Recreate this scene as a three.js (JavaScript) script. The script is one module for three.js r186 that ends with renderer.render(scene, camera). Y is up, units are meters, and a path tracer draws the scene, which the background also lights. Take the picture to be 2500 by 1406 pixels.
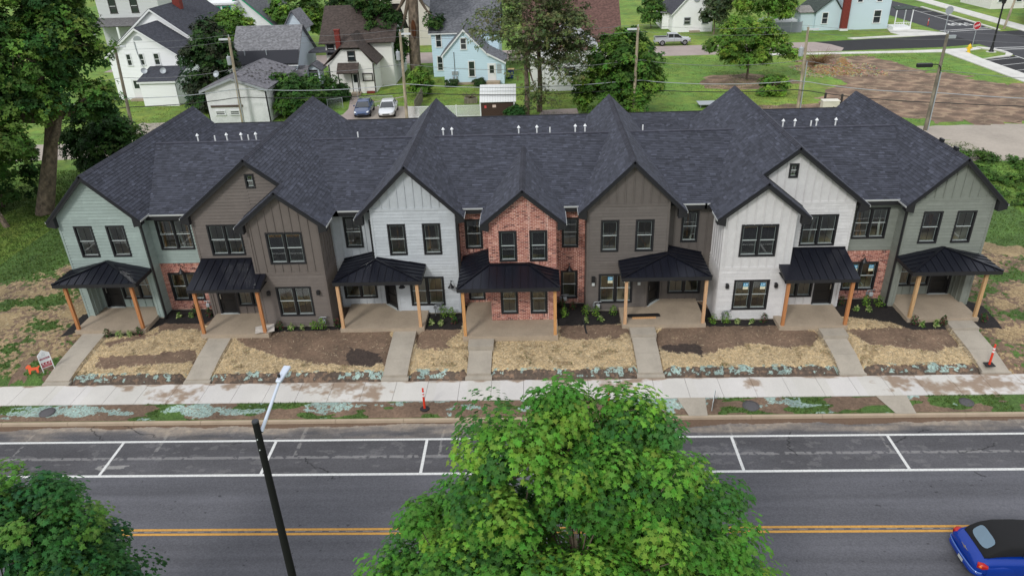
import * as THREE from 'three';
import { mergeGeometries } from 'three/addons/utils/BufferGeometryUtils.js';
import { RoundedBoxGeometry } from 'three/addons/geometries/RoundedBoxGeometry.js';
import { FontLoader } from 'three/addons/loaders/FontLoader.js';
import { TextGeometry } from 'three/addons/geometries/TextGeometry.js';

// ---------------------------------------------------------------- camera, sky, sun, exposure
const scene = new THREE.Scene();
const camera = new THREE.PerspectiveCamera(42.52, 1024 / 575, 0.1, 2000);
camera.position.set(0, 20, 0);
camera.quaternion.setFromRotationMatrix(new THREE.Matrix4().makeBasis(
  new THREE.Vector3(0.999185, -0.032077, -0.024496),
  new THREE.Vector3(0.017039, 0.885443, -0.464435),
  new THREE.Vector3(0.036587, 0.463639, 0.885268)));
const renderer = new THREE.WebGLRenderer({ antialias: true });
renderer.toneMapping = THREE.LinearToneMapping;
renderer.toneMappingExposure = 1.04;
renderer.shadowMap.enabled = true;
function mulberry(a) { return () => { a |= 0; a = a + 0x6D2B79F5 | 0; let t = Math.imul(a ^ a >>> 15, 1 | a); t = t + Math.imul(t ^ t >>> 7, 61 | t) ^ t; return ((t ^ t >>> 14) >>> 0) / 4294967296; }; }
// value noise
const NP = (() => { const r = mulberry(77); const a = new Float32Array(65536); for (let i = 0; i < 65536; i++) a[i] = r(); return a; })();
function vn(x, y) { const xi = Math.floor(x), yi = Math.floor(y); let fx = x - xi, fy = y - yi; fx = fx * fx * (3 - 2 * fx); fy = fy * fy * (3 - 2 * fy);
  const h = (i, j) => NP[((i & 255) + ((j & 255) << 8))]; return (h(xi, yi) * (1 - fx) + h(xi + 1, yi) * fx) * (1 - fy) + (h(xi, yi + 1) * (1 - fx) + h(xi + 1, yi + 1) * fx) * fy; }
function fbm(x, y, o = 4) { let s = 0, a = .5, n = 0; for (let i = 0; i < o; i++) { s += a * vn(x, y); n += a; x = x * 2.03 + 17.1; y = y * 2.03 + 9.7; a *= .5; } return s / n; }
const sstep = (a, b, x) => { const t = Math.min(1, Math.max(0, (x - a) / (b - a))); return t * t * (3 - 2 * t); };
const mix3 = (a, b, t) => [a[0] + (b[0] - a[0]) * t, a[1] + (b[1] - a[1]) * t, a[2] + (b[2] - a[2]) * t];
{ // overcast sky: bright even cloud deck, softly mottled
  const w = 256, h = 128, d = new Float32Array(w * h * 4);
  for (let j = 0; j < h; j++) for (let i = 0; i < w; i++) {
    const el = ((j + .5) / h - .5) * Math.PI, up = Math.max(0, Math.sin(el)), az = (i + .5) / w * Math.PI * 2;
    const cl = .86 + .28 * fbm(6 + 2.2 * Math.cos(az) * (1.4 - up), 6 + 2.2 * Math.sin(az) * (1.4 - up), 4);
    const b = (el > 0 ? .58 + .42 * Math.pow(up, .6) : .35) * cl, k = (j * w + i) * 4;
    d[k] = b * .95; d[k + 1] = b * .985; d[k + 2] = b * 1.05; d[k + 3] = 1;
  }
  const t = new THREE.DataTexture(d, w, h, THREE.RGBAFormat, THREE.FloatType);
  t.mapping = THREE.EquirectangularReflectionMapping; t.magFilter = t.minFilter = THREE.LinearFilter; t.needsUpdate = true;
  scene.background = t; scene.environment = t; scene.backgroundIntensity = 1; scene.environmentIntensity = 1;
}
const sun = new THREE.DirectionalLight(new THREE.Color(1, .98, .945), 1.4);
sun.position.set(-34, 62, 16); sun.target.position.set(0, 0, -50);
sun.castShadow = true; sun.shadow.radius = 22; sun.shadow.mapSize.set(2048, 2048);
Object.assign(sun.shadow.camera, { left: -110, right: 110, top: 110, bottom: -110, near: 1, far: 320 });
scene.add(sun, sun.target);

// ---------------------------------------------------------------- helpers
const V = (x, y, z) => new THREE.Vector3(x, y, z);
const used = {};
function numbered(n) { const k = used[n] = (used[n] ?? -1) + 1; return k ? `${n}_${String(k).padStart(3, '0')}` : n; }
function tag(o, label, category, group, kind) { if (label) o.userData.label = label; if (category) o.userData.category = category; if (group) o.userData.group = group; if (kind) o.userData.kind = kind; return o; }
function thing(name, label, category, p = [0, 0, 0], turn = 0, group) { const o = new THREE.Group(); o.name = numbered(name); o.position.set(...p); o.rotation.y = turn; scene.add(o); return tag(o, label, category, group); }
function part(name, geo, mat, parent) { const m = new THREE.Mesh(geo, mat); m.name = name; m.castShadow = m.receiveShadow = true; parent.add(m); return m; }
function sub(name, parent) { const o = new THREE.Group(); o.name = name; parent.add(o); return o; }
function single(name, geo, mat, label, category, group) { const m = part(numbered(name), geo, mat, scene); return tag(m, label, category, group); }
function struct(name, geo, mat) { const m = part(numbered(name), geo, mat, scene); m.userData.kind = 'structure'; return m; }
function lin(r, g, b) { return new THREE.Color().setRGB(r / 255, g / 255, b / 255, THREE.SRGBColorSpace); } // sRGB 0..255
const lc = (r, g, b) => { const c = lin(r, g, b); return [c.r, c.g, c.b]; };
function mat(c, rough = .8, o = {}) { return new THREE.MeshStandardMaterial({ color: Array.isArray(c) ? lin(...c) : c, roughness: rough, ...o }); }
function tex(w, h, fn, { srgb = true, rep = null } = {}) { // fn(i,j)->[r,g,b] in sRGB 0..255
  const d = new Uint8Array(w * h * 4);
  for (let j = 0; j < h; j++) for (let i = 0; i < w; i++) { const c = fn(i, j), k = (j * w + i) * 4; d[k] = c[0] < 0 ? 0 : c[0] > 255 ? 255 : c[0]; d[k + 1] = c[1] < 0 ? 0 : c[1] > 255 ? 255 : c[1]; d[k + 2] = c[2] < 0 ? 0 : c[2] > 255 ? 255 : c[2]; d[k + 3] = 255; }
  const t = new THREE.DataTexture(d, w, h); t.wrapS = t.wrapT = THREE.RepeatWrapping; t.magFilter = THREE.LinearFilter; t.minFilter = THREE.LinearMipmapLinearFilter; t.generateMipmaps = true; t.anisotropy = 8;
  if (srgb) t.colorSpace = THREE.SRGBColorSpace; if (rep) t.repeat.set(...rep); t.needsUpdate = true; return t;
}
const grain = (seed, base, amp, blot, cell = 1) => { const r = mulberry(seed); return (w) => tex(w, w, (i, j) => { const n = (r() - .5) * amp, b = (tfbm(i / w, j / w, 6) - .5) * blot; return [base[0] + n + b, base[1] + n + b, base[2] + n + b]; }); };
// tileable fbm on unit square
function tfbm(u, v, f, o = 3) { let s = 0, a = .5, n = 0; for (let k = 0; k < o; k++) { const X = u * f, Y = v * f, xi = Math.floor(X), yi = Math.floor(Y); let fx = X - xi, fy = Y - yi; fx = fx * fx * (3 - 2 * fx); fy = fy * fy * (3 - 2 * fy);
  const h = (i, j) => NP[(((i % f) + f) % f + k * 37 & 255) + ((((j % f) + f) % f + k * 53 & 255) << 8)];
  s += a * ((h(xi, yi) * (1 - fx) + h(xi + 1, yi) * fx) * (1 - fy) + (h(xi, yi + 1) * (1 - fx) + h(xi + 1, yi + 1) * fx) * fy); n += a; a *= .55; f *= 2; } return s / n; }
const rep = (t, x, y) => { const c = t.clone(); c.repeat.set(x, y); c.needsUpdate = true; return c; };

// geometry accumulator (flat shaded), uv in metres
class GB {
  constructor(col = false) { this.p = []; this.t = []; this.c = col ? [] : null; }
  tri(a, b, c, ua, ub, uc, col) { this.p.push(...a, ...b, ...c); this.t.push(...ua, ...ub, ...uc); if (this.c) for (let i = 0; i < 3; i++) this.c.push(...col); }
  quad(a, b, c, d, u = [[0, 0], [1, 0], [1, 1], [0, 1]], col) { this.tri(a, b, c, u[0], u[1], u[2], col); this.tri(a, c, d, u[0], u[2], u[3], col); return this; }
  box(x0, x1, y0, y1, z0, z1, col) {
    const q = (a, b, c, d, w, h) => this.quad(a, b, c, d, [[0, 0], [w, 0], [w, h], [0, h]], col), X = x1 - x0, Y = y1 - y0, Z = z1 - z0;
    q([x0, y0, z1], [x1, y0, z1], [x1, y1, z1], [x0, y1, z1], X, Y); q([x1, y0, z0], [x0, y0, z0], [x0, y1, z0], [x1, y1, z0], X, Y);
    q([x1, y0, z1], [x1, y0, z0], [x1, y1, z0], [x1, y1, z1], Z, Y); q([x0, y0, z0], [x0, y0, z1], [x0, y1, z1], [x0, y1, z0], Z, Y);
    q([x0, y1, z1], [x1, y1, z1], [x1, y1, z0], [x0, y1, z0], X, Z); q([x0, y0, z0], [x1, y0, z0], [x1, y0, z1], [x0, y0, z1], X, Z); return this;
  }
  // convex polygon (u,v) in frame F extruded from d0 to d1 (number or function of v)
  prism(poly, F, d0, d1, col, back = true) {
    if (area(poly) < 0) poly = poly.slice().reverse();
    const D = typeof d1 === 'function' ? d1 : () => d1, n = poly.length, f = poly.map(q => F.at(q[0], q[1], D(q[1]))), b = poly.map(q => F.at(q[0], q[1], d0));
    for (let i = 1; i < n - 1; i++) { this.tri(f[0], f[i], f[i + 1], poly[0], poly[i], poly[i + 1], col); if (back) this.tri(b[0], b[i + 1], b[i], poly[0], poly[i + 1], poly[i], col); }
    for (let i = 0; i < n; i++) { const j = (i + 1) % n, L = Math.hypot(poly[j][0] - poly[i][0], poly[j][1] - poly[i][1]); this.quad(b[i], b[j], f[j], f[i], [[0, 0], [L, 0], [L, .03], [0, .03]], col); }
    return this;
  }
  geo() { const g = new THREE.BufferGeometry(); g.setAttribute('position', new THREE.Float32BufferAttribute(this.p, 3)); g.setAttribute('uv', new THREE.Float32BufferAttribute(this.t, 2)); if (this.c) g.setAttribute('color', new THREE.Float32BufferAttribute(this.c, 3)); g.computeVertexNormals(); return g; }
  get empty() { return !this.p.length; }
}
const box = (x0, x1, y0, y1, z0, z1) => new GB().box(x0, x1, y0, y1, z0, z1).geo();
const area = p => { let s = 0; for (let i = 0; i < p.length; i++) { const a = p[i], b = p[(i + 1) % p.length]; s += a[0] * b[1] - b[0] * a[1]; } return s / 2; };
function frame(o, u, v) { const O = V(...o), U = V(...u).normalize(), W = V(...v).normalize(), N = new THREE.Vector3().crossVectors(U, W).normalize(); return { N, U, W, at: (a, b, d) => [O.x + U.x * a + W.x * b + N.x * d, O.y + U.y * a + W.y * b + N.y * d, O.z + U.z * a + W.z * b + N.z * d] }; }
const front = z => frame([0, 0, z], [1, 0, 0], [0, 1, 0]);
const rightF = x => frame([x, 0, 0], [0, 0, -1], [0, 1, 0]);  // faces +x, u = -z
const leftF = x => frame([x, 0, 0], [0, 0, 1], [0, 1, 0]);    // faces -x, u = z
function clip(p, ax, s, lim) { // keep s*(q[ax]-lim) >= 0
  const o = []; for (let i = 0; i < p.length; i++) { const a = p[i], b = p[(i + 1) % p.length], da = s * (a[ax] - lim), db = s * (b[ax] - lim); if (da >= 0) o.push(a); if (da * db < 0) { const t = da / (da - db); o.push([a[0] + (b[0] - a[0]) * t, a[1] + (b[1] - a[1]) * t]); } } return o.length > 2 && Math.abs(area(o)) > 2e-5 ? o : null;
}
function band(p, ax, lo, hi) { const a = clip(p, ax, 1, lo); return a && clip(a, ax, -1, hi); }
function minus(polys, r) { // subtract rectangle [u0,u1,v0,v1]
  const out = []; for (const p of polys) { const l = clip(p, 0, -1, r[0]), R = clip(p, 0, 1, r[1]), m = band(p, 0, r[0], r[1]); if (l) out.push(l); if (R) out.push(R); if (m) { const b = clip(m, 1, -1, r[2]), t = clip(m, 1, 1, r[3]); if (b) out.push(b); if (t) out.push(t); } } return out;
}
const rect = (u0, u1, v0, v1) => [[u0, v0], [u1, v0], [u1, v1], [u0, v1]];
const ext = (p, ax) => [Math.min(...p.map(q => q[ax])), Math.max(...p.map(q => q[ax]))];
function tube(pts, r0, r1 = r0, seg = 8, n = null) { // tapered tube through points
  const c = new THREE.CatmullRomCurve3(pts.map(p => V(...p)), false, 'catmullrom', .5), N = n ?? Math.max(1, (pts.length - 1) * 4), g = new THREE.TubeGeometry(c, N, 1, seg, false), P = g.attributes.position, q = V();
  for (let i = 0; i <= N; i++) { const ctr = c.getPointAt(i / N), r = r0 + (r1 - r0) * i / N; for (let j = 0; j <= seg; j++) { const k = i * (seg + 1) + j; q.fromBufferAttribute(P, k).sub(ctr).normalize().multiplyScalar(r).add(ctr); P.setXYZ(k, q.x, q.y, q.z); } }
  g.computeVertexNormals(); return g;
}
function cyl(r0, r1, y0, y1, x = 0, z = 0, seg = 16) { const g = new THREE.CylinderGeometry(r1, r0, y1 - y0, seg); g.translate(x, (y0 + y1) / 2, z); return g; }
const merge = a => mergeGeometries(a.map(g => { const h = g.index ? g.toNonIndexed() : g; for (const k of Object.keys(h.attributes)) if (!['position', 'normal', 'uv'].includes(k)) h.deleteAttribute(k); return h; }));
const lathe = (pts, seg = 20) => new THREE.LatheGeometry(pts.map(p => new THREE.Vector2(p[0], p[1])), seg);
const inPoly = (P, x, z) => { let c = false; for (let i = 0, j = P.length - 1; i < P.length; j = i++) if ((P[i][1] > z) !== (P[j][1] > z) && x < (P[j][0] - P[i][0]) * (z - P[i][1]) / (P[j][1] - P[i][1]) + P[i][0]) c = !c; return c; };
function flatPoly(pts, y, uvs = 1) { const s = new THREE.Shape(pts.map(p => new THREE.Vector2(p[0], -p[1]))), g = new THREE.ShapeGeometry(s, 4); g.rotateX(-Math.PI / 2); g.translate(0, y, 0); const P = g.attributes.position, U = g.attributes.uv; for (let i = 0; i < P.count; i++) U.setXY(i, P.getX(i) * uvs, P.getZ(i) * uvs); return g; }
function slabPoly(pts, y0, y1) { const s = new THREE.Shape(pts.map(p => new THREE.Vector2(p[0], -p[1]))), g = new THREE.ExtrudeGeometry(s, { depth: y1 - y0, bevelEnabled: false }); g.rotateX(-Math.PI / 2); g.translate(0, y0, 0); return g; }
// ---------------------------------------------------------------- ground
const GY = .68;
const WALKS = [[-23.83, -22.64, -28.84, -32.5, 0], [-16.94, -15.78, -28.83, -31.9, 0], [-7.46, -6.3, -28.9, -32.27, 0], [-3.48, -2.34, -28.93, -31.33, 1], [4.56, 5.72, -28.87, -32.22, 1], [13.84, 14.95, -28.7, -31.86, 1], [20.25, 21.45, -28.66, -32.4, 1]];
function groundH(x, z) {
  if (z > -13) return .12;
  if (z > -25.84) return -.06;
  if (z > -27.07) return .135;
  if (z > -28.64) return .1;
  if (z > -29.2) return .17 + .23 * sstep(-28.66, -29.15, z);
  if (z > -32.2) return .4 + .28 * (-29.2 - z) / 3;
  return GY;
}
const PATCH = {
d1:[[-21.90,-29.81],[-21.88,-30.55],[-19.78,-30.72],[-17.20,-31.03],[-16.88,-29.98],[-19.33,-29.79],[-21.49,-29.62]],
d1b:[[-22.19,-31.55],[-20.89,-32.15],[-19.89,-32.57],[-20.02,-33.33],[-19.14,-33.60],[-17.56,-33.25],[-17.42,-32.62],[-18.85,-32.91],[-19.62,-32.69],[-20.55,-31.90],[-21.71,-31.23]],
d2:[[-15.52,-31.84],[-14.33,-32.41],[-10.79,-32.80],[-7.67,-32.71],[-7.42,-31.23],[-7.58,-29.82],[-8.61,-29.53],[-10.65,-29.76],[-12.58,-30.17],[-13.78,-30.75],[-14.78,-31.24]],
d3:[[-6.46,-32.39],[-3.94,-32.48],[-4.10,-31.92],[-4.71,-30.78],[-5.61,-30.69],[-6.17,-30.93]],
d4:[[0.99,-32.74],[4.64,-32.68],[4.55,-31.88],[3.28,-31.36],[1.66,-31.41],[0.96,-31.66]],
d5:[[5.58,-31.96],[6.69,-32.53],[11.98,-32.38],[13.89,-31.73],[13.22,-30.60],[11.99,-30.42],[10.55,-30.82],[8.69,-30.43],[7.83,-30.01],[6.52,-30.30],[5.62,-30.88]],
d6:[[15.13,-31.85],[16.89,-31.99],[20.03,-31.90],[20.01,-30.50],[18.72,-29.99],[17.19,-30.39],[15.77,-30.68]],
wet2:[[-9.62,-30.46],[-9.32,-30.98],[-7.90,-30.49],[-7.68,-29.83],[-8.21,-29.48],[-9.23,-29.65]],
wet5:[[5.61,-30.81],[7.61,-30.90],[7.95,-30.45],[7.74,-29.80],[7.47,-30.17],[6.12,-30.28]],
m1:[[-24.91,-32.18],[-25.00,-34.60],[-24.3,-34.75],[-24.06,-32.81]],
m2:[[-22.60,-32.12],[-22.59,-32.94],[-20.80,-32.89],[-20.60,-34.61],[-20.61,-35.16],[-17.4,-35.36],[-17.4,-34.21],[-17.71,-33.34],[-19.98,-33.50],[-20.64,-32.31]],
m3:[[-14.24,-33.2],[-10.4,-33.5],[-10.3,-32.55],[-13.72,-32.42]],
m4:[[-6.27,-34.3],[-4.0,-34.4],[-3.97,-32.40],[-5.96,-32.40]],
m5:[[0.85,-35.1],[2.48,-35.1],[4.20,-34.3],[4.16,-32.69],[0.9,-32.58]],
m6:[[8.3,-35.16],[9.10,-33.67],[12.2,-33.56],[12.07,-32.33],[8.34,-32.32]],
m7:[[15.3,-34.98],[18.56,-35.13],[18.55,-33.29],[17.50,-32.50],[15.3,-33.17]],
m8:[[18.0,-34.38],[18.5,-32.78],[20.2,-32.41],[20.07,-31.78],[18.37,-31.75],[17.54,-32.49]],
m9:[[21.9,-34.9],[22.9,-34],[22.7,-31.8],[21.4,-31.87]] };
const DIRTS = ['d1', 'd1b', 'd2', 'd3', 'd4', 'd5', 'd6'].map(k => PATCH[k]), WETS = [PATCH.wet2, PATCH.wet5], MULCH = ['m1', 'm2', 'm3', 'm4', 'm5', 'm6', 'm7', 'm8', 'm9'].map(k => PATCH[k]);
// what lies on the lot at (x,z): 's' straw, 'd' dirt, 'w' wet soil, 'm' mulch, 'g' grass, 't' sprayed green fibre
function lotKind(x, z) {
  const n1 = fbm(x * 1.3, z * 1.3, 3) - .5, n2 = fbm(x * 6 + 40, z * 6, 3) - .5, X = x + n1 * .5 + n2 * .25, Z = z + n2 * .4 + n1 * .3;
  const Xm = x + n2 * .12, Zm = z + (fbm(x * 5, z * 5 + 30, 2) - .5) * .15;
  for (const p of MULCH) if (inPoly(p, Xm, Zm)) return 'm';
  if (z > -27.12) { // verge
    const t = fbm(x * .62 + 3, z * 1.25 + 8, 3), e = fbm(x * 7, z * 7, 3), f = fbm(x * 26, z * 26, 2), side = sstep(-26.05, -26.5, z);
    if (t * .8 + e * .2 + side * .09 > .66 && f > .3 && x > -25 && x < 20) return 't';
    if (fbm(x * .6 + 90, z * 1.2, 3) + (x > 5.6 ? .1 : 0) + (x > 19 ? .1 : 0) + (z < -26.95 ? .06 : 0) > .6) return 'g';
    return 'd';
  }
  if (z > -29.25 && x > -22.6 && x < 20.3) { const e = fbm(x * 4.5, z * 6, 3), t = fbm(x * 1.1 + 50, z * 2 + 5, 2); if (e * .62 + t * .38 > .575 && z < -28.74 && fbm(x * 24, z * 24, 2) > .32) return 't'; if (z > -29.1 + n2 * .25) return e > .4 ? 'w2' : 'd'; }
  if (x > -22.9 && x < 20.6 && z > -33.2) {
    for (const p of WETS) if (inPoly(p, x + n2 * .5, z + n2 * .4)) return 'w';
    for (const p of DIRTS) if (inPoly(p, X, Z)) return 'd';
    return fbm(x * 2.2, z * 2.2 + 70, 3) > .66 ? 'k' : 's';
  }
  if (x < -22.9) { // left yard
    const off = -24.4 - x, t = off / 6.5 + (z + 33) * -.06 + n1 * .9;
    if (z > -30.6 + n1 && x > -25.6) return fbm(x * 2, z * 2, 3) > .5 ? 'g' : 'd';
    if (z < -37.2 - 1.25 * (x + 33) + n1 * 3 + n2 * 2) return 'g';
    const s = fbm(x * .55 + 11, z * .75 + 3, 3) + n2 * .55; if (s > .6) return 'y'; if (s < .4 || (z > -31.2 && s < .47)) return 'g'; return n2 > .03 ? 'k' : 'd';
  }
  if (x > 20) { const s = fbm(x * .7 + 31, z * .7 + 13, 3) + n2 * .6, zz = z + n1 * 2 - (x - 24) * .4; if (zz < -43) return 'g'; if (zz < -41.4) return 'y'; if (s > .62) return 'g'; return s < .45 ? 'k' : 'd'; }
  return 'd';
}
const KC = { w2: [88, 76, 66], s: [212, 188, 146], k: [160, 138, 104], d: [120, 99, 82], w: [66, 55, 49], m: [35, 31, 30], g: [76, 104, 46], t: [152, 174, 166], y: [154, 134, 100] };
const lot0 = [-34, 32, -50, -25.72];
const lotTex = (() => { const W = 2048, H = 768, r = mulberry(5);
  return tex(W, H, (i, j) => { const x = lot0[0] + (i + .5) / W * 66, z = lot0[2] + (j + .5) / H * 24.28; if (x > -24 && x < 21.8 && z < -36) return KC.d; const k = lotKind(x, z), c = KC[k];
    const f = fbm(x * 11, z * 11 + 5, 2) - .5, b = fbm(x * .9 + 7, z * .9, 3) - .5, n = r() - .5; let a = 20, m = 1 + b * .34 + f * .3; if (k === 's' || k === 'k') { a = 58; m = 1 + b * .2 + f * .34; } else if (k === 'g') a = 34; else if (k === 't') { a = 30; } else if (k === 'm') a = 16;
    return [c[0] * m + n * a, c[1] * m + n * a, c[2] * m + n * a * .8]; }); })();
const grassTex = (() => { const r = mulberry(9); return tex(512, 512, (i, j) => { const u = i / 512, v = j / 512, a = tfbm(u, v, 8), b = tfbm(u, v, 40, 2), n = r() - .5, m = .72 + a * .3 + b * .35 + n * .4, y = tfbm(v, u, 5); return [(84 + y * 30) * m, (124 + y * 6) * m, 52 * m]; }); })();
const fineBump = (() => { const r = mulberry(19); return tex(256, 256, (i, j) => { const v = 90 + tfbm(i / 256, j / 256, 16) * 90 + r() * 60; return [v, v, v]; }, { srgb: false }); })();
const M = {};
M.grass = mat([255, 255, 255], .95, { map: rep(grassTex, 1, 1), vertexColors: true });
M.lot = mat([255, 255, 255], .95, { map: lotTex, bumpMap: rep(fineBump, 66, 24), bumpScale: .03 });
function sheet(xs, zs, hf, uvf, colf) {
  const nx = xs.length, nz = zs.length, p = [], u = [], c = [], idx = [];
  for (const z of zs) for (const x of xs) { p.push(x, hf(x, z), z); u.push(...uvf(x, z)); if (colf) c.push(...colf(x, z)); }
  for (let j = 0; j < nz - 1; j++) for (let i = 0; i < nx - 1; i++) { const a = j * nx + i, b = a + 1, d = a + nx, e = d + 1; zs[1] < zs[0] ? idx.push(a, b, e, a, e, d) : idx.push(a, d, e, a, e, b); }
  const g = new THREE.BufferGeometry(); g.setAttribute('position', new THREE.Float32BufferAttribute(p, 3)); g.setAttribute('uv', new THREE.Float32BufferAttribute(u, 2)); if (colf) g.setAttribute('color', new THREE.Float32BufferAttribute(c, 3)); g.setIndex(idx); g.computeVertexNormals(); return g;
}
const lin2 = (a, b, n) => Array.from({ length: n + 1 }, (_, i) => a + (b - a) * i / n);
{ // one sheet of grass to beyond the horizon
  const xs = [-700, -400, -250, ...lin2(-150, 150, 150), 250, 400, 700], zs = [120, 40, -12.9, -13.1, -25.7, -25.86, -27.05, -27.09, -28.6, -28.7, -29.2, -32.2, ...lin2(-34, -190, 90), -260, -400, -800];
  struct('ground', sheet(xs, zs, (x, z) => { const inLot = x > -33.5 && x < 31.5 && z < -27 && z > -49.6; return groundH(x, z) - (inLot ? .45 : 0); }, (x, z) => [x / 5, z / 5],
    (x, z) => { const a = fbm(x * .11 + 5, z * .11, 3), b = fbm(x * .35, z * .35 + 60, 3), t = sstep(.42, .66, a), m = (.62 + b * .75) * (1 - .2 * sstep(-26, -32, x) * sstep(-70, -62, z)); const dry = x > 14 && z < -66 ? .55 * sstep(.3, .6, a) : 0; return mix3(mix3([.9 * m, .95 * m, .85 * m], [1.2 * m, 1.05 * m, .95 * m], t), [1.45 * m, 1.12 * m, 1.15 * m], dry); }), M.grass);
  const lx = lin2(lot0[0], lot0[1], 330), lz = [...lin2(-25.86, -27.07, 10), ...lin2(-28.62, -34.6, 60), ...lin2(-35, -50, 40)];
  const lh = (x, z) => groundH(x, z) + .012 + (fbm(x * 2.5, z * 2.5, 3) - .5) * (z > -27.2 ? .05 : .07) - (WALKS.some(w => x > w[0] - .12 && x < w[1] + .12 && z > w[3] - .1 && z < -28) ? .22 : 0);
  const uvf = (x, z) => [(x - lot0[0]) / 66, (z - lot0[2]) / 24.28];
  struct('verge_soil', sheet(lx, lz.slice(0, 11), (x, z) => Math.max(.13, lh(x, z)), uvf), M.lot);
  struct('yard_soil', sheet(lx, lz.slice(11), lh, uvf), M.lot);
}
// ---------------------------------------------------------------- road
const roadTex = (() => { const W = 2048, H = 400, r = mulberry(31), cr = [];
  const q = mulberry(8); for (let k = 0; k < 26; k++) { let x = -38 + q() * 76, z = -25 + q() * 3.2; const pts = [], an = q() * 6.28; for (let s = 0; s < 14 + q() * 26; s++) { pts.push([x, z]); const a = an + (q() - .5) * 1.9; x += Math.cos(a) * .14; z += Math.sin(a) * .1; if (z > -22) break; } cr.push(pts); }
  const crk = new Uint8Array(W * H); for (const p of cr) for (let k = 1; k < p.length; k++) for (let t = 0; t < 8; t++) { const x = p[k - 1][0] + (p[k][0] - p[k - 1][0]) * t / 8, z = p[k - 1][1] + (p[k][1] - p[k - 1][1]) * t / 8, i = Math.floor((x + 40) / 80 * W), j = Math.floor((z + 25.86) / 12.86 * H); if (i >= 0 && i < W && j >= 0 && j < H) crk[j * W + i] = 1; }
  return tex(W, H, (i, j) => { const x = -40 + (i + .5) / W * 80, z = -25.86 + (j + .5) / H * 12.86;
    const n = (r() - .5) * 16, b = fbm(x * .4, z * 1.1, 4) - .5, st = fbm(x * .12, z * 2.6 + 9, 3) - .5; let c;
    if (z > -22.4) { const m = 1 + b * .12 + st * .26; c = [91 * m, 91 * m, 96 * m]; if (fbm(x * 5.6, z * 7, 2) > .885) c = c.map(v => v * .7); }
    else { const m = 1 + b * .36 + st * .12; c = [82 * m, 81 * m, 84 * m]; if (fbm(x * 2.4 + 30, z * 4.4, 4) > .68) c = mix3(c, [134, 132, 130], .3); }
    const e = fbm(x * 7, z * 7, 2);
    if (Math.abs(z + 23.5) < .07 && e > .36) c = mix3(c, [150, 148, 146], .62);
    if (z < -23.5) for (const s of [-28.2, -22.2, -16.2, -10.2, -4.2, 1.9, 7.95, 13.96, 20, 26]) if (Math.abs(x - s) < .07 && e > .42) c = mix3(c, [150, 148, 144], .55);
    { const ax = x + 18.4, az = z + 22.95 + ax * .03; if (ax > 0 && ax < 1.5 && e > .36 && ((ax < .62 && Math.abs(az) < ax * .42) || (ax >= .5 && Math.abs(az) < .1))) c = mix3(c, [158, 156, 152], .75); }
    const dust = sstep(-24.55, -25.5, z + (fbm(x * .5, z * 3, 3) - .5) * 1.1); c = mix3(c, [164, 150, 134], dust * (.55 + .5 * e));
    const mud = z + (fbm(x * .35 + 9, 3, 3) - .5) * .8 + (fbm(x * 4, z * 4, 2) - .5) * .12; if (mud < -25.4) c = mix3(c, [104, 82, 65], .9);
    if (crk[j * W + i]) c = c.map(v => v * .55);
    return [c[0] + n, c[1] + n, c[2] + n]; }); })();
M.road = mat([255, 255, 255], .88, { map: roadTex, bumpMap: rep(fineBump, 120, 20), bumpScale: .008 });
struct('road', sheet([-400, ...lin2(-40, 40, 40), 400], lin2(-25.86, -13, 6), () => 0, (x, z) => [(x + 40) / 80, (z + 25.86) / 12.86]), M.road);
const paintTex = (() => { const r = mulberry(4); return tex(256, 256, (i, j) => { const e = tfbm(i / 256, j / 256, 24), v = 214 + (r() - .5) * 26 + (e - .5) * 50; return [v, v, v * .985]; }); })();
M.white = mat([255, 255, 255], .7, { map: paintTex }); M.yellow = mat([236, 176, 84], .7, { map: paintTex }); M.oldwhite = mat([170, 162, 156], .8, { map: paintTex });
{ const mk = (x0, x1, z0, z1, m, y = .005) => part('painted_line', flatPoly([[x0, z0], [x1, z0], [x1, z1], [x0, z1]], y, .9), m, marks);
  const marks = sub('road_markings', scene); marks.userData.kind = 'structure';
  mk(-120, 120, -24.63, -24.51, M.white); mk(-120, 120, -22.51, -22.38, M.white);
  for (const x of [-30.6, -24.25, -17.88, -11.27, -4.83, 1.52, 7.88, 14.24, 20.6, 27]) mk(x - .06, x + .06, -24.51, -22.51, M.white);
  mk(-120, 120, -19.60, -19.49, M.yellow); mk(-120, 120, -19.385, -19.275, M.yellow);
  for (let x = -40; x < 40; x += .62) mk(x, x + .38, -19.46, -19.425, M.oldwhite, .006);
}
const conc = (seed, base) => { const r = mulberry(seed); return tex(512, 512, (i, j) => { const u = i / 512, v = j / 512, b = tfbm(u, v, 4, 4) - .5, f = tfbm(u, v, 48, 2) - .5, n = (r() - .5) * 10, m = 1 + b * .16 + f * .07; return [base[0] * m + n, base[1] * m + n, base[2] * m + n]; }); };
const cTex = conc(3, [206, 201, 194]), tanTex = conc(12, [172, 156, 136]), grayTex = conc(13, [170, 161, 147]);
M.conc = mat([255, 255, 255], .85, { map: cTex }); M.tan = mat([255, 255, 255], .8, { map: rep(tanTex, .4, .4), bumpMap: fineBump, bumpScale: .003 }); M.walk = mat([255, 255, 255], .85, { map: rep(grayTex, .5, .5), bumpMap: fineBump, bumpScale: .003 });
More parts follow.
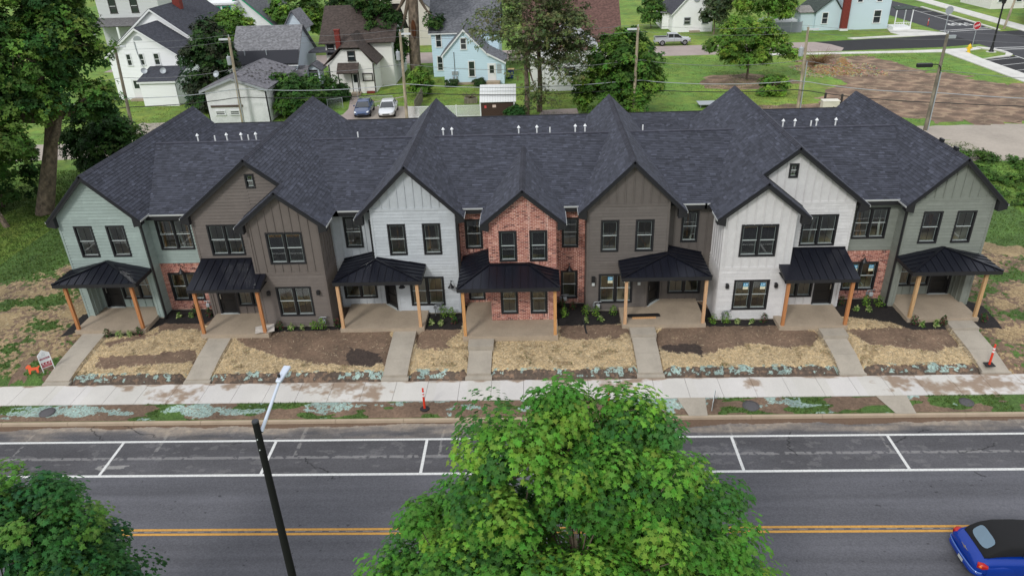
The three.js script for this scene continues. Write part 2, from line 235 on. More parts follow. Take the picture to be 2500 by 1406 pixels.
const swTex = (() => { const W = 2048, H = 64, r = mulberry(21); const spots = [[-17.2, -27.7, 1.1], [-9.2, -28.2, 1.5], [-8, -27.6, .9], [-10.6, -28.4, .9], [3.6, -28.1, .8], [9.6, -28.1, .5], [16.6, -28.2, 1.0], [17.8, -27.6, .9], [19.3, -27.7, 1.1], [-19.5, -28.4, .4], [-14.6, -28.45, .4], [1, -28.5, .5], [20.5, -28, 1], [4.4, -28.5, .4]];
  return tex(W, H, (i, j) => { const x = -35 + (i + .5) / W * 70, z = -28.65 + (j + .5) / H * 1.6, b = fbm(x * .8, z * .8, 4) - .5, slab = NP[(Math.floor((x + 60) / 1.49) * 37) & 65535] - .5, n = (r() - .5) * 9; let c = [207, 203, 197].map((v, k) => v * (1 + b * .1 + slab * (k === 2 ? .05 : .03))); let m = 0;
    for (const s of spots) { const d = Math.hypot((x - s[0]) / 1.2, (z - s[1]) * 1.3) / s[2]; m = Math.max(m, (1.05 - d) * 1.1 + (fbm(x * 3.2, z * 3.2, 4) - .5) * 2.6); }
    m = Math.max(m, (-28.5 - z) * 7 + (fbm(x * 1.8, z * 4, 3) - .5) * 3.2 - .1); c = mix3(c, [146, 124, 104], Math.min(.85, Math.max(0, m - .12) * 1.1)); return c.map(v => v + n); }); })();
M.sidewalk = mat([255, 255, 255], .85, { map: swTex });
function slabUV(g, fn) { const P = g.attributes.position, U = g.attributes.uv; for (let i = 0; i < P.count; i++) U.setXY(i, ...fn(P.getX(i), P.getY(i), P.getZ(i))); return g; }
{ const sw = sub('sidewalk', scene); sw.userData.kind = 'structure';
  for (let x = -60 * 1.49 + .7; x < 90; x += 1.49) part('slab', slabUV(box(x + .008, x + 1.482, .02, .15, -28.62, -27.09), (a, b, c) => [(a + 35) / 70, (c + 28.65) / 1.6]), M.sidewalk, sw);
  const cb = sub('kerb', scene); cb.userData.kind = 'structure'; const g = new GB(); const prof = [[-25.84, 0], [-25.70, 0], [-25.715, .12], [-25.735, .14], [-25.84, .14]];
  M.kerb = mat([255, 255, 255], .9, { map: conc(14, [178, 160, 138]) });
  for (let x = -90; x < 90; x += 3) { const q = new GB(); for (let i = 0; i < 4; i++) { const a = prof[(i + 1)], b = prof[(i + 2) % 5]; q.quad([x + .006, a[1], a[0]], [x + 2.994, a[1], a[0]], [x + 2.994, b[1], b[0]], [x + .006, b[1], b[0]], [[0, 0], [1, 0], [1, .2], [0, .2]]); } for (const e of [x + .006, x + 2.994]) q.quad([e, 0, -25.84], [e, 0, -25.7], [e, .13, -25.72], [e, .14, -25.84]); part('kerb_stone', q.geo(), M.kerb, cb); }
  // two concrete ramps across the verge
  for (const [x0, x1, x2, x3] of [[6.05, 7.3, 6.35, 7.15], [14.75, 16.1, 15.1, 15.95]]) struct('verge_ramp', (() => { const g = new GB(); g.quad([x2, .165, -25.78], [x3, .165, -25.78], [x1, .172, -27.06], [x0, .172, -27.06], [[0, 0], [1, 0], [1, 1], [0, 1]]); g.quad([x2, .0, -25.78], [x3, .0, -25.78], [x3, .165, -25.78], [x2, .165, -25.78]); return g.geo(); })(), M.walk);
  // near side: kerb, walk
  struct('near_sidewalk', box(-90, 90, .05, .16, -11.6, -10), M.conc);
  struct('near_kerb', box(-90, 90, -.02, .14, -13.1, -12.95), M.kerb);
}
// ---------------------------------------------------------------- front walks
for (const [x0, x1, z0, z1, step] of WALKS) {
  const w = sub(numbered('front_walk'), scene); w.userData.kind = 'structure'; const ze = step ? z1 + .75 : z1, n = Math.round((z0 - ze) / 1.25), yf = z => groundH(0, z) + .035;
  for (let k = 0; k < n; k++) { const a = z0 + (ze - z0) * k / n - .006, b = z0 + (ze - z0) * (k + 1) / n + .006, g = new GB(), ya = yf(a), yb = yf(b); const X0 = x0, X1 = x1;
    g.quad([X0, ya, a], [X1, ya, a], [X1, yb, b], [X0, yb, b], [[X0, a], [X1, a], [X1, b], [X0, b]]); g.quad([X0, 0, a], [X1, 0, a], [X1, ya, a], [X0, ya, a], [[0, 0], [1.2, 0], [1.2, .3], [0, .3]]); g.quad([X0, 0, b], [X0, 0, a], [X0, ya, a], [X0, yb, b], [[0, 0], [1.2, 0], [1.2, .3], [0, .3]]); g.quad([X1, 0, a], [X1, 0, b], [X1, yb, b], [X1, ya, a], [[0, 0], [1.2, 0], [1.2, .3], [0, .3]]); part('slab', g.geo(), M.walk, w); }
  part('lower_step', box(x0 - .06, x1 + .06, .05, .21, z0 - .1, -28.63), M.walk, w);
  if (step) part('upper_step', box(x0 - .05, x1 + .06, .4, .79, z1 + .02, ze - .01), M.walk, w);
}
// ---------------------------------------------------------------- townhouse row: materials
const woodGrain = (() => { const r = mulberry(61); return tex(256, 256, (i, j) => { const u = i / 256, v = j / 256, g = tfbm(u * .999, v, 3, 2), s = Math.sin((u * 60 + g * 14)) * 8, n = (r() - .5) * 14; return [232 + s + n, 226 + s + n, 220 + s + n]; }); })();
const sideGrain = (() => { const r = mulberry(62); return tex(256, 256, (i, j) => { const u = i / 256, v = j / 256, b = tfbm(u, v, 5, 3) - .5, s = tfbm(v * .5, u, 32, 2) - .5, n = (r() - .5) * 7; const q = 244 + b * 16 + s * 12 + n; return [q, q, q]; }); })();
const variants = (c, rough, o = {}, k = .02) => [-1, 0, 1].map(s => mat(c.map(v => v * (1 + s * k)), rough, { map: sideGrain, ...o }));
const COL = { A: [160, 175, 169], B: [116, 107, 101], C: [196, 201, 205], E: [108, 101, 96], F: [222, 220, 219], G: [136, 141, 132] };
for (const k in COL) M['side' + k] = variants(COL[k], .62, { bumpMap: fineBump, bumpScale: .0012 });
M.black = mat([30, 30, 33], .45); M.blackTrim = mat([34, 34, 37], .55); M.metal = mat([27, 29, 40], .33, { metalness: .35 }); M.seam = mat([24, 25, 34], .35, { metalness: .35 });
M.bead = mat([150, 164, 160], .5); M.rail = mat([196, 202, 200], .5); M.drip = mat([206, 208, 206], .35, { metalness: .3 });
M.sheath = mat([52, 49, 46], .9); M.drywall = mat([222, 220, 212], .9); M.subfloor = mat([196, 176, 146], .85);
M.found = mat([255, 255, 255], .9, { map: rep(conc(33, [176, 168, 152]), .5, .5) });
M.glass = new THREE.MeshPhysicalMaterial({ color: 0xffffff, transmission: 1, thickness: 0, roughness: .02, ior: 1.75 }); M.glass.color.setRGB(.9, .94, .92);
M.cedar = mat([204, 142, 92], .7, { map: woodGrain }); M.cedarPale = mat([226, 178, 126], .7, { map: woodGrain }); M.postMats = { A: M.cedar, B: M.cedar, C: mat([228, 186, 142], .7, { map: woodGrain }), D: mat([226, 172, 112], .7, { map: woodGrain }), E: mat([226, 186, 146], .7, { map: woodGrain }), F: M.cedar, G: mat([214, 178, 132], .7, { map: woodGrain }) };
M.mortar = mat([232, 204, 192], .95, { bumpMap: fineBump, bumpScale: .003 });
M.bricks = [[176, 116, 100], [162, 100, 87], [190, 132, 114], [134, 80, 70], [206, 156, 138], [108, 66, 60]].map(c => mat(c, .9, { bumpMap: fineBump, bumpScale: .003 }));
M.shingle = mat([255, 255, 255], .93, { vertexColors: true, map: (() => { const r = mulberry(51); return tex(256, 256, () => { const v = 205 + r() * 50; return [v, v, v]; }); })() });
M.deck = mat([30, 31, 36], .9); M.pvc = mat([236, 238, 238], .4);
M.interior = M.drywall;
const rngS = mulberry(1234);
// ---------------------------------------------------------------- cladding
function shingles(parent, pts, eaveA, eaveB, name = 'shingle_courses', tone = 1) { // convex planar polygon pts, eave runs A->B (left to right seen from outside)
  const U = V(...eaveB).sub(V(...eaveA)).normalize(), c = pts.reduce((s, p) => s.add(V(...p)), V()).multiplyScalar(1 / pts.length); let W = c.clone().sub(V(...eaveA)); W.addScaledVector(U, -W.dot(U)).normalize();
  const F = frame(eaveA, U.toArray(), W.toArray()), O = V(...eaveA), P2 = pts.map(p => { const d = V(...p).sub(O); return [d.dot(U), d.dot(W)]; });
  part('roof_deck', new GB().prism(P2, F, -.1, 0).geo(), M.deck, parent);
  const g = new GB(true), [v0, v1] = ext(P2, 1), E = .155;
  for (let v = v0 - .02, row = 0; v < v1; v += E, row++) { const b = band(P2, 1, v, v + E); if (!b) continue; const [u0, u1] = ext(b, 0); let u = u0 - rngS() * .3;
    while (u < u1) { const w = .13 + rngS() * .2, q = band(b, 0, u, u + w); if (q) { const blot = fbm(u * .8 + c.x, v * 1.6 + c.z, 2), t = (.66 + rngS() * .58 + (blot - .5) * .22) * tone, hi = rngS() < .14 ? 1.35 : 1, k = t * hi; g.prism(q, F, -.002, vv => .006 + .016 * (1 - (vv - v) / E) + (hi > 1 ? .003 : 0), [.064 * k, .069 * k, .093 * k], false); } u += w + .004; } }
  const m = part(name, g.geo(), M.shingle, parent); m.userData.kind = 'stuff'; return m;
}
function ridgeCaps(parent, a, b, sa, sb) { // overlapping cap shingles along a ridge; sa,sb side slopes (drop per metre across) along x for a ridge in z
  const A = V(...a), B = V(...b), d = B.clone().sub(A), L = d.length(); d.normalize(); const n = Math.floor(L / .2), h = V(0, 1, 0), s = V().crossVectors(d, h).normalize(), g = new GB(true);
  for (let i = 0; i < n; i++) { const p = A.clone().addScaledVector(d, i * .2), q = A.clone().addScaledVector(d, i * .2 + .24), t = .8 + rngS() * .5, w = .15, c = [.05 * t, .052 * t, .07 * t]; for (const [sg, sl] of [[1, sa], [-1, sb]]) { const o = (pt, y) => [[pt.x, pt.y + y, pt.z], [pt.x + s.x * w * sg, pt.y + y - sl * w, pt.z + s.z * w * sg]], P = o(p, .05), Q = o(q, .032); sg > 0 ? g.quad(P[0], P[1], Q[1], Q[0], undefined, c) : g.quad(P[1], P[0], Q[0], Q[1], undefined, c); g.quad([P[0][0], P[0][1] - .03, P[0][2]], [P[1][0], P[1][1] - .03, P[1][2]], P[1], P[0], undefined, c); } }
  if (n > 0) { const m = part('ridge_caps', g.geo(), M.shingle, parent); m.userData.kind = 'stuff'; }
}
function wallCore(parent, F, poly, open, name = 'wall') { let ps = [poly]; for (const o of open) ps = minus(ps, o); const g = new GB(); for (const p of ps) g.prism(p, F, -.15, 0); part(name, g.geo(), M.sheath, parent); }
function lap(parent, F, poly, open, mats) { const E = .172, [v0, v1] = ext(poly, 1); for (let v = v0, r = 0; v < v1 - .01; v += E, r++) { const b = band(poly, 1, v + .011, Math.min(v + E, v1)); if (!b) continue; let ps = [b]; for (const o of open) ps = minus(ps, o); for (const p of ps) part('siding_board', new GB().prism(p, F, 0, w => .012 + .03 * (1 - (w - v) / E)).geo(), mats[Math.floor(rngS() * 3)], parent); } }
function batten(parent, F, poly, open, mats, sp = .41, ph = .2) { let ps = [poly]; for (const o of open) ps = minus(ps, o); const g = new GB(); for (const p of ps) g.prism(p, F, 0, .014); part('siding_panel', g.geo(), mats[1], parent); const [u0, u1] = ext(poly, 0); for (let u = u0 + ph; u < u1; u += sp) { const b = band(poly, 0, u - .026, u + .026); if (!b) continue; let qs = [b]; for (const o of open) qs = minus(qs, o); for (const q of qs) part('batten', new GB().prism(q, F, .014, .052).geo(), mats[0], parent); } }
const BW = .2, BH = .058, JX = .02, JY = .019;
function bricks(parent, F, poly, open, budget, sold = []) { // real bricks over a mortar bed; soldier bands listed as [u0,u1,v0,v1]
  let ps = [poly]; for (const o of open) ps = minus(ps, o); const g = new GB(); for (const p of ps) g.prism(p, F, 0, .012); part('mortar_bed', g.geo(), M.mortar, parent);
  const rest = M.bricks.map(() => new GB()), [v0, v1] = ext(poly, 1), pick = () => { const r = rngS(); return r < .3 ? 0 : r < .52 ? 1 : r < .72 ? 2 : r < .84 ? 3 : r < .93 ? 4 : 5; };
  const lay = (q) => { const k = pick(), d = .022 + rngS() * .006; if (budget.n > 0) { budget.n--; part('brick', new GB().prism(q, F, .01, d, undefined, false).geo(), M.bricks[k], parent); } else rest[k].prism(q, F, .01, d, undefined, false); };
  const ops = [...open, ...sold];
  for (let v = v0, r = 0; v < v1; v += BH + JY, r++) { const b = band(poly, 1, v, v + BH); if (!b) continue; const [u0, u1] = ext(b, 0), g0 = Math.floor(u0 / (BW + JX)) * (BW + JX) - (r % 2) * (BW + JX) / 2; for (let u = g0; u < u1; u += BW + JX) { let q = band(b, 0, u, u + BW); if (!q) continue; let qs = [q]; for (const o of ops) qs = minus(qs, o); for (const e of qs) if (Math.abs(area(e)) > .0012) lay(e); } }
  for (const s of sold) for (let u = s[0]; u < s[1] - .03; u += BH + JY) { let qs = [rect(u, Math.min(u + BH, s[1]), s[2] + .006, s[3] - .006)]; for (const o of open) qs = minus(qs, o); for (const e of qs) if (Math.abs(area(e)) > .0012) lay(e); }
  rest.forEach((b, i) => { if (!b.empty) { const m = part('brickwork', b.geo(), M.bricks[i], parent); m.userData.kind = 'stuff'; } });
}
const stickerTex = (() => { const c = document.createElement('canvas'); c.width = 128; c.height = 192; const x = c.getContext('2d'); x.fillStyle = '#e9e4c4'; x.fillRect(0, 0, 128, 192); x.fillStyle = '#2a93bd'; x.fillRect(0, 0, 128, 112); x.fillStyle = '#f2fafc'; x.font = 'italic bold 66px serif'; x.fillText('LW', 8, 66); x.fillStyle = '#bfe3ee'; x.beginPath(); x.moveTo(0, 96); x.quadraticCurveTo(60, 60, 128, 92); x.lineTo(128, 100); x.quadraticCurveTo(60, 74, 0, 108); x.fill(); x.fillStyle = '#9fb3ae'; for (let k = 0; k < 3; k++) x.fillRect(14, 126 + k * 16, 96 - k * 18, 5); const t = new THREE.CanvasTexture(c); t.colorSpace = THREE.SRGBColorSpace; return t; })();
M.sticker = mat([255, 255, 255], .6, { map: stickerTex });
// window: outer trim rectangle u0..u1, v0..v1 ; returns opening rectangle
function win(parent, F, u0, u1, v0, v1, n = 1, o = {}) {
  const w = sub('window', parent), T = .075, g = new GB(), fr = (b, a0, a1, b0, b1, t, d0, d1) => { b.prism(rect(a0, a1, b1 - t, b1), F, d0, d1); b.prism(rect(a0, a1, b0, b0 + t), F, d0, d1); b.prism(rect(a0, a0 + t, b0 + t, b1 - t), F, d0, d1); b.prism(rect(a1 - t, a1, b0 + t, b1 - t), F, d0, d1); };
  fr(g, u0, u1, v0, v1, T, 0, .06); part('trim', g.geo(), M.blackTrim, w);
  const ins = T - .012, a0 = u0 + ins, a1 = u1 - ins, b0 = v0 + ins, b1 = v1 - ins, mul = .075, cw = (a1 - a0 - mul * (n - 1)) / n, s = new GB(), bd = new GB(), mu = new GB();
  for (let k = 0; k < n; k++) { const c0 = a0 + k * (cw + mul), c1 = c0 + cw, mid = (b0 + b1) / 2; if (k) s.prism(rect(c0 - mul, c0, b0, b1), F, -.1, .05);
    fr(s, c0, c1, b0, b1, .03, -.1, .02); fr(s, c0 + .03, c1 - .03, mid, b1 - .03, .032, -.045, -.01); fr(s, c0 + .03, c1 - .03, b0 + .03, mid + .02, .036, -.085, -.05);
    fr(bd, c0 + .062, c1 - .062, mid + .03, b1 - .062, .011, -.03, -.0145); fr(bd, c0 + .066, c1 - .066, b0 + .066, mid - .016, .011, -.072, -.0545);
    part('meeting_rail', new GB().prism(rect(c0 + .034, c1 - .034, mid - .004, mid + .028), F, -.046, -.004).geo(), M.rail, w); part('bottom_rail', new GB().prism(rect(c0 + .034, c1 - .034, b0 + .026, b0 + .046), F, -.086, -.02).geo(), M.rail, w);
    const m = (c0 + c1) / 2; mu.prism(rect(m - .009, m + .009, mid + .03, b1 - .062), F, -.033, -.018); mu.prism(rect(m - .009, m + .009, b0 + .066, mid - .014), F, -.075, -.058);
    if (!o.attic) { part('pane', new GB().prism(rect(c0 + .06, c1 - .06, mid + .02, b1 - .055), F, -.027, -.0265).geo(), M.glass, w); part('pane', new GB().prism(rect(c0 + .06, c1 - .06, b0 + .06, mid), F, -.068, -.0675).geo(), M.glass, w); } else { part('pane', new GB().prism(rect(c0 + .03, c1 - .03, b0 + .03, b1 - .03), F, -.047, -.0465).geo(), M.glass, w); }
    if (o.sticker) { const sx = c1 - .36, sy = b1 - .5, q = new GB(); q.quad(F.at(sx, sy, -.0255), F.at(sx + .25, sy, -.0255), F.at(sx + .25, sy + .36, -.0255), F.at(sx, sy + .36, -.0255)); part('glass_sticker', q.geo(), M.sticker, w); }
  }
  part('sash', s.geo(), M.black, w); part('glazing_bead', bd.geo(), M.bead, w).userData.kind = 'stuff'; part('muntin', mu.geo(), M.black, w).userData.kind = 'stuff';
  return w;
}
const opening = (u0, u1, v0, v1) => [u0 + .05, u1 - .05, v0 + .05, v1 - .05];
M.doorBlack = mat([22, 22, 24], .4); M.handle = mat([190, 190, 186], .3, { metalness: .8 });
function door(parent, F, u0, u1, v0, v1, flip = 1) {
  const d = sub('door', parent), g = new GB(), T = .09; g.prism(rect(u0, u0 + T, v0, v1), F, -.1, .05); g.prism(rect(u1 - T, u1, v0, v1), F, -.1, .05); g.prism(rect(u0 + T, u1 - T, v1 - T, v1), F, -.1, .05); part('casing', g.geo(), M.blackTrim, d);
  const a = u0 + T, b = u1 - T, h = v1 - T - v0, L = new GB(), y = f => v0 + h * f, st = .12; L.prism(rect(a, a + st, v0, v1 - T), F, -.09, -.03); L.prism(rect(b - st, b, v0, v1 - T), F, -.09, -.03); for (const [p, q] of [[0, .1], [.28, .36], [.52, .62], [.93, 1]]) L.prism(rect(a + st, b - st, y(p), y(q)), F, -.09, -.03); for (const [p, q] of [[.1, .28], [.36, .52]]) L.prism(rect(a + st, b - st, y(p), y(q)), F, -.08, -.055); part('leaf', L.geo(), M.doorBlack, d);
  part('pane', new GB().prism(rect(a + st, b - st, y(.62), y(.93)), F, -.062, -.061).geo(), M.glass, d); part('muntin', new GB().prism(rect((a + b) / 2 - .012, (a + b) / 2 + .012, y(.62), y(.93)), F, -.06, -.04).geo(), M.doorBlack, d);
  const hu = flip > 0 ? b - .06 : a + .06; part('handle', new GB().prism(rect(hu - .02, hu + .02, y(.42), y(.55)), F, -.03, .01).geo(), M.handle, d); part('threshold', new GB().prism(rect(u0, u1, v0 - .03, v0 + .02), F, -.1, .1).geo(), M.rail, d);
}
// gable roof along z: ridge x, ridge y, half width, eave drop, front/back z
function gable(parent, xc, yr, hl, hr, k, z0, z1, o = {}) {
  const yl = yr - k * hl, yrr = yr - k * hr;
  if (!o.noLeft) shingles(parent, [[xc - hl, yl, z1], [xc - hl, yl, z0], [xc, yr, z0], [xc, yr, z1]], [xc - hl, yl, z1], [xc - hl, yl, z0]);
  if (!o.noRight) shingles(parent, [[xc + hr, yrr, z0], [xc + hr, yrr, z1], [xc, yr, z1], [xc, yr, z0]], [xc + hr, yrr, z0], [xc + hr, yrr, z1]);
  if (!o.noCap) ridgeCaps(parent, [xc, yr, z0], [xc, yr, z1], k, k);
  rakes(parent, xc, yr, o.rakeL ?? hl, o.rakeR ?? hr, k, z0, o);
}
function rakes(parent, xc, yr, hl, hr, k, z0, o = {}) {
  const F = front(z0 - .05), bh = .27;
  const rk = (x0, y0, x1, y1) => new GB().prism([[x0, y0], [x1, y1], [x1, y1 - bh], [x0, y0 - bh]], F, -.06, .03).geo();
  if (hl) part('rake_board', rk(xc - hl, yr - k * hl - .01, xc, yr - .01), M.blackTrim, parent);
  if (hr) part('rake_board', rk(xc, yr - .01, xc + hr, yr - k * hr - .01), M.blackTrim, parent);
  // boxed eave returns
  const ret = (s, h) => { const x = xc + s * h, y = yr - k * h, w = .36; const xi = x - s * w, P = [[x, y - .03], [x, y - .26], [xi - s * .06, y - .36], [xi - s * .06, y + k * (w + .06) - .06]]; part('eave_return', new GB().prism(P, F, -.32, .02).geo(), M.blackTrim, parent); };
  if (hl && !o.noRetL) ret(-1, hl); if (hr && !o.noRetR) ret(1, hr);
  const dr = (s, h, za, zb) => { const x = xc + s * h, y = yr - k * h; part('drip_edge', box(Math.min(x, x + s * .03), Math.max(x, x + s * .03), y - .07, y + .012, zb, za), M.drip, parent); };
  const L = o.dripLen ?? 1.0; if (hl && !o.noRetL) dr(-1, hl, z0, z0 - L); if (hr && !o.noRetR) dr(1, hr, z0, z0 - L);
}
// standing seam panels on a convex planar polygon
function metalPlane(parent, pts, eaveA, eaveB, sp = .38) {
  const U = V(...eaveB).sub(V(...eaveA)).normalize(), c = pts.reduce((s, p) => s.add(V(...p)), V()).multiplyScalar(1 / pts.length); let W = c.clone().sub(V(...eaveA)); W.addScaledVector(U, -W.dot(U)).normalize(); const F = frame(eaveA, U.toArray(), W.toArray()), O = V(...eaveA), P2 = pts.map(p => { const d = V(...p).sub(O); return [d.dot(U), d.dot(W)]; }), [u0, u1] = ext(P2, 0), n = Math.max(1, Math.round((u1 - u0) / sp)), w = (u1 - u0) / n;
  for (let i = 0; i < n; i++) { const q = band(P2, 0, u0 + i * w + .001, u0 + (i + 1) * w - .001); if (q) { part('roof_panel', new GB().prism(q, F, -.02, 0.001 + (i % 2) * .001).geo(), M.metal, parent); for (const s of [.33, .67]) { const r = band(q, 0, u0 + (i + s) * w - .012, u0 + (i + s) * w + .012); if (r) part('panel_rib', new GB().prism(r, F, 0, .006, undefined, false).geo(), M.metal, parent); } } if (i) { const s = band(P2, 0, u0 + i * w - .012, u0 + i * w + .012); if (s) part('standing_seam', new GB().prism(s, F, 0, .034, undefined, false).geo(), M.seam, parent); } }
}
function beam(parent, name, a, b, w, h, m) { const A = V(...a), B = V(...b), d = B.clone().sub(A).normalize(), s = V().crossVectors(d, V(0, 1, 0)).normalize().multiplyScalar(w / 2), u = V().crossVectors(s, d).normalize().multiplyScalar(h / 2), g = new GB(), P = (p, i, j) => p.clone().addScaledVector(s, i).addScaledVector(u, j).toArray(); const q = (...e) => g.quad(...e, [[0, 0], [1, 0], [1, .1], [0, .1]]);
  q(P(A, -1, 1), P(A, 1, 1), P(B, 1, 1), P(B, -1, 1)); q(P(A, 1, -1), P(A, -1, -1), P(B, -1, -1), P(B, 1, -1)); q(P(A, 1, 1), P(A, 1, -1), P(B, 1, -1), P(B, 1, 1)); q(P(A, -1, -1), P(A, -1, 1), P(B, -1, 1), P(B, -1, -1)); q(P(A, -1, -1), P(A, 1, -1), P(A, 1, 1), P(A, -1, 1)); q(P(B, 1, -1), P(B, -1, -1), P(B, -1, 1), P(B, 1, 1)); return part(name, g.geo(), m, parent); }
function post(parent, x, z, y0, y1, m) { part('porch_post', box(x - .075, x + .075, y0, y1, z - .075, z + .075), m, parent); }
function sconce(parent, F, u, v, kind = 'box') { const s = sub('wall_light', parent); if (kind === 'box') { part('back_plate', new GB().prism(rect(u - .055, u + .055, v - .09, v + .09), F, .03, .05).geo(), M.black, s); part('shade', new GB().prism(rect(u - .075, u + .075, v - .13, v + .08), F, .06, .2).geo(), M.black, s); }
  else if (kind === 'long') { part('back_plate', new GB().prism(rect(u - .07, u + .07, v - .22, v + .24), F, .03, .06).geo(), M.black, s); part('shade', new GB().prism(rect(u - .09, u + .09, v - .05, v + .26), F, .06, .19).geo(), M.black, s); part('diffuser', new GB().prism(rect(u - .07, u + .07, v - .24, v - .06), F, .07, .17).geo(), M.rail, s); }
  else { const p = F.at(u, v, 0), n = F.N, at = (d, y) => [p[0] + n.x * d, p[1] + y, p[2] + n.z * d]; part('gooseneck', tube([at(.02, 0), at(.12, .16), at(.27, .16), at(.3, .02)], .016, .016, 6), M.black, s); const g = lathe([[.02, .1], [.05, .09], [.06, .02], [.16, -.12], [.17, -.13], [.15, -.12], [.05, .01]], 16); const e = at(.3, -.03); g.translate(e[0], e[1], e[2]); part('shade', g, M.black, s); } }
function downspout(parent, x, z, y0, y1) { const g = new GB(); g.box(x - .04, x + .04, y0 + .1, y1, z - .035, z + .035); g.box(x - .04, x + .04, y0, y0 + .1, z - .035, z + .2); part('downspout', g.geo(), M.black, parent); }
function ventPipe(parent, x, z, y0, y1, cap) { const g = [cyl(.04, .04, y0, y1, x, z, 10)]; if (cap) g.push(cyl(.1, .02, y1, y1 + .12, x, z, 12), cyl(.05, .05, y1 - .04, y1, x, z, 10)); part(cap ? 'capped_vent_pipe' : 'vent_pipe', merge(g), M.pvc, parent); }
// ---------------------------------------------------------------- seven attached townhouses
const zA = -34.1, zB = -32.95, zR = -34.95, FA = front(zA), FB = front(zB), FR = front(zR), yB = .75, yP = .9, zBack = -46.4;
const MAINR = { y: 8.36, z: -40.8, ye: 6.42, ze: -34.58, yv: 7.05, zv: -45.0, yr: 7.62, zr: -47.6 };
const gw = (x0, x1, y0, xc, yr, k, off = .16) => { const top = x => yr - k * Math.abs(x - xc) - off; const p = [[x0, y0], [x1, y0], [x1, top(x1)]]; if (xc > x0 && xc < x1) p.push([xc, top(xc)]); p.push([x0, top(x0)]); return p; };
function mainRoof(t, x0, x1, e0 = x0, e1 = x1) { const m = MAINR; // front slope, back slope, rear block
  shingles(t, [[x0, m.ye, m.ze], [x1, m.ye, m.ze], [x1, m.y, m.z], [x0, m.y, m.z]], [x0, m.ye, m.ze], [x1, m.ye, m.ze], 'shingle_courses', 1);
  part('back_slope', new GB().quad([x1, m.yv, m.zv], [x0, m.yv, m.zv], [x0, m.y, m.z - .02], [x1, m.y, m.z - .02]).geo(), M.deck, t);
  shingles(t, [[x0, m.yv, m.zv], [x1, m.yv, m.zv], [x1, m.yr, m.zr], [x0, m.yr, m.zr]], [x0, m.yv, m.zv], [x1, m.yv, m.zv], 'shingle_courses', .95);
  const g = new GB(); g.box(x0, x1, m.yr - .06, m.yr + .04, m.zr - .1, m.zr + .02); part('rear_ridge_cap', g.geo(), M.deck, t);
  part('rear_slope', new GB().quad([x1, 6.2, m.zr - 3], [x0, 6.2, m.zr - 3], [x0, m.yr, m.zr], [x1, m.yr, m.zr]).geo(), M.deck, t);
  const rc = new GB(true); for (let x = x0; x < x1; x += .2) { const k = .8 + rngS() * .5, c = [.06 * k, .062 * k, .085 * k]; rc.box(x, Math.min(x + .196, x1), m.y - .02, m.y + .02 + rngS() * .01, m.z - .12, m.z + .13, c); } const q = part('ridge_caps', rc.geo(), M.shingle, t); q.userData.kind = 'stuff';
}
function eaveLine(t, x0, x1) { const m = MAINR; part('eave_fascia', box(x0, x1, m.ye - .27, m.ye - .02, m.ze - .04, m.ze), M.blackTrim, t); part('drip_edge', box(x0, x1, m.ye - .06, m.ye + .015, m.ze, m.ze + .035), M.drip, t); part('soffit', box(x0, x1, m.ye - .29, m.ye - .27, zR, m.ze), M.blackTrim, t); }
function shell(t, x0, x1, ext_ = []) { for (const [a, b, zf, low] of ext_) { part('upper_floor', box(a, b, 3.45, 3.65, -35.1, zf), M.subfloor, t); part('ceiling', box(a, b, 6.2, 6.28, -35.1, zf), M.drywall, t); if (low) part('ground_floor', box(a, b, .6, .86, -35.2, zf), M.subfloor, t); }
  { const r = mulberry(Math.floor(x0 * 7 + 4000)); for (let k = 0; k < 6; k++) { const up = k < 4, x = x0 + .6 + (x1 - x0 - 1.2) * (k % 4 + r() * .8) / 4, y = up ? 3.66 : .87, z = -35.7 - r() * .5, l = 1.2 + r() * .8; beam(t, 'leaning_board', [x, y, z], [x + (r() - .5) * 2.2, y + l, z - .6], .1, .03, k % 2 ? M.drywall : M.cedarPale); } } // interior floors, rear wall, party walls, foundation
  const g = new GB(); g.box(x0, x1, .6, .86, -46.4, -35.2); part('ground_floor', g.geo(), M.subfloor, t);
  part('upper_floor', box(x0, x1, 3.35, 3.65, -46.4, -35.1), M.subfloor, t); part('ceiling', box(x0, x1, 6.2, 6.28, -46.4, -35.1), M.drywall, t);
  part('inner_wall', box(x0, x1, .86, 6.2, -39.1, -39), M.drywall, t); part('rear_wall', box(x0, x1, .5, 6.3, -46.5, -46.4), M.sideC[1], t);
  part('party_wall', box(x0, x0 + .08, .5, 6.3, -46.4, -35.12), M.drywall, t); part('party_wall', box(x1 - .08, x1, .5, 6.3, -46.4, -35.12), M.drywall, t);
  part('studs', (() => { const b = new GB(), r = mulberry(Math.floor(x0 * 10 + 900)); for (let k = 0; k < 7; k++) { const x = x0 + .4 + r() * (x1 - x0 - .8), z = -36 - r() * 2.4; b.box(x - .04, x + .04, k % 2 ? .86 : 3.65, k % 2 ? 3.35 : 6.2, z - .06, z + .06); } return b.geo(); })(), M.cedarPale, t);
}
function foundation(t, x0, x1, z, dir = 0) { part('foundation', box(x0 + .01, x1 - .01, .3, yB + .005, z - .3, z + .005), M.found, t); }
function corner(t, F, u, v0, v1, m, w = .1) { part('corner_trim', new GB().prism(rect(u - w / 2, u + w / 2, v0, v1), F, .0, .044).geo(), m, t); }
function bandBoard(t, F, u0, u1, v, m) { part('band_board', new GB().prism(rect(u0, u1, v - .07, v + .07), F, .0, .046).geo(), m, t); }
function slab(t, pts, name = 'porch_slab') { part(name, slabPoly(pts, .45, yP), M.tan, t); }
function vents(t, list) { for (const [x, cap] of list) ventPipe(t, x, -41.25, 8.0, cap ? 8.62 : 8.6, cap); }

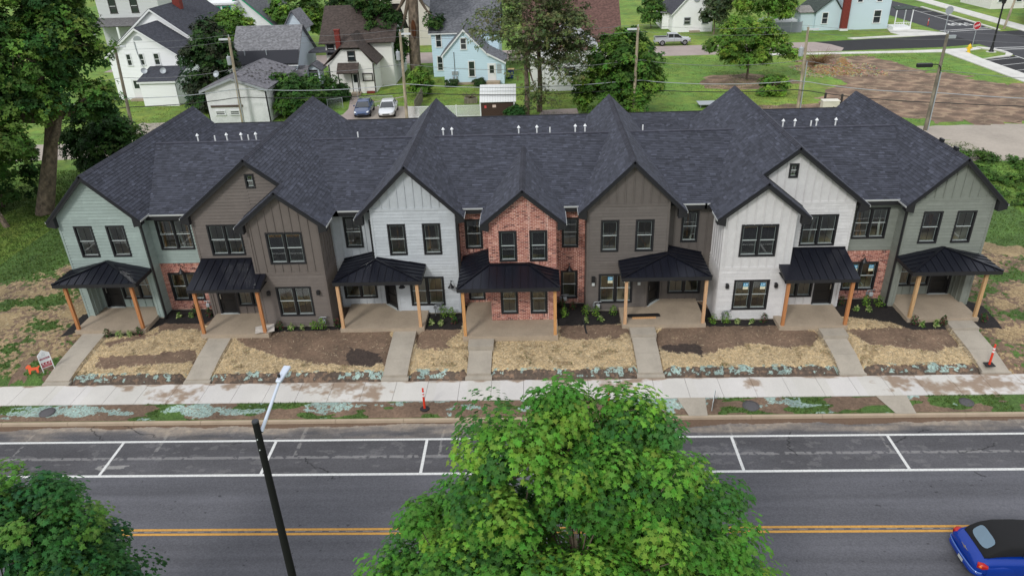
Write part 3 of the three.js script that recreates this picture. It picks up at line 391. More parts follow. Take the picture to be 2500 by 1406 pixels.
// ---- sage green end house (hip porch, recessed door)
function endHouse(name, label, sgn, X0, X1, xc, yr, half, k, mats, post_, eave, porch, ups, low) {
  const t = thing(name, label, 'house', [0, 0, 0], 0, 'attached townhouses in one row');
  const inner = sgn < 0 ? X1 : X0; // side joining the recess
  gable(t, xc, yr, half, half, k, -33.75, -47.5);
  const po = [sgn < 0 ? X0 + .42 : X0 + .34, sgn < 0 ? X1 - .34 : X1 - .42, yB, 3.42], ops = ups.map(u => opening(...u));
  const poly = gw(X0, X1, yB, xc, yr, k), lowBits = minus([clip(poly, 1, -1, 3.5)], po), lapTop = mats.band ? clip(clip(poly, 1, 1, 3.5), 1, -1, mats.band) : clip(poly, 1, 1, 3.5);
  { let ps = [poly]; for (const o of [...ops, po]) ps = minus(ps, o); const g = new GB(); for (const p of ps) g.prism(p, FA, -.15, 0); part('wall', g.geo(), M.sheath, t); }
  lap(t, FA, lapTop, ops, mats.m); for (const p of lowBits) lap(t, FA, p, [], mats.m);
  if (mats.band) { batten(t, FA, clip(poly, 1, 1, mats.band), [], mats.m); bandBoard(t, FA, X0, X1, mats.band, mats.m[1]); }
  corner(t, FA, X0 + .05, yB, poly[poly.length - 1][1], mats.m[1]); corner(t, FA, X1 - .05, yB, poly[2][1], mats.m[1]);
  corner(t, FA, po[0] - .06, yB, 3.4, mats.m[1], .12); corner(t, FA, po[1] + .06, yB, 3.4, mats.m[1], .12);
  ups.forEach(u => win(t, FA, ...u));
  // recessed entry
  const FE = front(-35.02), e0 = X0 + .1, e1 = X1 - .1; wallCore(t, FE, rect(e0, e1, yB, 3.5), [opening(...low.win), [low.door[0] + .05, low.door[1] - .05, yP, low.door[3] - .05]], 'entry_wall'); batten(t, FE, rect(e0, e1, yB, 3.5), [opening(...low.win), low.door], mats.m); win(t, FE, ...low.win, 2); door(t, FE, ...low.door, sgn);
  for (const [F, x] of [[rightF(po[0]), po[0]], [leftF(po[1]), po[1]]]) { const a = F.U.z > 0 ? rect(-35.0, zA - .0, yB, 3.42) : rect(-zA, 35.0, yB, 3.42); part('wall', new GB().prism(a, F, -.15, 0).geo(), M.sheath, t); batten(t, F, a, [], mats.m); }
  part('porch_ceiling', box(e0, e1, 3.42, 3.5, -35.0, zA - .16), M.blackTrim, t);
  // side wall toward the recess and outer side wall
  const si = sgn < 0 ? rightF(X1) : leftF(X0), so = sgn < 0 ? leftF(X0) : rightF(X1), r = (F, a, b) => F.U.z > 0 ? rect(b, a, yB, 6.2) : rect(-a, -b, yB, 6.2);
  part('wall', new GB().prism(r(si, zA - .155, zR), si, -.12, 0).geo(), M.sheath, t); lap(t, si, r(si, zA, zR), [], mats.m);
  part('wall', new GB().prism(r(so, zA - .155, zBack), so, -.15, 0).geo(), M.sheath, t); lap(t, so, r(so, zA, zBack), [], mats.m);
  foundation(t, X0, X1, zA);
  // porch: slab, posts, hipped metal roof
  slab(t, [[porch.x0, zA + .0], [porch.x0, porch.z], [porch.x1, porch.z], [porch.x1, zA]]); slab(t, [[po[0] + .02, -35.0], [po[0] + .02, zA - .002], [po[1] - .02, zA - .002], [po[1] - .02, -35.0]], 'entry_slab');
  const ye = eave.y, yt = ye + .5, xm = (eave.x0 + eave.x1) / 2, zf = eave.z, zw = zA + .05, ap = [xm, yt, zw + .12];
  metalPlane(t, [[eave.x0, ye, zf], [eave.x1, ye, zf], ap], [eave.x0, ye, zf], [eave.x1, ye, zf]);
  metalPlane(t, [[eave.x0, ye, zw], [eave.x0, ye, zf], ap, [xm, yt, zw]], [eave.x0, ye, zw], [eave.x0, ye, zf]); metalPlane(t, [[eave.x1, ye, zf], [eave.x1, ye, zw], [xm, yt, zw], ap], [eave.x1, ye, zf], [eave.x1, ye, zw]);
  for (const x of [eave.x0, eave.x1]) beam(t, 'hip_cap', [x, ye + .03, zf], [xm, yt + .03, zw + .12], .15, .03, M.seam);
  porchEave(t, eave.x0, eave.x1, zf, zw, ye); for (const p of porch.posts) post(t, p[0], p[1], yP, ye - .2, post_);
  return { t, po };
}
function porchEave(t, x0, x1, zf, zw, ye, zl = zw, zr = zw) { part('porch_fascia', box(x0, x1, ye - .2, ye - .005, zf - .03, zf), M.blackTrim, t); part('porch_fascia', box(x0, x0 + .03, ye - .2, ye - .005, zl, zf - .03), M.blackTrim, t); part('porch_fascia', box(x1 - .03, x1, ye - .2, ye - .005, zr, zf - .03), M.blackTrim, t); part('porch_beam', box(x0 + .25, x1 - .25, ye - .22, ye - .04, zf - .42, zf - .24), M.blackTrim, t); part('porch_soffit', box(x0 + .03, x1 - .03, ye - .16, ye - .14, Math.max(zl, zr), zf - .03), M.blackTrim, t); }
function brickBase(t, x0, x1, w, mats, up, low, lightU) { // recessed wall: bricks below, siding above
  const yb = 3.55; wallCore(t, FR, rect(x0, x1, yB, 6.3), [opening(...up), opening(...low)]); lap(t, FR, rect(x0, x1, yb, 6.2), [opening(...up)], mats); win(t, FR, ...up, 2);
  bricks(t, FR, rect(x0, x1, yB, yb), [opening(...low)], { n: 260 }, [[x0, x1, yb - .2, yb], [low[0], low[1], low[2] - .2, low[2]]]); win(t, FR, ...low, 2, w); part('brick_ledge', new GB().prism(rect(x0, x1, yb, yb + .05), FR, 0, .06).geo(), mats[1], t);
  foundation(t, x0, x1, zR); sconce(t, FR, lightU, low[3] + .28, 'neck');
}
{ const { t } = endHouse('townhouse', 'sage green clapboard end townhouse with recessed door and hipped metal porch', -1, -24.35, -20.18, -22.27, 8.84, 2.42, .985, { m: M.sideA }, M.cedar, { x0: -24.45, x1: -20.15, z: -32.3, y: 3.68 }, { x0: -24.22, x1: -20.48, z: -32.5, posts: [[-24.07, -32.66], [-20.66, -32.68]] }, [[-23.57, -22.62, 4.37, 6.11], [-21.91, -20.96, 4.37, 6.11]], { door: [-23.72, -22.72, yP, 3.1], win: [-22.66, -20.75, 1.4, 3.05] });
  brickBase(t, -20.18, -17.47, {}, M.sideA, [-19.8, -18.0, 4.32, 6.04], [-19.85, -18.13, 1.29, 2.98], -18.95); mainRoof(t, -22.2, -17.5); eaveLine(t, -20.0, -17.6); shell(t, -24.2, -17.5, [[-24.2, -20.3, -34.27]]); downspout(t, -20.06, zA + .1 - .04, .75, 6.2); vents(t, [[-19.5, 1], [-18.5, 0], [-17.8, 1]]); }
{ const { t } = endHouse('townhouse', 'grey green end townhouse with board and batten gable and hipped metal porch', 1, 18.05, 22.1, 20.14, 8.69, 2.4, .967, { m: M.sideG, band: 6.59 }, M.postMats.G, { x0: 17.95, x1: 22.2, z: -32.2, y: 3.6 }, { x0: 18.36, x1: 21.83, z: -32.4, posts: [[18.5, -32.57], [21.7, -32.57]] }, [[18.81, 19.74, 4.26, 5.97], [20.42, 21.35, 4.27, 5.97]], { door: [20.46, 21.53, yP, 3.05], win: [18.45, 20.41, 1.4, 3.0] });
  brickBase(t, 15.46, 18.05, { sticker: 1 }, M.sideG, [15.9, 17.58, 4.2, 5.88], [15.86, 17.58, 1.24, 2.89], 16.7); mainRoof(t, 15.5, 20.1); eaveLine(t, 15.6, 17.9); shell(t, 15.5, 22.0, [[18.2, 22, -34.27]]); downspout(t, 17.95, zA + .06, .75, 6.2); vents(t, [[15.65, 1], [16.7, 1]]);
  for (const z of [-36.6, -35.2]) part('roof_bracket', box(20.1, 20.2, 8.66, 8.86, z - .05, z + .3), M.black, t); }

// ---- wide gabled houses with a projecting bay (brown and white)
function bayHouse(name, label, s, O) { // s=+1: bay on the right
  const t = thing(name, label, 'house', [0, 0, 0], 0, 'attached townhouses in one row'), m = O.m, { xc, yr, k, xs, ys, ks, half, halfS } = O;
  const X0 = s > 0 ? O.xOut : O.xIn, X1 = s > 0 ? O.xIn : O.xOut; // wall extents (xOut = far from the bay)
  const so = s < 0; // outer full slope, inner slope shared with the bay gable
  const zS = -32.6, z0 = -33.75, z1 = -46.6, e = xs + s * halfS, ye = ys - ks * halfS;
  // outer slope
  const xo = xc - s * half, yo = yr - k * half, P = so ? [[xo, yo, z0], [xo, yo, z1], [xc, yr, z1], [xc, yr, z0]] : [[xo, yo, z1], [xo, yo, z0], [xc, yr, z0], [xc, yr, z1]]; shingles(t, P, P[0], P[1]);
  // inner slope: upper part from main gable, lower part runs out over the bay
  const ym = yr - k * Math.abs(xs - xc); const up = so ? [[xs, ym, z1], [xs, ym, z0], [xc, yr, z0], [xc, yr, z1]] : [[xs, ym, z0], [xs, ym, z1], [xc, yr, z1], [xc, yr, z0]]; shingles(t, up, up[0], up[1]);
  const lo = so ? [[e, ye, z1], [e, ye, zS], [xs, ys, zS], [xs, ym, z1]] : [[e, ye, zS], [e, ye, z1], [xs, ym, z1], [xs, ys, zS]]; shingles(t, lo, lo[0], lo[1]);
  const oi = xs - s * halfS, yi = ys - ks * halfS, li = so ? [[oi, yi, zS], [oi, yi, zA], [xs, ys, zA], [xs, ys, zS]] : [[oi, yi, zA], [oi, yi, zS], [xs, ys, zS], [xs, ys, zA]]; shingles(t, li, li[0], li[1]);
  ridgeCaps(t, [xc, yr, z0], [xc, yr, z1], k, k); ridgeCaps(t, [xs, ys, zS], [xs, ys, z0 - .1], ks, ks);
  if (s > 0) { rakes(t, xc, yr, half, Math.abs(xs - xc), k, z0, { noRetR: 1 }); rakes(t, xs, ys, halfS, halfS, ks, zS, { noRetL: 0, dripLen: 1.1 }); } else { rakes(t, xc, yr, Math.abs(xs - xc), half, k, z0, { noRetL: 1 }); rakes(t, xs, ys, halfS, halfS, ks, zS, { dripLen: 1.1 }); }
  part('flashing', beamGeo([oi, yi + .03, zA + .05], [xs, ys + .03, zA + .05], .1, .05), M.deck, t);
  // main wall
  const poly = gw(X0, X1, yB, xc, yr, k), bx = [O.bay0, O.bay1], ops = [opening(...O.up), opening(...O.attic), opening(...O.low), [O.door[0] + .05, O.door[1] - .05, yP, O.door[3] - .05]]; wallCore(t, FA, poly, ops);
  const vis = [s > 0 ? clip(poly, 0, -1, O.bay0) : clip(poly, 0, 1, O.bay1), s > 0 ? clip(clip(poly, 0, 1, O.bay0), 1, 1, 5.9) : clip(clip(poly, 0, -1, O.bay1), 1, 1, 5.9)];
  for (const p of vis) { const hi = O.band ? clip(p, 1, 1, O.band) : null, mid = clip(O.band ? clip(p, 1, -1, O.band) : p, 1, 1, 3.6), lw = clip(p, 1, -1, 3.6); if (mid) lap(t, FA, mid, ops, m); if (hi) batten(t, FA, hi, ops, m, .4); if (lw) batten(t, FA, lw, [ops[2], O.door], m); }
  if (O.band) bandBoard(t, FA, X0, X1, O.band, m[1]); corner(t, FA, s > 0 ? X0 + .05 : X1 - .05, yB, 6.4, m[1]);
  win(t, FA, ...O.up, 2); win(t, FA, ...O.attic, 1, { attic: 1 }); win(t, FA, ...O.low, 2); door(t, FA, ...O.door, -s);
  // bay
  const bp = gw(O.bay0, O.bay1, yB, xs, ys, ks), bo = [opening(...O.bup), opening(...O.blow)]; wallCore(t, FB, bp, bo); lap(t, FB, clip(bp, 1, -1, O.bband), [bo[1]], m); batten(t, FB, clip(bp, 1, 1, O.bband), [bo[0]], m); bandBoard(t, FB, O.bay0, O.bay1, O.bband, m[1]); win(t, FB, ...O.bup, 2); win(t, FB, ...O.blow, 2, O.stick ? { sticker: 1 } : {});
  corner(t, FB, O.bay0 + .05, yB, bp[bp.length - 1][1], m[1]); corner(t, FB, O.bay1 - .05, yB, bp[2][1], m[1]); foundation(t, O.bay0, O.bay1, zB);
  for (const [F, far] of [[leftF(O.bay0), s < 0 ? zR : zA], [rightF(O.bay1), s > 0 ? zR : zA]]) { const a = F.U.z > 0 ? rect(far, zB, yB, 6.15) : rect(-zB, -far, yB, 6.15), ac = F.U.z > 0 ? rect(far, zB - .155, yB, 6.15) : rect(-zB + .155, -far, yB, 6.15); part('wall', new GB().prism(ac, F, -.12, 0).geo(), M.sheath, t); lap(t, F, clip(a, 1, -1, O.bband), [], m); batten(t, F, clip(a, 1, 1, O.bband), [], m); part('foundation', new GB().prism(F.U.z > 0 ? rect(far, zB - .3, .3, yB) : rect(-zB + .3, -far, .3, yB), F, -.2, .004).geo(), M.found, t); }
  { const F = s > 0 ? leftF(X0) : rightF(X1), a = F.U.z > 0 ? rect(zR, zA, yB, 6.2) : rect(-zA, -zR, yB, 6.2), ac = F.U.z > 0 ? rect(zR, zA - .155, yB, 6.2) : rect(-zA + .155, -zR, yB, 6.2); part('wall', new GB().prism(ac, F, -.1, 0).geo(), M.sheath, t); lap(t, F, a, [], m); }
  foundation(t, s > 0 ? X0 : O.bay1 + .01, s > 0 ? O.bay0 - .01 : X1, zA);
  for (const [u, v] of O.lights) sconce(t, FB, u, v, 'box');
  // porch with shed metal roof notched round the bay
  const p = O.porch, ze = p.z + .12, yt = 4.13, ye2 = 3.52, edge = s > 0 ? O.bay0 : O.bay1, yAt = z => ye2 + (yt - ye2) * (ze - z) / (ze - zA);
  slab(t, s > 0 ? [[p.x0, zA], [p.x0, p.z], [p.x1, p.z], [p.x1, zB + .002], [edge - .002, zB + .002], [edge - .002, zA]] : [[edge + .002, zA], [edge + .002, zB + .002], [p.x0, zB + .002], [p.x0, p.z], [p.x1, p.z], [p.x1, zA]]);
  const rx0 = p.x0 - .1, rx1 = p.x1 + .1;
  if (s > 0) { metalPlane(t, [[rx0, ye2, ze], [edge - .03, ye2, ze], [edge - .03, yt, zA + .05], [rx0, yt, zA + .05]], [rx0, ye2, ze], [edge - .03, ye2, ze]); metalPlane(t, [[edge - .03, ye2, ze], [rx1, ye2, ze], [rx1, yAt(zB + .05), zB + .05], [edge - .03, yAt(zB + .05), zB + .05]], [edge - .03, ye2, ze], [rx1, ye2, ze]); }
  else { metalPlane(t, [[edge + .03, ye2, ze], [rx1, ye2, ze], [rx1, yt, zA + .05], [edge + .03, yt, zA + .05]], [edge + .03, ye2, ze], [rx1, ye2, ze]); metalPlane(t, [[rx0, ye2, ze], [edge + .03, ye2, ze], [edge + .03, yAt(zB + .05), zB + .05], [rx0, yAt(zB + .05), zB + .05]], [rx0, ye2, ze], [edge + .03, ye2, ze]); }
  part('porch_fascia', box(rx0, rx1, ye2 - .17, ye2 - .005, ze - .03, ze), M.blackTrim, t); const sf = x => new GB().prism([[-ze, ye2 - .17], [-(x === edge ? zB : zA) - .0, (x === edge ? yAt(zB) : yt) - .17], [-(x === edge ? zB : zA), (x === edge ? yAt(zB) : yt) - .005], [-ze, ye2 - .005]], rightF(x), -.02, .0).geo(); part('porch_fascia', sf(s > 0 ? rx0 + .02 : rx1), M.blackTrim, t); part('head_flashing', box(s > 0 ? rx0 : edge, s > 0 ? edge : rx1, yt - .01, yt + .06, zA + .03, zA + .1), M.seam, t); part('porch_fascia', new GB().prism([[-ze, ye2 - .17], [-zB, yAt(zB) - .17], [-zB, yAt(zB) - .005], [-ze, ye2 - .005]], rightF(s > 0 ? rx1 : rx0 + .02), -.02, 0).geo(), M.blackTrim, t);
  part('porch_beam', box(rx0 + .2, rx1 - .2, ye2 - .25, ye2 - .06, ze - .4, ze - .22), M.blackTrim, t); part('porch_soffit', box(rx0 + .03, rx1 - .03, ye2 - .16, ye2 - .14, zB + .05, ze - .03), M.blackTrim, t); for (const q of p.posts) post(t, q[0], q[1], yP, ye2 - .2, M.cedar);
  return t;
}
function beamGeo(a, b, w, h) { const g = new THREE.Group(); const m = beam(g, 'x', a, b, w, h, M.deck); return m.geometry; }
{ const t = bayHouse('townhouse', 'dark taupe townhouse with large clapboard gable and projecting battened bay', 1, { m: M.sideB, xc: -14.06, yr: 9.47, k: .788, half: 3.77, xs: -12.44, ys: 8.2, ks: .79, halfS: 2.25, xOut: -17.47, xIn: -10.7, bay0: -14.25, bay1: -10.7, up: [-16.74, -15.0, 4.33, 6.04], attic: [-14.27, -13.8, 7.92, 8.65], bup: [-13.36, -11.55, 4.32, 6.03], blow: [-13.38, -11.57, 1.34, 3.05], bband: 3.8, door: [-17.05, -16.02, yP, 3.1], low: [-15.98, -14.42, 1.35, 3.0], lights: [[-13.75, 2.75], [-11.2, 2.75]], porch: { x0: -17.3, x1: -13.8, z: -31.9, posts: [[-17.17, -32.05], [-14.0, -32.05]] } });
  mainRoof(t, -17.5, -10.7); eaveLine(t, -10.5, -10.7 + .6); shell(t, -17.45, -10.75, [[-17.3, -14.3, -34.27, 1], [-14.1, -10.85, -33.12, 1]]); vents(t, [[-16.95, 1], [-16.55, 0], [-16.1, 1]]); }
{ const t = bayHouse('townhouse', 'white townhouse with large battened gable, projecting bay and stickers in its windows', -1, { m: M.sideF, xc: 12.3, yr: 9.42, k: .80, half: 3.7, xs: 10.68, ys: 8.12, ks: .80, halfS: 2.2, xOut: 15.46, xIn: 8.9, bay0: 8.9, bay1: 12.3, up: [13.0, 14.74, 4.25, 5.93], attic: [12.0, 12.44, 7.84, 8.55], bup: [9.74, 11.5, 4.26, 5.95], blow: [9.7, 11.45, 1.3, 2.99], stick: 1, band: 6.54, bband: 3.63, door: [14.12, 15.15, yP, 3.05], low: [12.5, 14.06, 1.35, 2.95], lights: [[9.35, 2.72], [11.75, 2.72]], porch: { x0: 11.88, x1: 15.22, z: -31.87, posts: [[12.05, -32.0], [15.1, -31.98]] } });
  mainRoof(t, 8.9, 15.5); eaveLine(t, 8.3, 8.9); shell(t, 8.95, 15.45, [[12.35, 15.3, -34.27, 1], [9.05, 12.15, -33.12, 1]]); vents(t, [[12.96, 0], [13.8, 1], [14.45, 1], [15.35, 0]]); }
// ---- gabled houses with an angled entry (light grey and taupe)
function angleHouse(name, label, s, O) { // s=+1: gable to the right of its recess
  const t = thing(name, label, 'house', [0, 0, 0], 0, 'attached townhouses in one row'), m = O.m, { xc, yr, k, half } = O, X0 = O.x0, X1 = O.x1, iu = s > 0 ? X0 : X1; // iu: upper inner corner
  gable(t, xc, yr, half, half, k, -33.75, -47.4);
  const L0 = s > 0 ? O.lowIn : X0, L1 = s > 0 ? X1 : O.lowIn, poly = gw(X0, X1, 3.45, xc, yr, k), ups = O.ups.map(u => opening(...u)), low = opening(...O.low);
  wallCore(t, FA, poly, ups); wallCore(t, FA, rect(L0, L1, yB, 3.45), [low]);
  lap(t, FA, clip(poly, 1, -1, O.band), ups, m); lap(t, FA, rect(L0, L1, yB, 3.45), [low], m); batten(t, FA, clip(poly, 1, 1, O.band), [], m); bandBoard(t, FA, X0, X1, O.band, m[1]);
  corner(t, FA, X0 + .05, 3.45, poly[poly.length - 1][1], m[1]); corner(t, FA, X1 - .05, 3.45, poly[2][1], m[1]); corner(t, FA, s > 0 ? X1 - .05 : X0 + .05, yB, 3.45, m[1]); corner(t, FA, s > 0 ? L0 + .05 : L1 - .05, yB, 3.45, m[1]);
  O.ups.forEach(u => win(t, FA, ...u)); win(t, FA, ...O.low, 2, O.stick ? { sticker: 1 } : {});
  // angled door wall
  const ax = O.recIn, az = zR - .02, bx = O.lowIn, bz = zA, P = s > 0 ? [ax, az, bx, bz] : [bx, bz, ax, az], len = Math.hypot(P[2] - P[0], P[3] - P[1]), FD = frame([P[0], 0, P[1]], [P[2] - P[0], 0, P[3] - P[1]], [0, 1, 0]);
  wallCore(t, FD, rect(0, len, yB, 3.45), [[.13, len - .13, yP, 3.05]], 'entry_wall'); for (const e of minus([rect(0, len, yB, 3.45)], [.08, len - .08, yP, 3.1])) part('siding_panel', new GB().prism(e, FD, 0, .02).geo(), m[1], t); door(t, FD, .08, len - .08, yP, 3.1, s);
  // recess wall
  const R0 = s > 0 ? O.recOut : Math.min(O.recIn, iu), R1 = s > 0 ? Math.max(O.recIn, iu) : O.recOut, ro = [opening(...O.rup), opening(...O.rlow)]; const rp0 = s > 0 ? O.recOut : O.recIn, rp1 = s > 0 ? O.recIn : O.recOut;
  wallCore(t, FR, rect(R0, R1, yB, 6.3), ro); batten(t, FR, rect(R0, R1, yB, 6.2), ro, m, .41, .12); win(t, FR, ...O.rup); win(t, FR, ...O.rlow, 2);
  { const F = s > 0 ? leftF(X0) : rightF(X1), a = F.U.z > 0 ? rect(zR, zA, 3.45, 6.2) : rect(-zA, -zR, 3.45, 6.2); part('wall', new GB().prism(F.U.z > 0 ? rect(zR, zA - .155, 3.45, 6.2) : rect(-zA + .155, -zR, 3.45, 6.2), F, -.12, 0).geo(), M.sheath, t); lap(t, F, a, [], m); }
  { const F = s > 0 ? rightF(X1) : leftF(X0), a = F.U.z > 0 ? rect(zR - .1, zA, yB, 6.2) : rect(-zA, -zR + .1, yB, 6.2); part('wall', new GB().prism(a.map(q => [F.U.z > 0 ? Math.min(q[0], zA - .155) : Math.max(q[0], -zA + .155), q[1]]), F, -.12, 0).geo(), M.sheath, t); lap(t, F, a, [], m); }
  part('porch_ceiling', box(s > 0 ? X0 : O.lowIn, s > 0 ? O.lowIn : X1, 3.4, 3.45, zR, zA - .16), M.blackTrim, t);
  foundation(t, L0, L1, zA); foundation(t, R0, R1, zR);
  // porch
  const p = O.porch, ye = 3.58, yt = 4.03, zf = p.z + .05, xa = O.apex, ex0 = O.e0, ex1 = O.e1, zl = s > 0 ? zR + .05 : zA + .05, zr = s > 0 ? zA + .05 : zR + .05, ap = [xa, yt, zA + .25];
  slab(t, s > 0 ? [[p.x0, zR], [p.x0, p.z], [p.x1, p.z], [p.x1, zA + .002], [O.lowIn, zA + .002], [O.recIn, zR]] : [[p.x0, zA + .002], [p.x0, p.z], [p.x1, p.z], [p.x1, zR], [O.recIn, zR], [O.lowIn, zA + .002]]);
  metalPlane(t, [[ex0, ye, zf], [ex1, ye, zf], ap], [ex0, ye, zf], [ex1, ye, zf]);
  metalPlane(t, [[ex0, ye, zl], [ex0, ye, zf], ap, [xa, yt, zl]], [ex0, ye, zl], [ex0, ye, zf]); metalPlane(t, [[ex1, ye, zf], [ex1, ye, zr], [xa, yt, zr], ap], [ex1, ye, zf], [ex1, ye, zr]);
  for (const x of [ex0, ex1]) beam(t, 'hip_cap', [x, ye + .03, zf], [ap[0], yt + .03, ap[2]], .13, .03, M.seam); beam(t, 'wall_flashing', [ex0, ye + .03, zl], [xa, yt + .03, zl], .06, .07, M.seam); beam(t, 'wall_flashing', [xa, yt + .03, zr], [ex1, ye + .03, zr], .06, .07, M.seam);
  porchEave(t, ex0, ex1, zf, zA + .05, ye, zl, zr); for (const q of p.posts) post(t, q[0], q[1], yP, ye - .2, O.post);
  for (const [u, v, kd] of O.lights) sconce(t, FA, u, v, kd);
  return t;
}
{ const t = angleHouse('townhouse', 'pale grey townhouse with battened gable and door set at an angle', 1, { m: M.sideC, xc: -6.37, yr: 8.95, k: .978, half: 2.73, x0: -8.36, x1: -4.13, band: 6.63, lowIn: -7.42, recIn: -8.28, recOut: -10.7, ups: [[-7.57, -6.66, 4.16, 5.88], [-5.81, -4.89, 4.16, 5.88]], low: [-6.73, -4.94, 1.21, 2.9], rup: [-10.0, -9.08, 4.25, 5.96], rlow: [-10.47, -8.69, 1.25, 2.9], apex: -8.3, e0: -10.22, e1: -5.8, post: M.postMats.C, porch: { x0: -10.2, x1: -5.88, z: -32.27, posts: [[-10.05, -32.4], [-6.07, -32.42]] }, lights: [[-4.55, 2.55, 'neck'], [-7.1, 2.6, 'neck']] });
  mainRoof(t, -10.7, -4.1); eaveLine(t, -10.35, -8.9); eaveLine(t, -4.1, -3.68); shell(t, -10.65, -4.15, [[-8.2, -4.3, -34.27]]); downspout(t, -8.44, zA - .02, 3.6, 6.1); downspout(t, -4.06, zA + .04, .75, 6.1); vents(t, [[-10.2, 0], [-5.3, 1], [-4.8, 1]]); }
{ const t = angleHouse('townhouse', 'warm taupe townhouse with battened gable beside the brick house', -1, { m: M.sideE, xc: 4.64, yr: 8.93, k: .978, half: 2.65, x0: 2.45, x1: 6.5, band: 6.62, lowIn: 5.58, recIn: 6.4, recOut: 8.9, ups: [[3.13, 4.03, 4.13, 5.84], [4.85, 5.77, 4.13, 5.84]], low: [3.08, 4.83, 1.18, 2.88], stick: 1, rup: [7.28, 8.14, 4.2, 5.9], rlow: [6.8, 8.52, 1.22, 2.85], apex: 6.5, e0: 4.05, e1: 8.4, post: M.postMats.E, porch: { x0: 4.16, x1: 8.34, z: -32.23, posts: [[4.3, -32.38], [8.2, -32.38]] }, lights: [[2.8, 2.5, 'long'], [5.15, 2.5, 'long']] });
  mainRoof(t, 2.4, 8.9); eaveLine(t, 7.2, 8.4); shell(t, 2.45, 8.85, [[2.6, 6.35, -34.27]]); vents(t, [[2.75, 1], [6.0, 0]]); }
// ---- brick house in the middle
{ const t = thing('townhouse', 'red brick townhouse at the middle of the row with wide metal porch', 'house', [0, 0, 0], 0, 'attached townhouses in one row'), xc = -.72, yr = 8.04, k = .835, b0 = -2.42, b1 = .86, X0 = -4.05, X1 = 2.42;
  gable(t, xc, yr, 2.07, 2.07, k, -32.6, -39.6, { dripLen: 1.6 });
  const poly = gw(b0, b1, yB, xc, yr, k), W = [[-1.92, -1.05, 4.23, 5.88], [-.43, .44, 4.23, 5.88], [-1.95, -1.08, 1.27, 2.95], [-.45, .42, 1.27, 2.95]], ops = W.map(w => opening(...w)); wallCore(t, FB, poly, ops);
  bricks(t, FB, poly, ops, { n: 290 }, W.map(w => [w[0] - .03, w[1] + .03, w[2] - .2, w[2]])); W.forEach(w => win(t, FB, ...w));
  const RW = [[-3.76, -2.87, 4.06, 5.7], [1.21, 2.07, 4.02, 5.68], [1.16, 2.04, 1.03, 2.69], [-3.77, -2.88, 1.03, 2.69]], ro = RW.map(w => opening(...w)); wallCore(t, FR, rect(X0, X1, yB, 6.3), ro);
  for (const [a, b] of [[X0, b0], [b1, X1]]) bricks(t, FR, rect(a, b, yB, 6.2), ro, { n: 0 }, RW.filter(w => w[0] > a - .1 && w[1] < b + .1).map(w => [w[0] - .03, w[1] + .03, w[2] - .2, w[2]])); RW.forEach(w => win(t, FR, ...w));
  for (const F of [leftF(b0), rightF(b1)]) { const a = F.U.z > 0 ? rect(zR, zB, yB, 6.3) : rect(-zB, -zR, yB, 6.3), ac = F.U.z > 0 ? rect(zR, zB - .155, yB, 6.3) : rect(-zB + .155, -zR, yB, 6.3); part('wall', new GB().prism(ac, F, -.12, 0).geo(), M.sheath, t); bricks(t, F, a, [], { n: 0 }); }
  foundation(t, b0, b1, zB); foundation(t, X0, X1, zR); sconce(t, FR, 1.6, 3.0, 'neck');
  const ye = 3.66, yt = 4.12, zf = -31.15, e0 = -3.95, e1 = 1.0, r0 = -2.46, r1 = -.5, zw = zB + .06, zl = zR + .06;
  slab(t, [[-3.83, zR], [-3.83, -31.33], [.9, -31.3], [.9, zB + .002], [b0, zB + .002], [b0, zR]]);
  metalPlane(t, [[e0, ye, zf], [e1, ye, zf], [r1, yt, zw + .05], [r0, yt, zw + .05]], [e0, ye, zf], [e1, ye, zf]); metalPlane(t, [[e0, ye, zl], [e0, ye, zf], [r0, yt, zw + .05], [r0, yt, zl]], [e0, ye, zl], [e0, ye, zf]); metalPlane(t, [[e1, ye, zf], [e1, ye, zw], [r1, yt, zw], [r1, yt, zw + .05]], [e1, ye, zf], [e1, ye, zw]);
  beam(t, 'hip_cap', [e0, ye + .03, zf], [r0, yt + .03, zw + .05], .13, .03, M.seam); beam(t, 'hip_cap', [e1, ye + .03, zf], [r1, yt + .03, zw + .05], .13, .03, M.seam); beam(t, 'ridge_cap', [r0, yt + .03, zw + .05], [r1, yt + .03, zw + .05], .16, .05, M.seam); beam(t, 'wall_flashing', [r0 + .01, yt + .05, zl], [r0 + .01, yt + .05, zw], .06, .14, M.seam); beam(t, 'wall_flashing', [r1, yt + .03, zw], [e1, ye + .03, zw], .06, .08, M.seam);
  porchEave(t, e0, e1, zf, zw, ye, zl, zw); for (const [x, z] of [[-3.7, -31.45], [.76, -31.45]]) post(t, x, z, yP, ye - .2, M.postMats.D);
  mainRoof(t, -4.1, 2.4); eaveLine(t, -3.68, -2.75); eaveLine(t, 1.3, 2.05); shell(t, -4.05, 2.35, [[-2.28, .72, -33.12, 1]]); vents(t, [[-1, 1], [.03, 1], [.77, 0], [2.2, 1]]);
  downspout(t, X1 + .02, zR + .08, .75, 6.0);
}
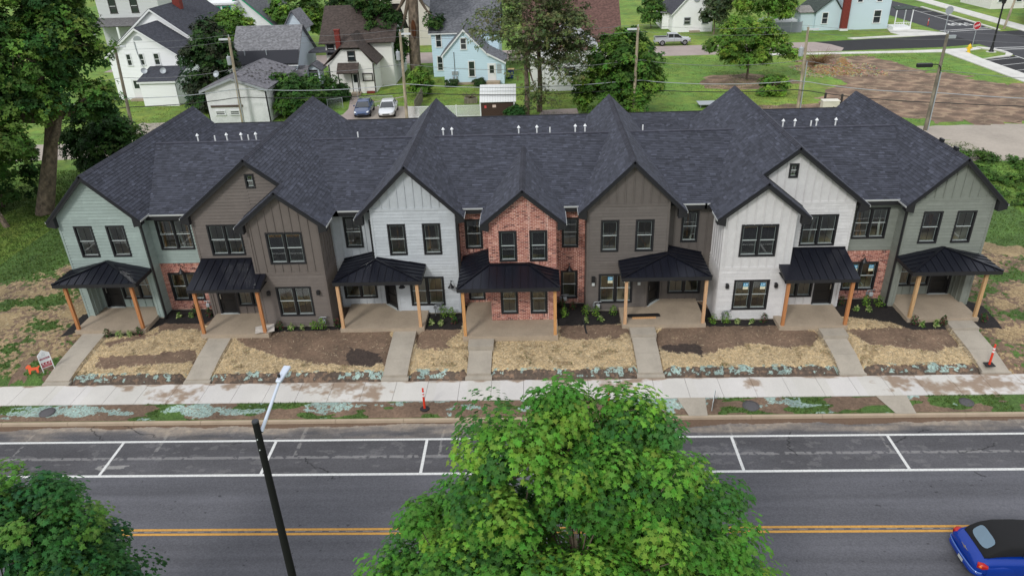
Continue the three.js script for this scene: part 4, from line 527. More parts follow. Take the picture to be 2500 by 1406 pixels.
// ---------------------------------------------------------------- small things round the houses
M.pipe = mat([150, 154, 156], .45, { metalness: .5 }); M.meter = mat([176, 180, 182], .5);
function gasMeter(x, z, label, flip = 1) { const t = thing('gas_meter', label, 'gas meter', [x, GY, z], 0, 'gas meters against the house fronts'); part('pipework', merge([tube([[0, -.15, .1], [0, .55, .1], [0, .62, .1]], .025, .025, 6), tube([[0, .62, .1], [flip * .1, .66, .1], [flip * .38, .66, .1]], .025, .025, 6), tube([[flip * .22, .64, .1], [flip * .22, .5, .1]], .03, .03, 6), tube([[flip * .4, .66, .1], [flip * .4, .66, -.02]], .022, .022, 6)]), M.pipe, t); const g = new RoundedBoxGeometry(.2, .22, .15, 2, .04); g.translate(flip * .22, .42, .11); part('meter_body', g, M.meter, t); part('regulator', (() => { const c = cyl(.075, .075, -.03, .03, 0, 0, 12); c.rotateX(Math.PI / 2); c.translate(0, .5, .13); return c; })(), M.pipe, t); }
gasMeter(-11.35, -32.85, 'gas meter on the dark taupe bay wall', 1); gasMeter(-5.5, -34.0, 'gas meter beside the pale grey house corner', 1); gasMeter(1.15, -34.85, 'gas meter at the foot of the right brick recess', 1); gasMeter(2.85, -34.0, 'gas meter on the warm taupe wall beside the brick house', 1); gasMeter(9.25, -32.85, 'gas meter on the white bay wall', 1); gasMeter(17.2, -34.8, 'gas meter on the brick base next to the grey green house', 1); gasMeter(-17.75, -34.8, 'gas meter on the brick base next to the sage green house', -1);
// planting
const leafMat = (c, r = .7) => new THREE.MeshPhysicalMaterial({ color: 0xffffff, roughness: r, side: THREE.DoubleSide, transmission: .22, thickness: 0, specularIntensity: .35 });
M.leaf = leafMat();
const leafOval = (() => { const g = new GB(), P = [[0, 0, 0], [.28, .35, .07], [.2, .75, .05], [0, 1, -.08], [-.2, .75, .05], [-.28, .35, .07]], m = [0, .5, 0]; for (let i = 0; i < 6; i++) g.tri(m, P[i], P[(i + 1) % 6], [.5, .5], [0, 0], [1, 0]); const q = g.geo(); q.computeVertexNormals(); return q; })();
const leafMaple = (() => { const R = [[0, .0], [.1, .22], [.42, .1], [.3, .36], [.52, .52], [.3, .6], [.16, .72], [0, 1.05]], pts = [...R, ...R.slice(1, 7).reverse().map(p => [-p[0], p[1]])], g = new GB(), c = [0, .42, .04]; const P = pts.map(p => [p[0], p[1], -Math.abs(p[0]) * .22 - (p[1] > .7 ? .1 : 0)]); for (let i = 0; i < P.length; i++) g.tri(c, P[(i + 1) % P.length], P[i], [.5, .5], [0, 0], [1, 0]); return g.geo(); })();
const leafSpray = (() => { const r = mulberry(3), gs = []; for (let k = 0; k < 6; k++) { const g = leafOval.clone(); g.scale(.55, .55, .55); g.rotateX(-.5 + r() * 1.0); g.rotateZ((k / 6 - .5) * 4.4 + (r() - .5) * .6); g.rotateY((r() - .5) * 1.4); g.translate((r() - .5) * .25, k * .06, (r() - .5) * .25); gs.push(g); } return merge(gs); })();
const leafBlade = (() => { const g = new GB(); const r = mulberry(6); for (let k = 0; k < 5; k++) { const a = r() * 6.28, l = .6 + r() * .4, lean = .15 + r() * .45, dx = Math.cos(a), dz = Math.sin(a), w = .05, o = [(r() - .5) * .3, 0, (r() - .5) * .3]; const p = f => [o[0] + dx * lean * f * f * l, l * f * (1 - .15 * f), o[2] + dz * lean * f * f * l]; const A = p(0), B = p(.55), C = p(1); g.quad([A[0] - dz * w, A[1], A[2] + dx * w], [A[0] + dz * w, A[1], A[2] - dx * w], [B[0] + dz * w * .8, B[1], B[2] - dx * w * .8], [B[0] - dz * w * .8, B[1], B[2] + dx * w * .8]); g.tri([B[0] - dz * w * .8, B[1], B[2] + dx * w * .8], [B[0] + dz * w * .8, B[1], B[2] - dx * w * .8], C, [0, 0], [1, 0], [.5, 1]); } return g.geo(); })();
const _m = new THREE.Matrix4(), _q = new THREE.Quaternion(), _q2 = new THREE.Quaternion(), _s = V(), _p = V(), _c = new THREE.Color(), _y = V(0, 0, 1), _n = V();
function scatter(name, geo, material, list, parent) { // list of [pos(Vector3-like array), normal array, spin, size, [r,g,b]]
  const im = new THREE.InstancedMesh(geo, material, list.length); im.name = name; im.castShadow = im.receiveShadow = true;
  list.forEach((e, i) => { _n.set(...e[1]).normalize(); _q.setFromUnitVectors(_y, _n); _q2.setFromAxisAngle(_y, e[2]); _q.multiply(_q2); _m.compose(_p.set(...e[0]), _q, _s.setScalar(e[3])); im.setMatrixAt(i, _m); im.setColorAt(i, _c.setRGB(...e[4])); });
  im.instanceMatrix.needsUpdate = true; parent.add(im); return im;
}
const G = { bright: [.16, .27, .035], mid: [.075, .17, .022], deep: [.03, .085, .018], yell: [.27, .33, .04], blue: [.035, .1, .035], olive: [.10, .125, .035], pale: [.3, .36, .14], red: [.12, .03, .035] };
const stemM = mat([88, 74, 60], .9);
function plant(x, z, h, pal, n, label, lf = leafOval, ls = .12, gname = 'young shrubs in the mulch beds', cat = 'shrub', name = 'shrub', y = GY) {
  const t = thing(name, label, cat, [x, y, z], 0, gname), r = mulberry(Math.floor((x + 60) * 97 + (z + 80) * 31)), L = [];
  for (let i = 0; i < n; i++) { const a = r() * 6.283, u = Math.pow(r(), .6), v = r(), rad = h * .42 * u * Math.sin(Math.PI * (.18 + v * .72)), p = [Math.cos(a) * rad, h * (.12 + v * .88), Math.sin(a) * rad], k = .7 + r() * .7, c = pal[Math.floor(r() * pal.length)]; L.push([p, [Math.cos(a) * .8 + (r() - .5), .5 + r() * .9, Math.sin(a) * .8 + (r() - .5)], r() * 6.28, ls * (.6 + r() * .7), [c[0] * k, c[1] * k, c[2] * k]]); }
  scatter('foliage', lf, M.leaf, L, t).userData.kind = 'stuff'; part('stem', merge([tube([[0, -.03, 0], [.02, h * .4, 0], [0, h * .75, .02]], .015, .006, 5), tube([[0, h * .15, 0], [h * .15, h * .5, .05]], .01, .005, 5)]), stemM, t); return t;
}
const where = ['before the sage green porch', 'below the brick and sage wall', 'below the dark taupe bay', 'beside the pale grey house', 'between brick and warm taupe houses', 'below the white bay', 'below the brick and grey wall', 'before the grey green porch'];
const kinds = { v: ['cream variegated shrub', [G.pale, G.pale, G.mid], .3], u: ['bright green upright shrub', [G.bright, G.mid], .62], d: ['dark purple shrub', [G.deep, G.red, G.deep], .5] };
const ord = ['first', 'second', 'third', 'fourth']; const seen = {};
const PL = [[0, 'd', -22.3, -32.15], [0, 'v', -21.7, -32.2], [0, 'v', -21.2, -32.25], [0, 'd', -20.75, -32.3], [1, 'v', -19.4, -34.1], [1, 'v', -18.75, -34.15], [1, 'd', -18.7, -34.6], [1, 'd', -17.75, -34.2], [2, 'd', -13.45, -32.65], [2, 'v', -12.85, -32.62], [2, 'v', -12.25, -32.6], [2, 'u', -11.65, -32.6], [2, 'u', -11.2, -32.6], [2, 'd', -10.45, -32.75], [3, 'v', -5.6, -32.9], [3, 'v', -5.1, -32.85], [3, 'u', -5.05, -33.7], [3, 'u', -4.6, -33.6], [3, 'd', -4.4, -33.0], [4, 'u', 1.3, -33.5], [4, 'd', 1.25, -34.5], [4, 'd', 1.75, -34.3], [4, 'u', 2.45, -33.7], [4, 'u', 2.95, -33.6], [4, 'v', 2.4, -33.0], [4, 'v', 3.15, -33.0], [4, 'u', 3.85, -33.6], [5, 'u', 8.75, -32.6], [5, 'u', 9.4, -32.58], [5, 'v', 10.0, -32.6], [5, 'v', 10.7, -32.58], [5, 'd', 11.3, -32.58], [6, 'v', 16.3, -33.6], [6, 'v', 16.95, -33.6], [6, 'u', 17.0, -34.2], [6, 'u', 17.6, -34.0], [6, 'd', 15.8, -34.3], [7, 'd', 18.6, -32.2], [7, 'v', 18.95, -32.05], [7, 'v', 19.6, -32.05], [7, 'd', 20.05, -32.2], [7, 'd', 22.1, -32.4]];
for (const [b, k, x, z] of PL) { const key = b + k; seen[key] = (seen[key] ?? 0); const tot = PL.filter(e => e[0] === b && e[1] === k).length; const [nm, pal, h] = kinds[k]; plant(x, z, h * (.85 + NP[(x * 100 + 9999) & 65535] * .3), pal, k === 'v' ? 60 : 130, `${tot > 1 ? ord[seen[key]] + ' ' : ''}${nm} from the left ${where[b]}`, leafOval, k === 'v' ? .13 : .09); seen[key]++; }
// ---------------------------------------------------------------- trees
const barkTex = (() => { const r = mulberry(71); return tex(128, 256, (i, j) => { const u = i / 128, v = j / 256, g = tfbm(u, v * .25, 16, 3), n = (r() - .5) * 26, q = .62 + g * .75; return [118 * q + n, 104 * q + n, 90 * q + n]; }); })();
M.bark = mat([255, 255, 255], .95, { map: rep(barkTex, 2, 4), bumpMap: rep(barkTex, 2, 4), bumpScale: .02 }); M.twig = mat([120, 108, 92], .9);
// blobs: [cx,cy,cz, rx,ry,rz, clumps]; coordinates in world metres
function tree(name, label, category, group, o) {
  const b = o.trunk[0], t = thing(name, label, category, b, 0, group), r = mulberry(o.seed), L = [], twigs = [], loc = p => [p[0] - b[0], p[1] - b[1], p[2] - b[2]], top = o.trunk[o.trunk.length - 1];
  part('trunk', tube(o.trunk.map(loc), o.r, o.r * (o.taper ?? .55), 12), M.bark, t);
  const limb = [];
  for (const B of o.blobs) { const [cx, cy, cz, rx, ry, rz, n] = B; limb.push(tube([loc(top), loc([(top[0] + cx) / 2, top[1] * .4 + cy * .6 - ry * .15, (top[2] + cz) / 2]), loc([cx, cy + ry * .25, cz])], o.r * .5, o.r * .08, 7));
    for (let i = 0; i < n; i++) { const a = r() * 6.283, s = r() * 1.75 - .75, c2 = Math.sqrt(Math.max(0, 1 - s * s)), u = .5 + .55 * Math.pow(r(), .6), wob = .86 + .3 * fbm(a * 1.3 + cx, s * 2 + cy, 2), p = [cx + Math.cos(a) * c2 * rx * u * wob, cy + s * ry * u * wob, cz + Math.sin(a) * c2 * rz * u * wob];
      const out = V((p[0] - cx) / rx, (p[1] - cy) / ry + .55, (p[2] - cz) / rz).normalize(), cr = o.cr * (.6 + r() * .7), pal = o.pal[Math.min(o.pal.length - 1, Math.floor(Math.pow(r(), o.bias ?? 1) * o.pal.length))], tone = .8 + r() * .45;
      if (r() < (o.twigs ?? .25)) twigs.push(tube([loc([cx + (p[0] - cx) * .2, cy + (p[1] - cy) * .25, cz + (p[2] - cz) * .2]), loc([cx + (p[0] - cx) * .6, cy + (p[1] - cy) * .55, cz + (p[2] - cz) * .6]), loc(p)], o.r * .1, .008, 5, 4));
      for (let k = 0; k < o.per; k++) { let x, y, z, d; do { x = r() * 2 - 1; y = r() * 2 - 1; z = r() * 2 - 1; d = x * x + y * y + z * z; } while (d > 1 || d < .12); const f = y < 0 ? .55 : .8; L.push([loc([p[0] + x * cr, p[1] + y * cr * f - (o.droop ?? 0) * (x * x + z * z) * cr, p[2] + z * cr]), [x * .9 + out.x * .4 + (r() - .5) * .6, y * .5 + out.y * .5 + .75 + (r() - .5) * .5, z * .9 + out.z * .4 + (r() - .5) * .6], r() * 6.283, o.ls * (.5 + r() * .85), [0, 1, 2].map(q => pal[q] * tone * (.82 + r() * .36))]); } } }
  part('limbs', merge(limb), M.bark, t); if (twigs.length) part('twigs', merge(twigs), M.twig, t);
  scatter('crown', o.leaf, M.leaf, L, t).userData.kind = 'stuff'; return t;
}
tree('maple_tree', 'large bright green maple tree in the middle foreground beside the road', 'tree', 'street maples on the near side', { seed: 11, trunk: [[.9, .1, -10.9], [.9, 2, -10.95], [.85, 4.6, -11.1]], r: .22, leaf: leafMaple, ls: .135, per: 150, cr: .56, bias: .9, twigs: .6, pal: [[.06, .185, .024], [.078, .225, .026], [.105, .265, .03], [.16, .315, .036], [.05, .155, .03]],
  blobs: [[.7, 7.0, -11.1, 3.2, 3.3, 2.5, 190], [-1.7, 6.6, -11, 2.0, 2.3, 2.1, 86], [2.8, 6.8, -11.2, 1.9, 2.5, 2.1, 96], [-.2, 9.4, -12, 1.8, 1.3, 1.2, 50], [2.1, 9.1, -12.1, 1.5, 1.4, 1.2, 48], [.3, 10.7, -12.4, .6, .75, .5, 9], [1.75, 10.5, -12.5, .55, .7, .5, 8], [-2.9, 6.5, -10.6, 1.1, 1.0, 1.2, 24], [.6, 5.8, -9.6, 3.0, 2.0, 1.5, 116], [.5, 7.6, -9.9, 1.6, 1.2, 1.0, 34], [3.9, 6.2, -11.2, 1.0, 1.0, 1.1, 22]] });
tree('maple_tree', 'dark green maple crown in the lower left corner beside the road', 'tree', 'street maples on the near side', { seed: 12, trunk: [[-12.4, .1, -11.6], [-12.4, 2, -11.6], [-12.3, 4, -11.6]], r: .2, leaf: leafMaple, ls: .135, per: 140, cr: .56, twigs: .4, pal: [[.026, .105, .022], [.033, .12, .026], [.045, .14, .028], [.085, .19, .03], [.022, .092, .028]],
  blobs: [[-12.6, 5.7, -11.7, 2.7, 2.8, 2.2, 170], [-11.6, 7.9, -12, 1.3, 1.2, 1.0, 40], [-10.6, 6.1, -11.5, 1.0, 1.1, 1.1, 32], [-11.2, 5.0, -10.4, 2.0, 1.7, 1.4, 70], [-13.8, 7.6, -12, 1.4, 1.4, 1.2, 36], [-9.7, 5.6, -11.2, .8, .7, .9, 14]] });
const palDark = [[.045, .12, .025], [.06, .145, .028], [.09, .19, .032], [.14, .25, .04], [.036, .1, .025]];
tree('shade_tree', 'massive old shade tree with broken limb left of the row', 'tree', null, { seed: 21, trunk: [[-36.4, GY - .1, -50], [-35.6, 2.5, -50], [-34.3, 5.6, -50], [-33.6, 7.6, -50]], r: .62, taper: .6, leaf: leafSpray, ls: .42, per: 34, cr: .85, twigs: .2, pal: palDark,
  blobs: [[-34.6, 12.3, -50, 3.9, 4.0, 3.8, 180], [-39.2, 12.4, -50.5, 3.6, 4.4, 3.6, 130], [-31.2, 12.8, -50.5, 2.0, 2.7, 2.2, 64], [-33.6, 16.6, -51, 4.6, 2.6, 3.6, 120], [-30.4, 8.9, -50.2, 1.1, 1.8, 1.2, 22], [-34.6, 9.0, -49, 2.6, 1.6, 2.2, 60], [-38.6, 8.6, -49, 2.6, 2.2, 2.4, 60], [-36.6, 10.6, -47.6, 2.6, 2.2, 1.8, 60], [-40.5, 10, -49, 2.2, 2.6, 2.0, 50]] });
{ const t = thing('broken_limb', 'splintered broken limb stub on the old shade tree trunk', 'branch', [-33.6, 6.9, -49.6]); part('limb', tube([[-.2, -.9, 0], [.5, 0, .2], [1.3, 1.5, .3]], .3, .17, 9), M.bark, t); part('torn_wood', tube([[1.3, 1.45, .3], [1.55, 2.1, .3]], .16, .02, 7), mat([176, 112, 64], .9), t); }
tree('young_tree', 'lighter green small tree with slender grey trunk at far left', 'tree', null, { seed: 22, trunk: [[-37.6, GY - .05, -47.5], [-38.2, 3, -47.5], [-38.4, 5, -47.3]], r: .2, leaf: leafSpray, ls: .4, per: 32, cr: .75, pal: [[.09, .18, .03], [.07, .15, .03], [.12, .21, .035]], blobs: [[-36.6, 7.4, -46.5, 2.9, 1.7, 2.4, 70], [-38.5, 5.6, -46.3, 1.9, 1.8, 2.0, 40], [-35.2, 6.2, -46.8, 1.3, 1.1, 1.3, 20]] });
for (const [i, x, y, z, rx, ry, lab] of [[0, -33.4, 3.2, -56, 2.3, 2.8, 'dark bushy undergrowth tree behind the old shade tree'], [1, -40.5, 3.4, -51.5, 3.2, 3.2, 'dense dark shrub tree at the left edge'], [2, -30.6, 2.0, -52.5, 1.7, 1.7, 'low dark bush between shade tree and sage green house'], [3, -36, 4.0, -58.5, 2.6, 3.2, 'dark thicket tree farther behind the old trunk']])
  tree('undergrowth_tree', lab, 'tree', 'dark undergrowth left of the row', { seed: 30 + i, trunk: [[x, GY - .05, z], [x + .2, y * .5, z], [x, y * .8, z]], r: .14, leaf: leafSpray, ls: .42, per: 32, cr: .8, pal: [[.03, .08, .018], [.042, .105, .022], [.065, .14, .028]], blobs: [[x, y, z, rx, ry, rx * .8, 90]] });
// ---------------------------------------------------------------- street light, posts, signs
M.lampWhite = mat([206, 214, 226], .4, { metalness: .2 });
{ const t = thing('street_light', 'tall black street light pole with pale arm in the foreground', 'street light', [-6.05, 0, -12.4]);
  part('pole', merge([cyl(.125, .072, .1, 10.42, 0, 0, 20), cyl(.2, .2, .1, .22, 0, 0, 20)]), mat([5, 5, 6], .9), t); part('pole_cap', cyl(.078, .07, 10.42, 10.45, 0, 0, 20), mat([58, 60, 64], .7), t); for (const y of [10.0, 9.72]) { const g = new THREE.SphereGeometry(.016, 8, 6); g.translate(-.01, y, .08); part('bolt', g, M.rail, t); }
  part('arm', tube([[.05, 10.1, -.06], [.12, 10.36, -.6], [.19, 10.62, -1.15]], .04, .034, 10), M.lampWhite, t);
  const h = new RoundedBoxGeometry(.17, .08, .56, 3, .038); { const P = h.attributes.position; for (let i = 0; i < P.count; i++) { const k = P.getZ(i) / .62 + .5; P.setX(i, P.getX(i) * (1.12 - .35 * k)); } h.computeVertexNormals(); } h.rotateX(.12); h.rotateY(-.12); h.translate(.22, 10.68, -1.38); part('lamp_head', h, M.lampWhite, t); const pc = cyl(.035, .03, 10.71, 10.78, .18, -1.24, 12); part('photocell', pc, mat([40, 36, 36], .5), t); }
M.orange = mat([226, 62, 34], .5); M.rubber = mat([36, 36, 38], .8); M.refl = mat([240, 240, 240], .4);
function delineator(x, y, z, label, sq) { const t = thing('delineator_post', label, 'traffic post', [x, y, z], 0, 'orange delineator posts along the sidewalk'); part('base', sq ? box(-.2, .2, 0, .04, -.17, .17) : lathe([[0, .05], [.1, .05], [.2, .02], [.21, 0], [0, 0]], 24), M.rubber, t); part('post', lathe([[.055, .03], [.05, .1], [.048, .95], [.05, .96], [.03, .98], [.03, 1.02], [.045, 1.04], [.04, 1.1], [0, 1.11]], 18), M.orange, t); for (const yy of [.68, .83]) part('reflective_band', cyl(.0505, .0505, yy, yy + .09, 0, 0, 18), M.refl, t); }
delineator(-5.16, .18, -26.45, 'orange delineator post on round base in the verge soil left of the maple'); delineator(2.95, .18, -26.35, 'orange delineator post just above the foreground maple crown'); delineator(20.62, .42, -28.98, 'orange delineator post on square base on the rightmost front walk', 1);
M.lid = mat([96, 94, 96], .7, { metalness: .3, bumpMap: fineBump, bumpScale: .01 });
for (const [x, z, l, r, m] of [[-22.36, -26.5, 'round grey manhole lid in the verge soil at left', .34], [9.15, -26.42, 'round blue grey utility lid in the verge between the ramps', .36], [18.4, -26.5, 'dusty round lid in the verge right of the far ramp', .3]]) { const t = thing('manhole_cover', l, 'manhole cover', [x, .155, z], 0, 'utility lids in the verge'); part('ring', lathe([[r * .8, .04], [r, .035], [r, -.1]], 28), M.lid, t); part('cover', lathe([[0, .038], [r * .78, .035], [r * .79, 0]], 28), M.lid, t); }
{ const c = document.createElement('canvas'); c.width = 256; c.height = 448; const x = c.getContext('2d'); x.fillStyle = '#e6e9ea'; x.fillRect(0, 0, 256, 448); x.strokeStyle = '#8d9aa0'; x.lineWidth = 5; x.beginPath(); x.moveTo(92, 110); x.lineTo(128, 72); x.lineTo(164, 110); x.lineTo(164, 136); x.lineTo(92, 136); x.closePath(); x.stroke(); x.beginPath(); x.moveTo(110, 136); x.lineTo(128, 104); x.lineTo(148, 136); x.stroke(); x.fillStyle = '#b9c1c6'; x.fillRect(58, 156, 140, 5); x.fillRect(74, 168, 108, 4); x.fillStyle = '#8c4456'; x.fillRect(20, 196, 216, 44); x.fillStyle = '#d9b9c0'; x.fillRect(48, 212, 160, 12); x.fillStyle = '#c3cad0'; x.fillRect(60, 256, 136, 8); x.fillRect(80, 274, 96, 8); x.fillStyle = '#9a2334'; x.fillRect(20, 312, 216, 54); x.fillStyle = '#efd8da'; for (const i of [44, 112, 180]) { x.fillRect(i, 330, 34, 20); x.beginPath(); x.moveTo(i - 4, 332); x.lineTo(i + 17, 320); x.lineTo(i + 38, 332); x.fill(); } x.fillStyle = '#a83b47'; x.fillRect(20, 374, 216, 60); x.fillStyle = '#d59aa0'; x.fillRect(52, 390, 150, 8); x.fillRect(52, 408, 150, 8);
  const tx = new THREE.CanvasTexture(c); tx.colorSpace = THREE.SRGBColorSpace; const t = thing('yard_sign', 'house shaped white and red yard sign beside the leftmost front walk', 'sign', [-24.0, .42, -29.55], Math.PI * .5 - .75); t.scale.setScalar(.85);
  const W = .62, H = 1.1, s = new THREE.Shape([[-W / 2, .25], [W / 2, .25], [W / 2, 1.1], [0, 1.38], [-W / 2, 1.1]].map(p => new THREE.Vector2(...p))), g = new THREE.ExtrudeGeometry(s, { depth: .03, bevelEnabled: false }), P = g.attributes.position, U = g.attributes.uv; for (let i = 0; i < P.count; i++) U.setXY(i, P.getX(i) / W + .5, (P.getY(i) - .25) / 1.13); part('board', g, mat([255, 255, 255], .6, { map: tx }), t); for (const xx of [-W / 2, W / 2 - .04]) part('leg', box(xx, xx + .04, -.1, 1.1, .031, .07), M.pvc, t); }
{ const s = new THREE.Shape([[0, 0], [.06, .0], [.1, .16], [.32, .17], [.34, 0], [.41, 0], [.42, .2], [.5, .32], [.46, .34], [.4, .28], [.14, .3], [.12, .42], [.02, .46], [-.1, .36], [-.08, .28], [.0, .28]].map(p => new THREE.Vector2(...p))), g = new THREE.ExtrudeGeometry(s, { depth: .02, bevelEnabled: true, bevelSize: .006, bevelThickness: .006, bevelSegments: 1 }); const m = single('dog_cutout', g, mat([232, 96, 52], .6), 'flat orange dog shaped cutout standing beside the yard sign', 'yard ornament'); m.position.set(-24.75, .44, -29.2); m.rotation.set(-.35, .35, .12); }
for (const [x, z, ry, l] of [[7.5, -26.45, 1.25, 'thin pale sign board leaning in verge beside the concrete ramp'], [3.3 + .4, -26.9, 1.3, 'thin pale sign board standing near the sidewalk behind the maple']]) { const t = thing('edge_on_sign', l, 'sign', [x, .14, z], ry); part('board', box(-.45, .45, .12, .62, -.012, .012), M.rail, t); for (const xx of [-.38, .36]) part('stake', box(xx, xx + .02, -.05, .6, .013, .03), M.pipe, t); t.rotation.x = .1; }
{ const t = thing('lumber_bundle', 'stack of black metal strips and a board on the warm taupe porch', 'building material', [5.35, yP, -33.05], .03); for (let k = 0; k < 4; k++) part('metal_strip', box(-.85 + k * .02, .82 - k * .03, .055 + k * .022, .072 + k * .022, -.12 + k * .015, .1 + k * .01), M.black, t); part('board', box(-.62, .58, 0, .05, .02, .2), M.cedarPale, t); }
{ const g = new THREE.PlaneGeometry(.95, .75, 24, 18), P = g.attributes.position; for (let i = 0; i < P.count; i++) { const x = P.getX(i), y = P.getY(i); P.setZ(i, .05 + .1 * fbm(x * 4 + 3, y * 4, 3) + .09 * Math.max(0, .4 - Math.hypot(x, y))); } g.rotateX(-Math.PI / 2); g.computeVertexNormals(); const m = single('drop_cloth', g, mat([206, 198, 188], .9, { side: THREE.DoubleSide }), 'crumpled off white cloth at the corner of the dark taupe porch', 'cloth'); m.position.set(-14.1, yP - .035, -32.3); m.rotation.y = .3; }
{ const t = thing('hose', 'black corrugated drain hose lying from the mulch bed over soil', 'hose', [2.3, .72, -33.2]); part('hose_run', tube([[-.05, .06, .1], [0, .0, .6], [.02, -.05, 1.1], [.06, -.09, 1.35]], .05, .05, 8), M.rubber, t); }
// ---------------------------------------------------------------- ground cover
{ const r = mulberry(808), straw = [], grass = [], Cs = [[.66, .53, .33], [.55, .43, .27], [.78, .66, .45], [.34, .26, .16]], Cg = [[.075, .14, .025], [.105, .18, .03], [.06, .11, .024], [.15, .2, .05]];
  const strip = (() => { const g = new GB(); g.quad([-.5, -.03, 0], [.5, -.03, .0], [.5, .03, .04], [-.5, .03, 0]); return g.geo(); })();
  for (let i = 0; i < 150000; i++) { const q1 = r(), left = q1 < .2, right = q1 > .93, x = left ? -34 + r() * 11 : right ? 21.5 + r() * 10 : -23 + r() * 44.5, z = left ? -46 + r() * 17 : right ? -46 + r() * 16 : -33 + r() * 4.2; const k = lotKind(x, z); if (k !== 's' && !(k === 'y' && r() < .5) && !(k === 'k' && r() < .4) && !(k === 'd' && r() < .03)) continue; if (WALKS.some(w => x > w[0] - .05 && x < w[1] + .05 && z < -28.7)) continue; const c = Cs[Math.floor(r() * 4)], q = .55 + r() * .8; straw.push([[x, groundH(x, z) + .03 + r() * .03, z], [(r() - .5) * .5, 1, (r() - .5) * .5], r() * 6.28, .07 + r() * .12, c.map(v => v * q)]); }
  const a = scatter('straw_mulch', strip, mat([255, 255, 255], .9, { side: THREE.DoubleSide }), straw, scene); tag(a, 'loose golden straw spread over the front yards', 'straw', null, 'stuff');
  for (let i = 0; i < 110000; i++) { const q0 = r(); let x, z, ok = false, s = .13; if (q0 < .55) { x = -46 + r() * 22; z = -60 + r() * 31; ok = x < -33.5 || lotKind(x, z) === 'g'; } else if (q0 < .66) { x = -30 + r() * 60; z = -27.05 + r() * 1.25; ok = lotKind(x, z) === 'g'; s = .1; } else if (q0 < .85) { x = 22.4 + r() * 14; z = -62 + r() * 33; ok = x > 32 || lotKind(x, z) === 'g'; } else { x = -23 + r() * 44; z = -31 + r() * 2.3; ok = lotKind(x, z) === 'k' && r() < .5; s = .08; } if (!ok || WALKS.some(w => x > w[0] - .08 && x < w[1] + .08 && z > w[3] - .2) || (z > -27.2 && ((x > 5.9 && x < 7.4) || (x > 14.6 && x < 16.2)))) continue; const c = Cg[Math.floor(r() * 4)], k = .7 + r() * .7; grass.push([[x, groundH(x, z) + .0, z], [(r() - .5) * .3, (r() - .5) * .3, 1], 0, s * (.6 + r() * .9), c.map(v => v * k)]); }
  const bl = leafBlade.clone(); bl.rotateX(Math.PI / 2); grass.forEach(e => { e[1] = [e[1][0], 1, e[1][1]]; e[2] = r() * 6.28; });
  const b = scatter('lawn_grass', bl, M.leaf, grass, scene); tag(b, 'blades of grass growing on the side yards and verge', 'grass', null, 'stuff');
}
// ---------------------------------------------------------------- vehicles
function loft(secs, e = .42, n = 24) { // secs: [x, yb, yt, halfWidth, e?]; superellipse rings along x
  const p = [], idx = [], R = n; for (const [x, yb, yt, w, ee] of secs) for (let k = 0; k < R; k++) { const a = k / R * Math.PI * 2, c = Math.cos(a), s = Math.sin(a), q = ee ?? e; p.push(x, (yb + yt) / 2 + (yt - yb) / 2 * Math.sign(s) * Math.pow(Math.abs(s), q), w * Math.sign(c) * Math.pow(Math.abs(c), q)); }
  for (let i = 0; i < secs.length - 1; i++) for (let k = 0; k < R; k++) { const a = i * R + k, b = i * R + (k + 1) % R, c = a + R, d = b + R; idx.push(a, c, b, b, c, d); }
  for (const [i, f] of [[0, 1], [secs.length - 1, 0]]) { const c = p.length / 3, s = secs[i]; p.push(s[0], (s[1] + s[2]) / 2, 0); for (let k = 0; k < R; k++) { const a = i * R + k, b = i * R + (k + 1) % R; f ? idx.push(c, a, b) : idx.push(c, b, a); } }
  const g = new THREE.BufferGeometry(); g.setAttribute('position', new THREE.Float32BufferAttribute(p, 3)); g.setAttribute('uv', new THREE.Float32BufferAttribute(new Float32Array(p.length / 3 * 2), 2)); g.setIndex(idx); g.computeVertexNormals(); return g;
}
M.carGlass = new THREE.MeshPhysicalMaterial({ color: lin(34, 40, 44), roughness: .06, clearcoat: 1, clearcoatRoughness: .04 }); M.tyre = mat([24, 24, 25], .85); M.rim = mat([170, 172, 176], .35, { metalness: .8 }); M.chrome = mat([200, 202, 206], .25, { metalness: .9 }); M.tail = mat([176, 26, 20], .3); M.amber = mat([226, 110, 30], .35); M.head = mat([226, 230, 234], .15);
const paint = c => new THREE.MeshPhysicalMaterial({ color: lin(...c), roughness: .4, metalness: .25, clearcoat: 1, clearcoatRoughness: .06 });
function wheel(parent, x, z, r, w = .2) { const g = sub('wheel', parent); g.position.set(x, r, z); const ty = lathe([[r * .62, -w / 2], [r * .92, -w / 2], [r, -w * .36], [r, w * .36], [r * .92, w / 2], [r * .62, w / 2]], 24); ty.rotateX(Math.PI / 2); part('tyre', ty, M.tyre, g); const rm = [cyl(r * .62, r * .62, -w * .32, w * .32, 0, 0, 20)]; for (let k = 0; k < 5; k++) { const b = new THREE.BoxGeometry(r * .14, w * .8, r * 1.15); b.rotateY(k / 5 * Math.PI); rm.push(b); } const R = merge(rm); R.rotateX(Math.PI / 2); part('rim', R, M.rim, g); }
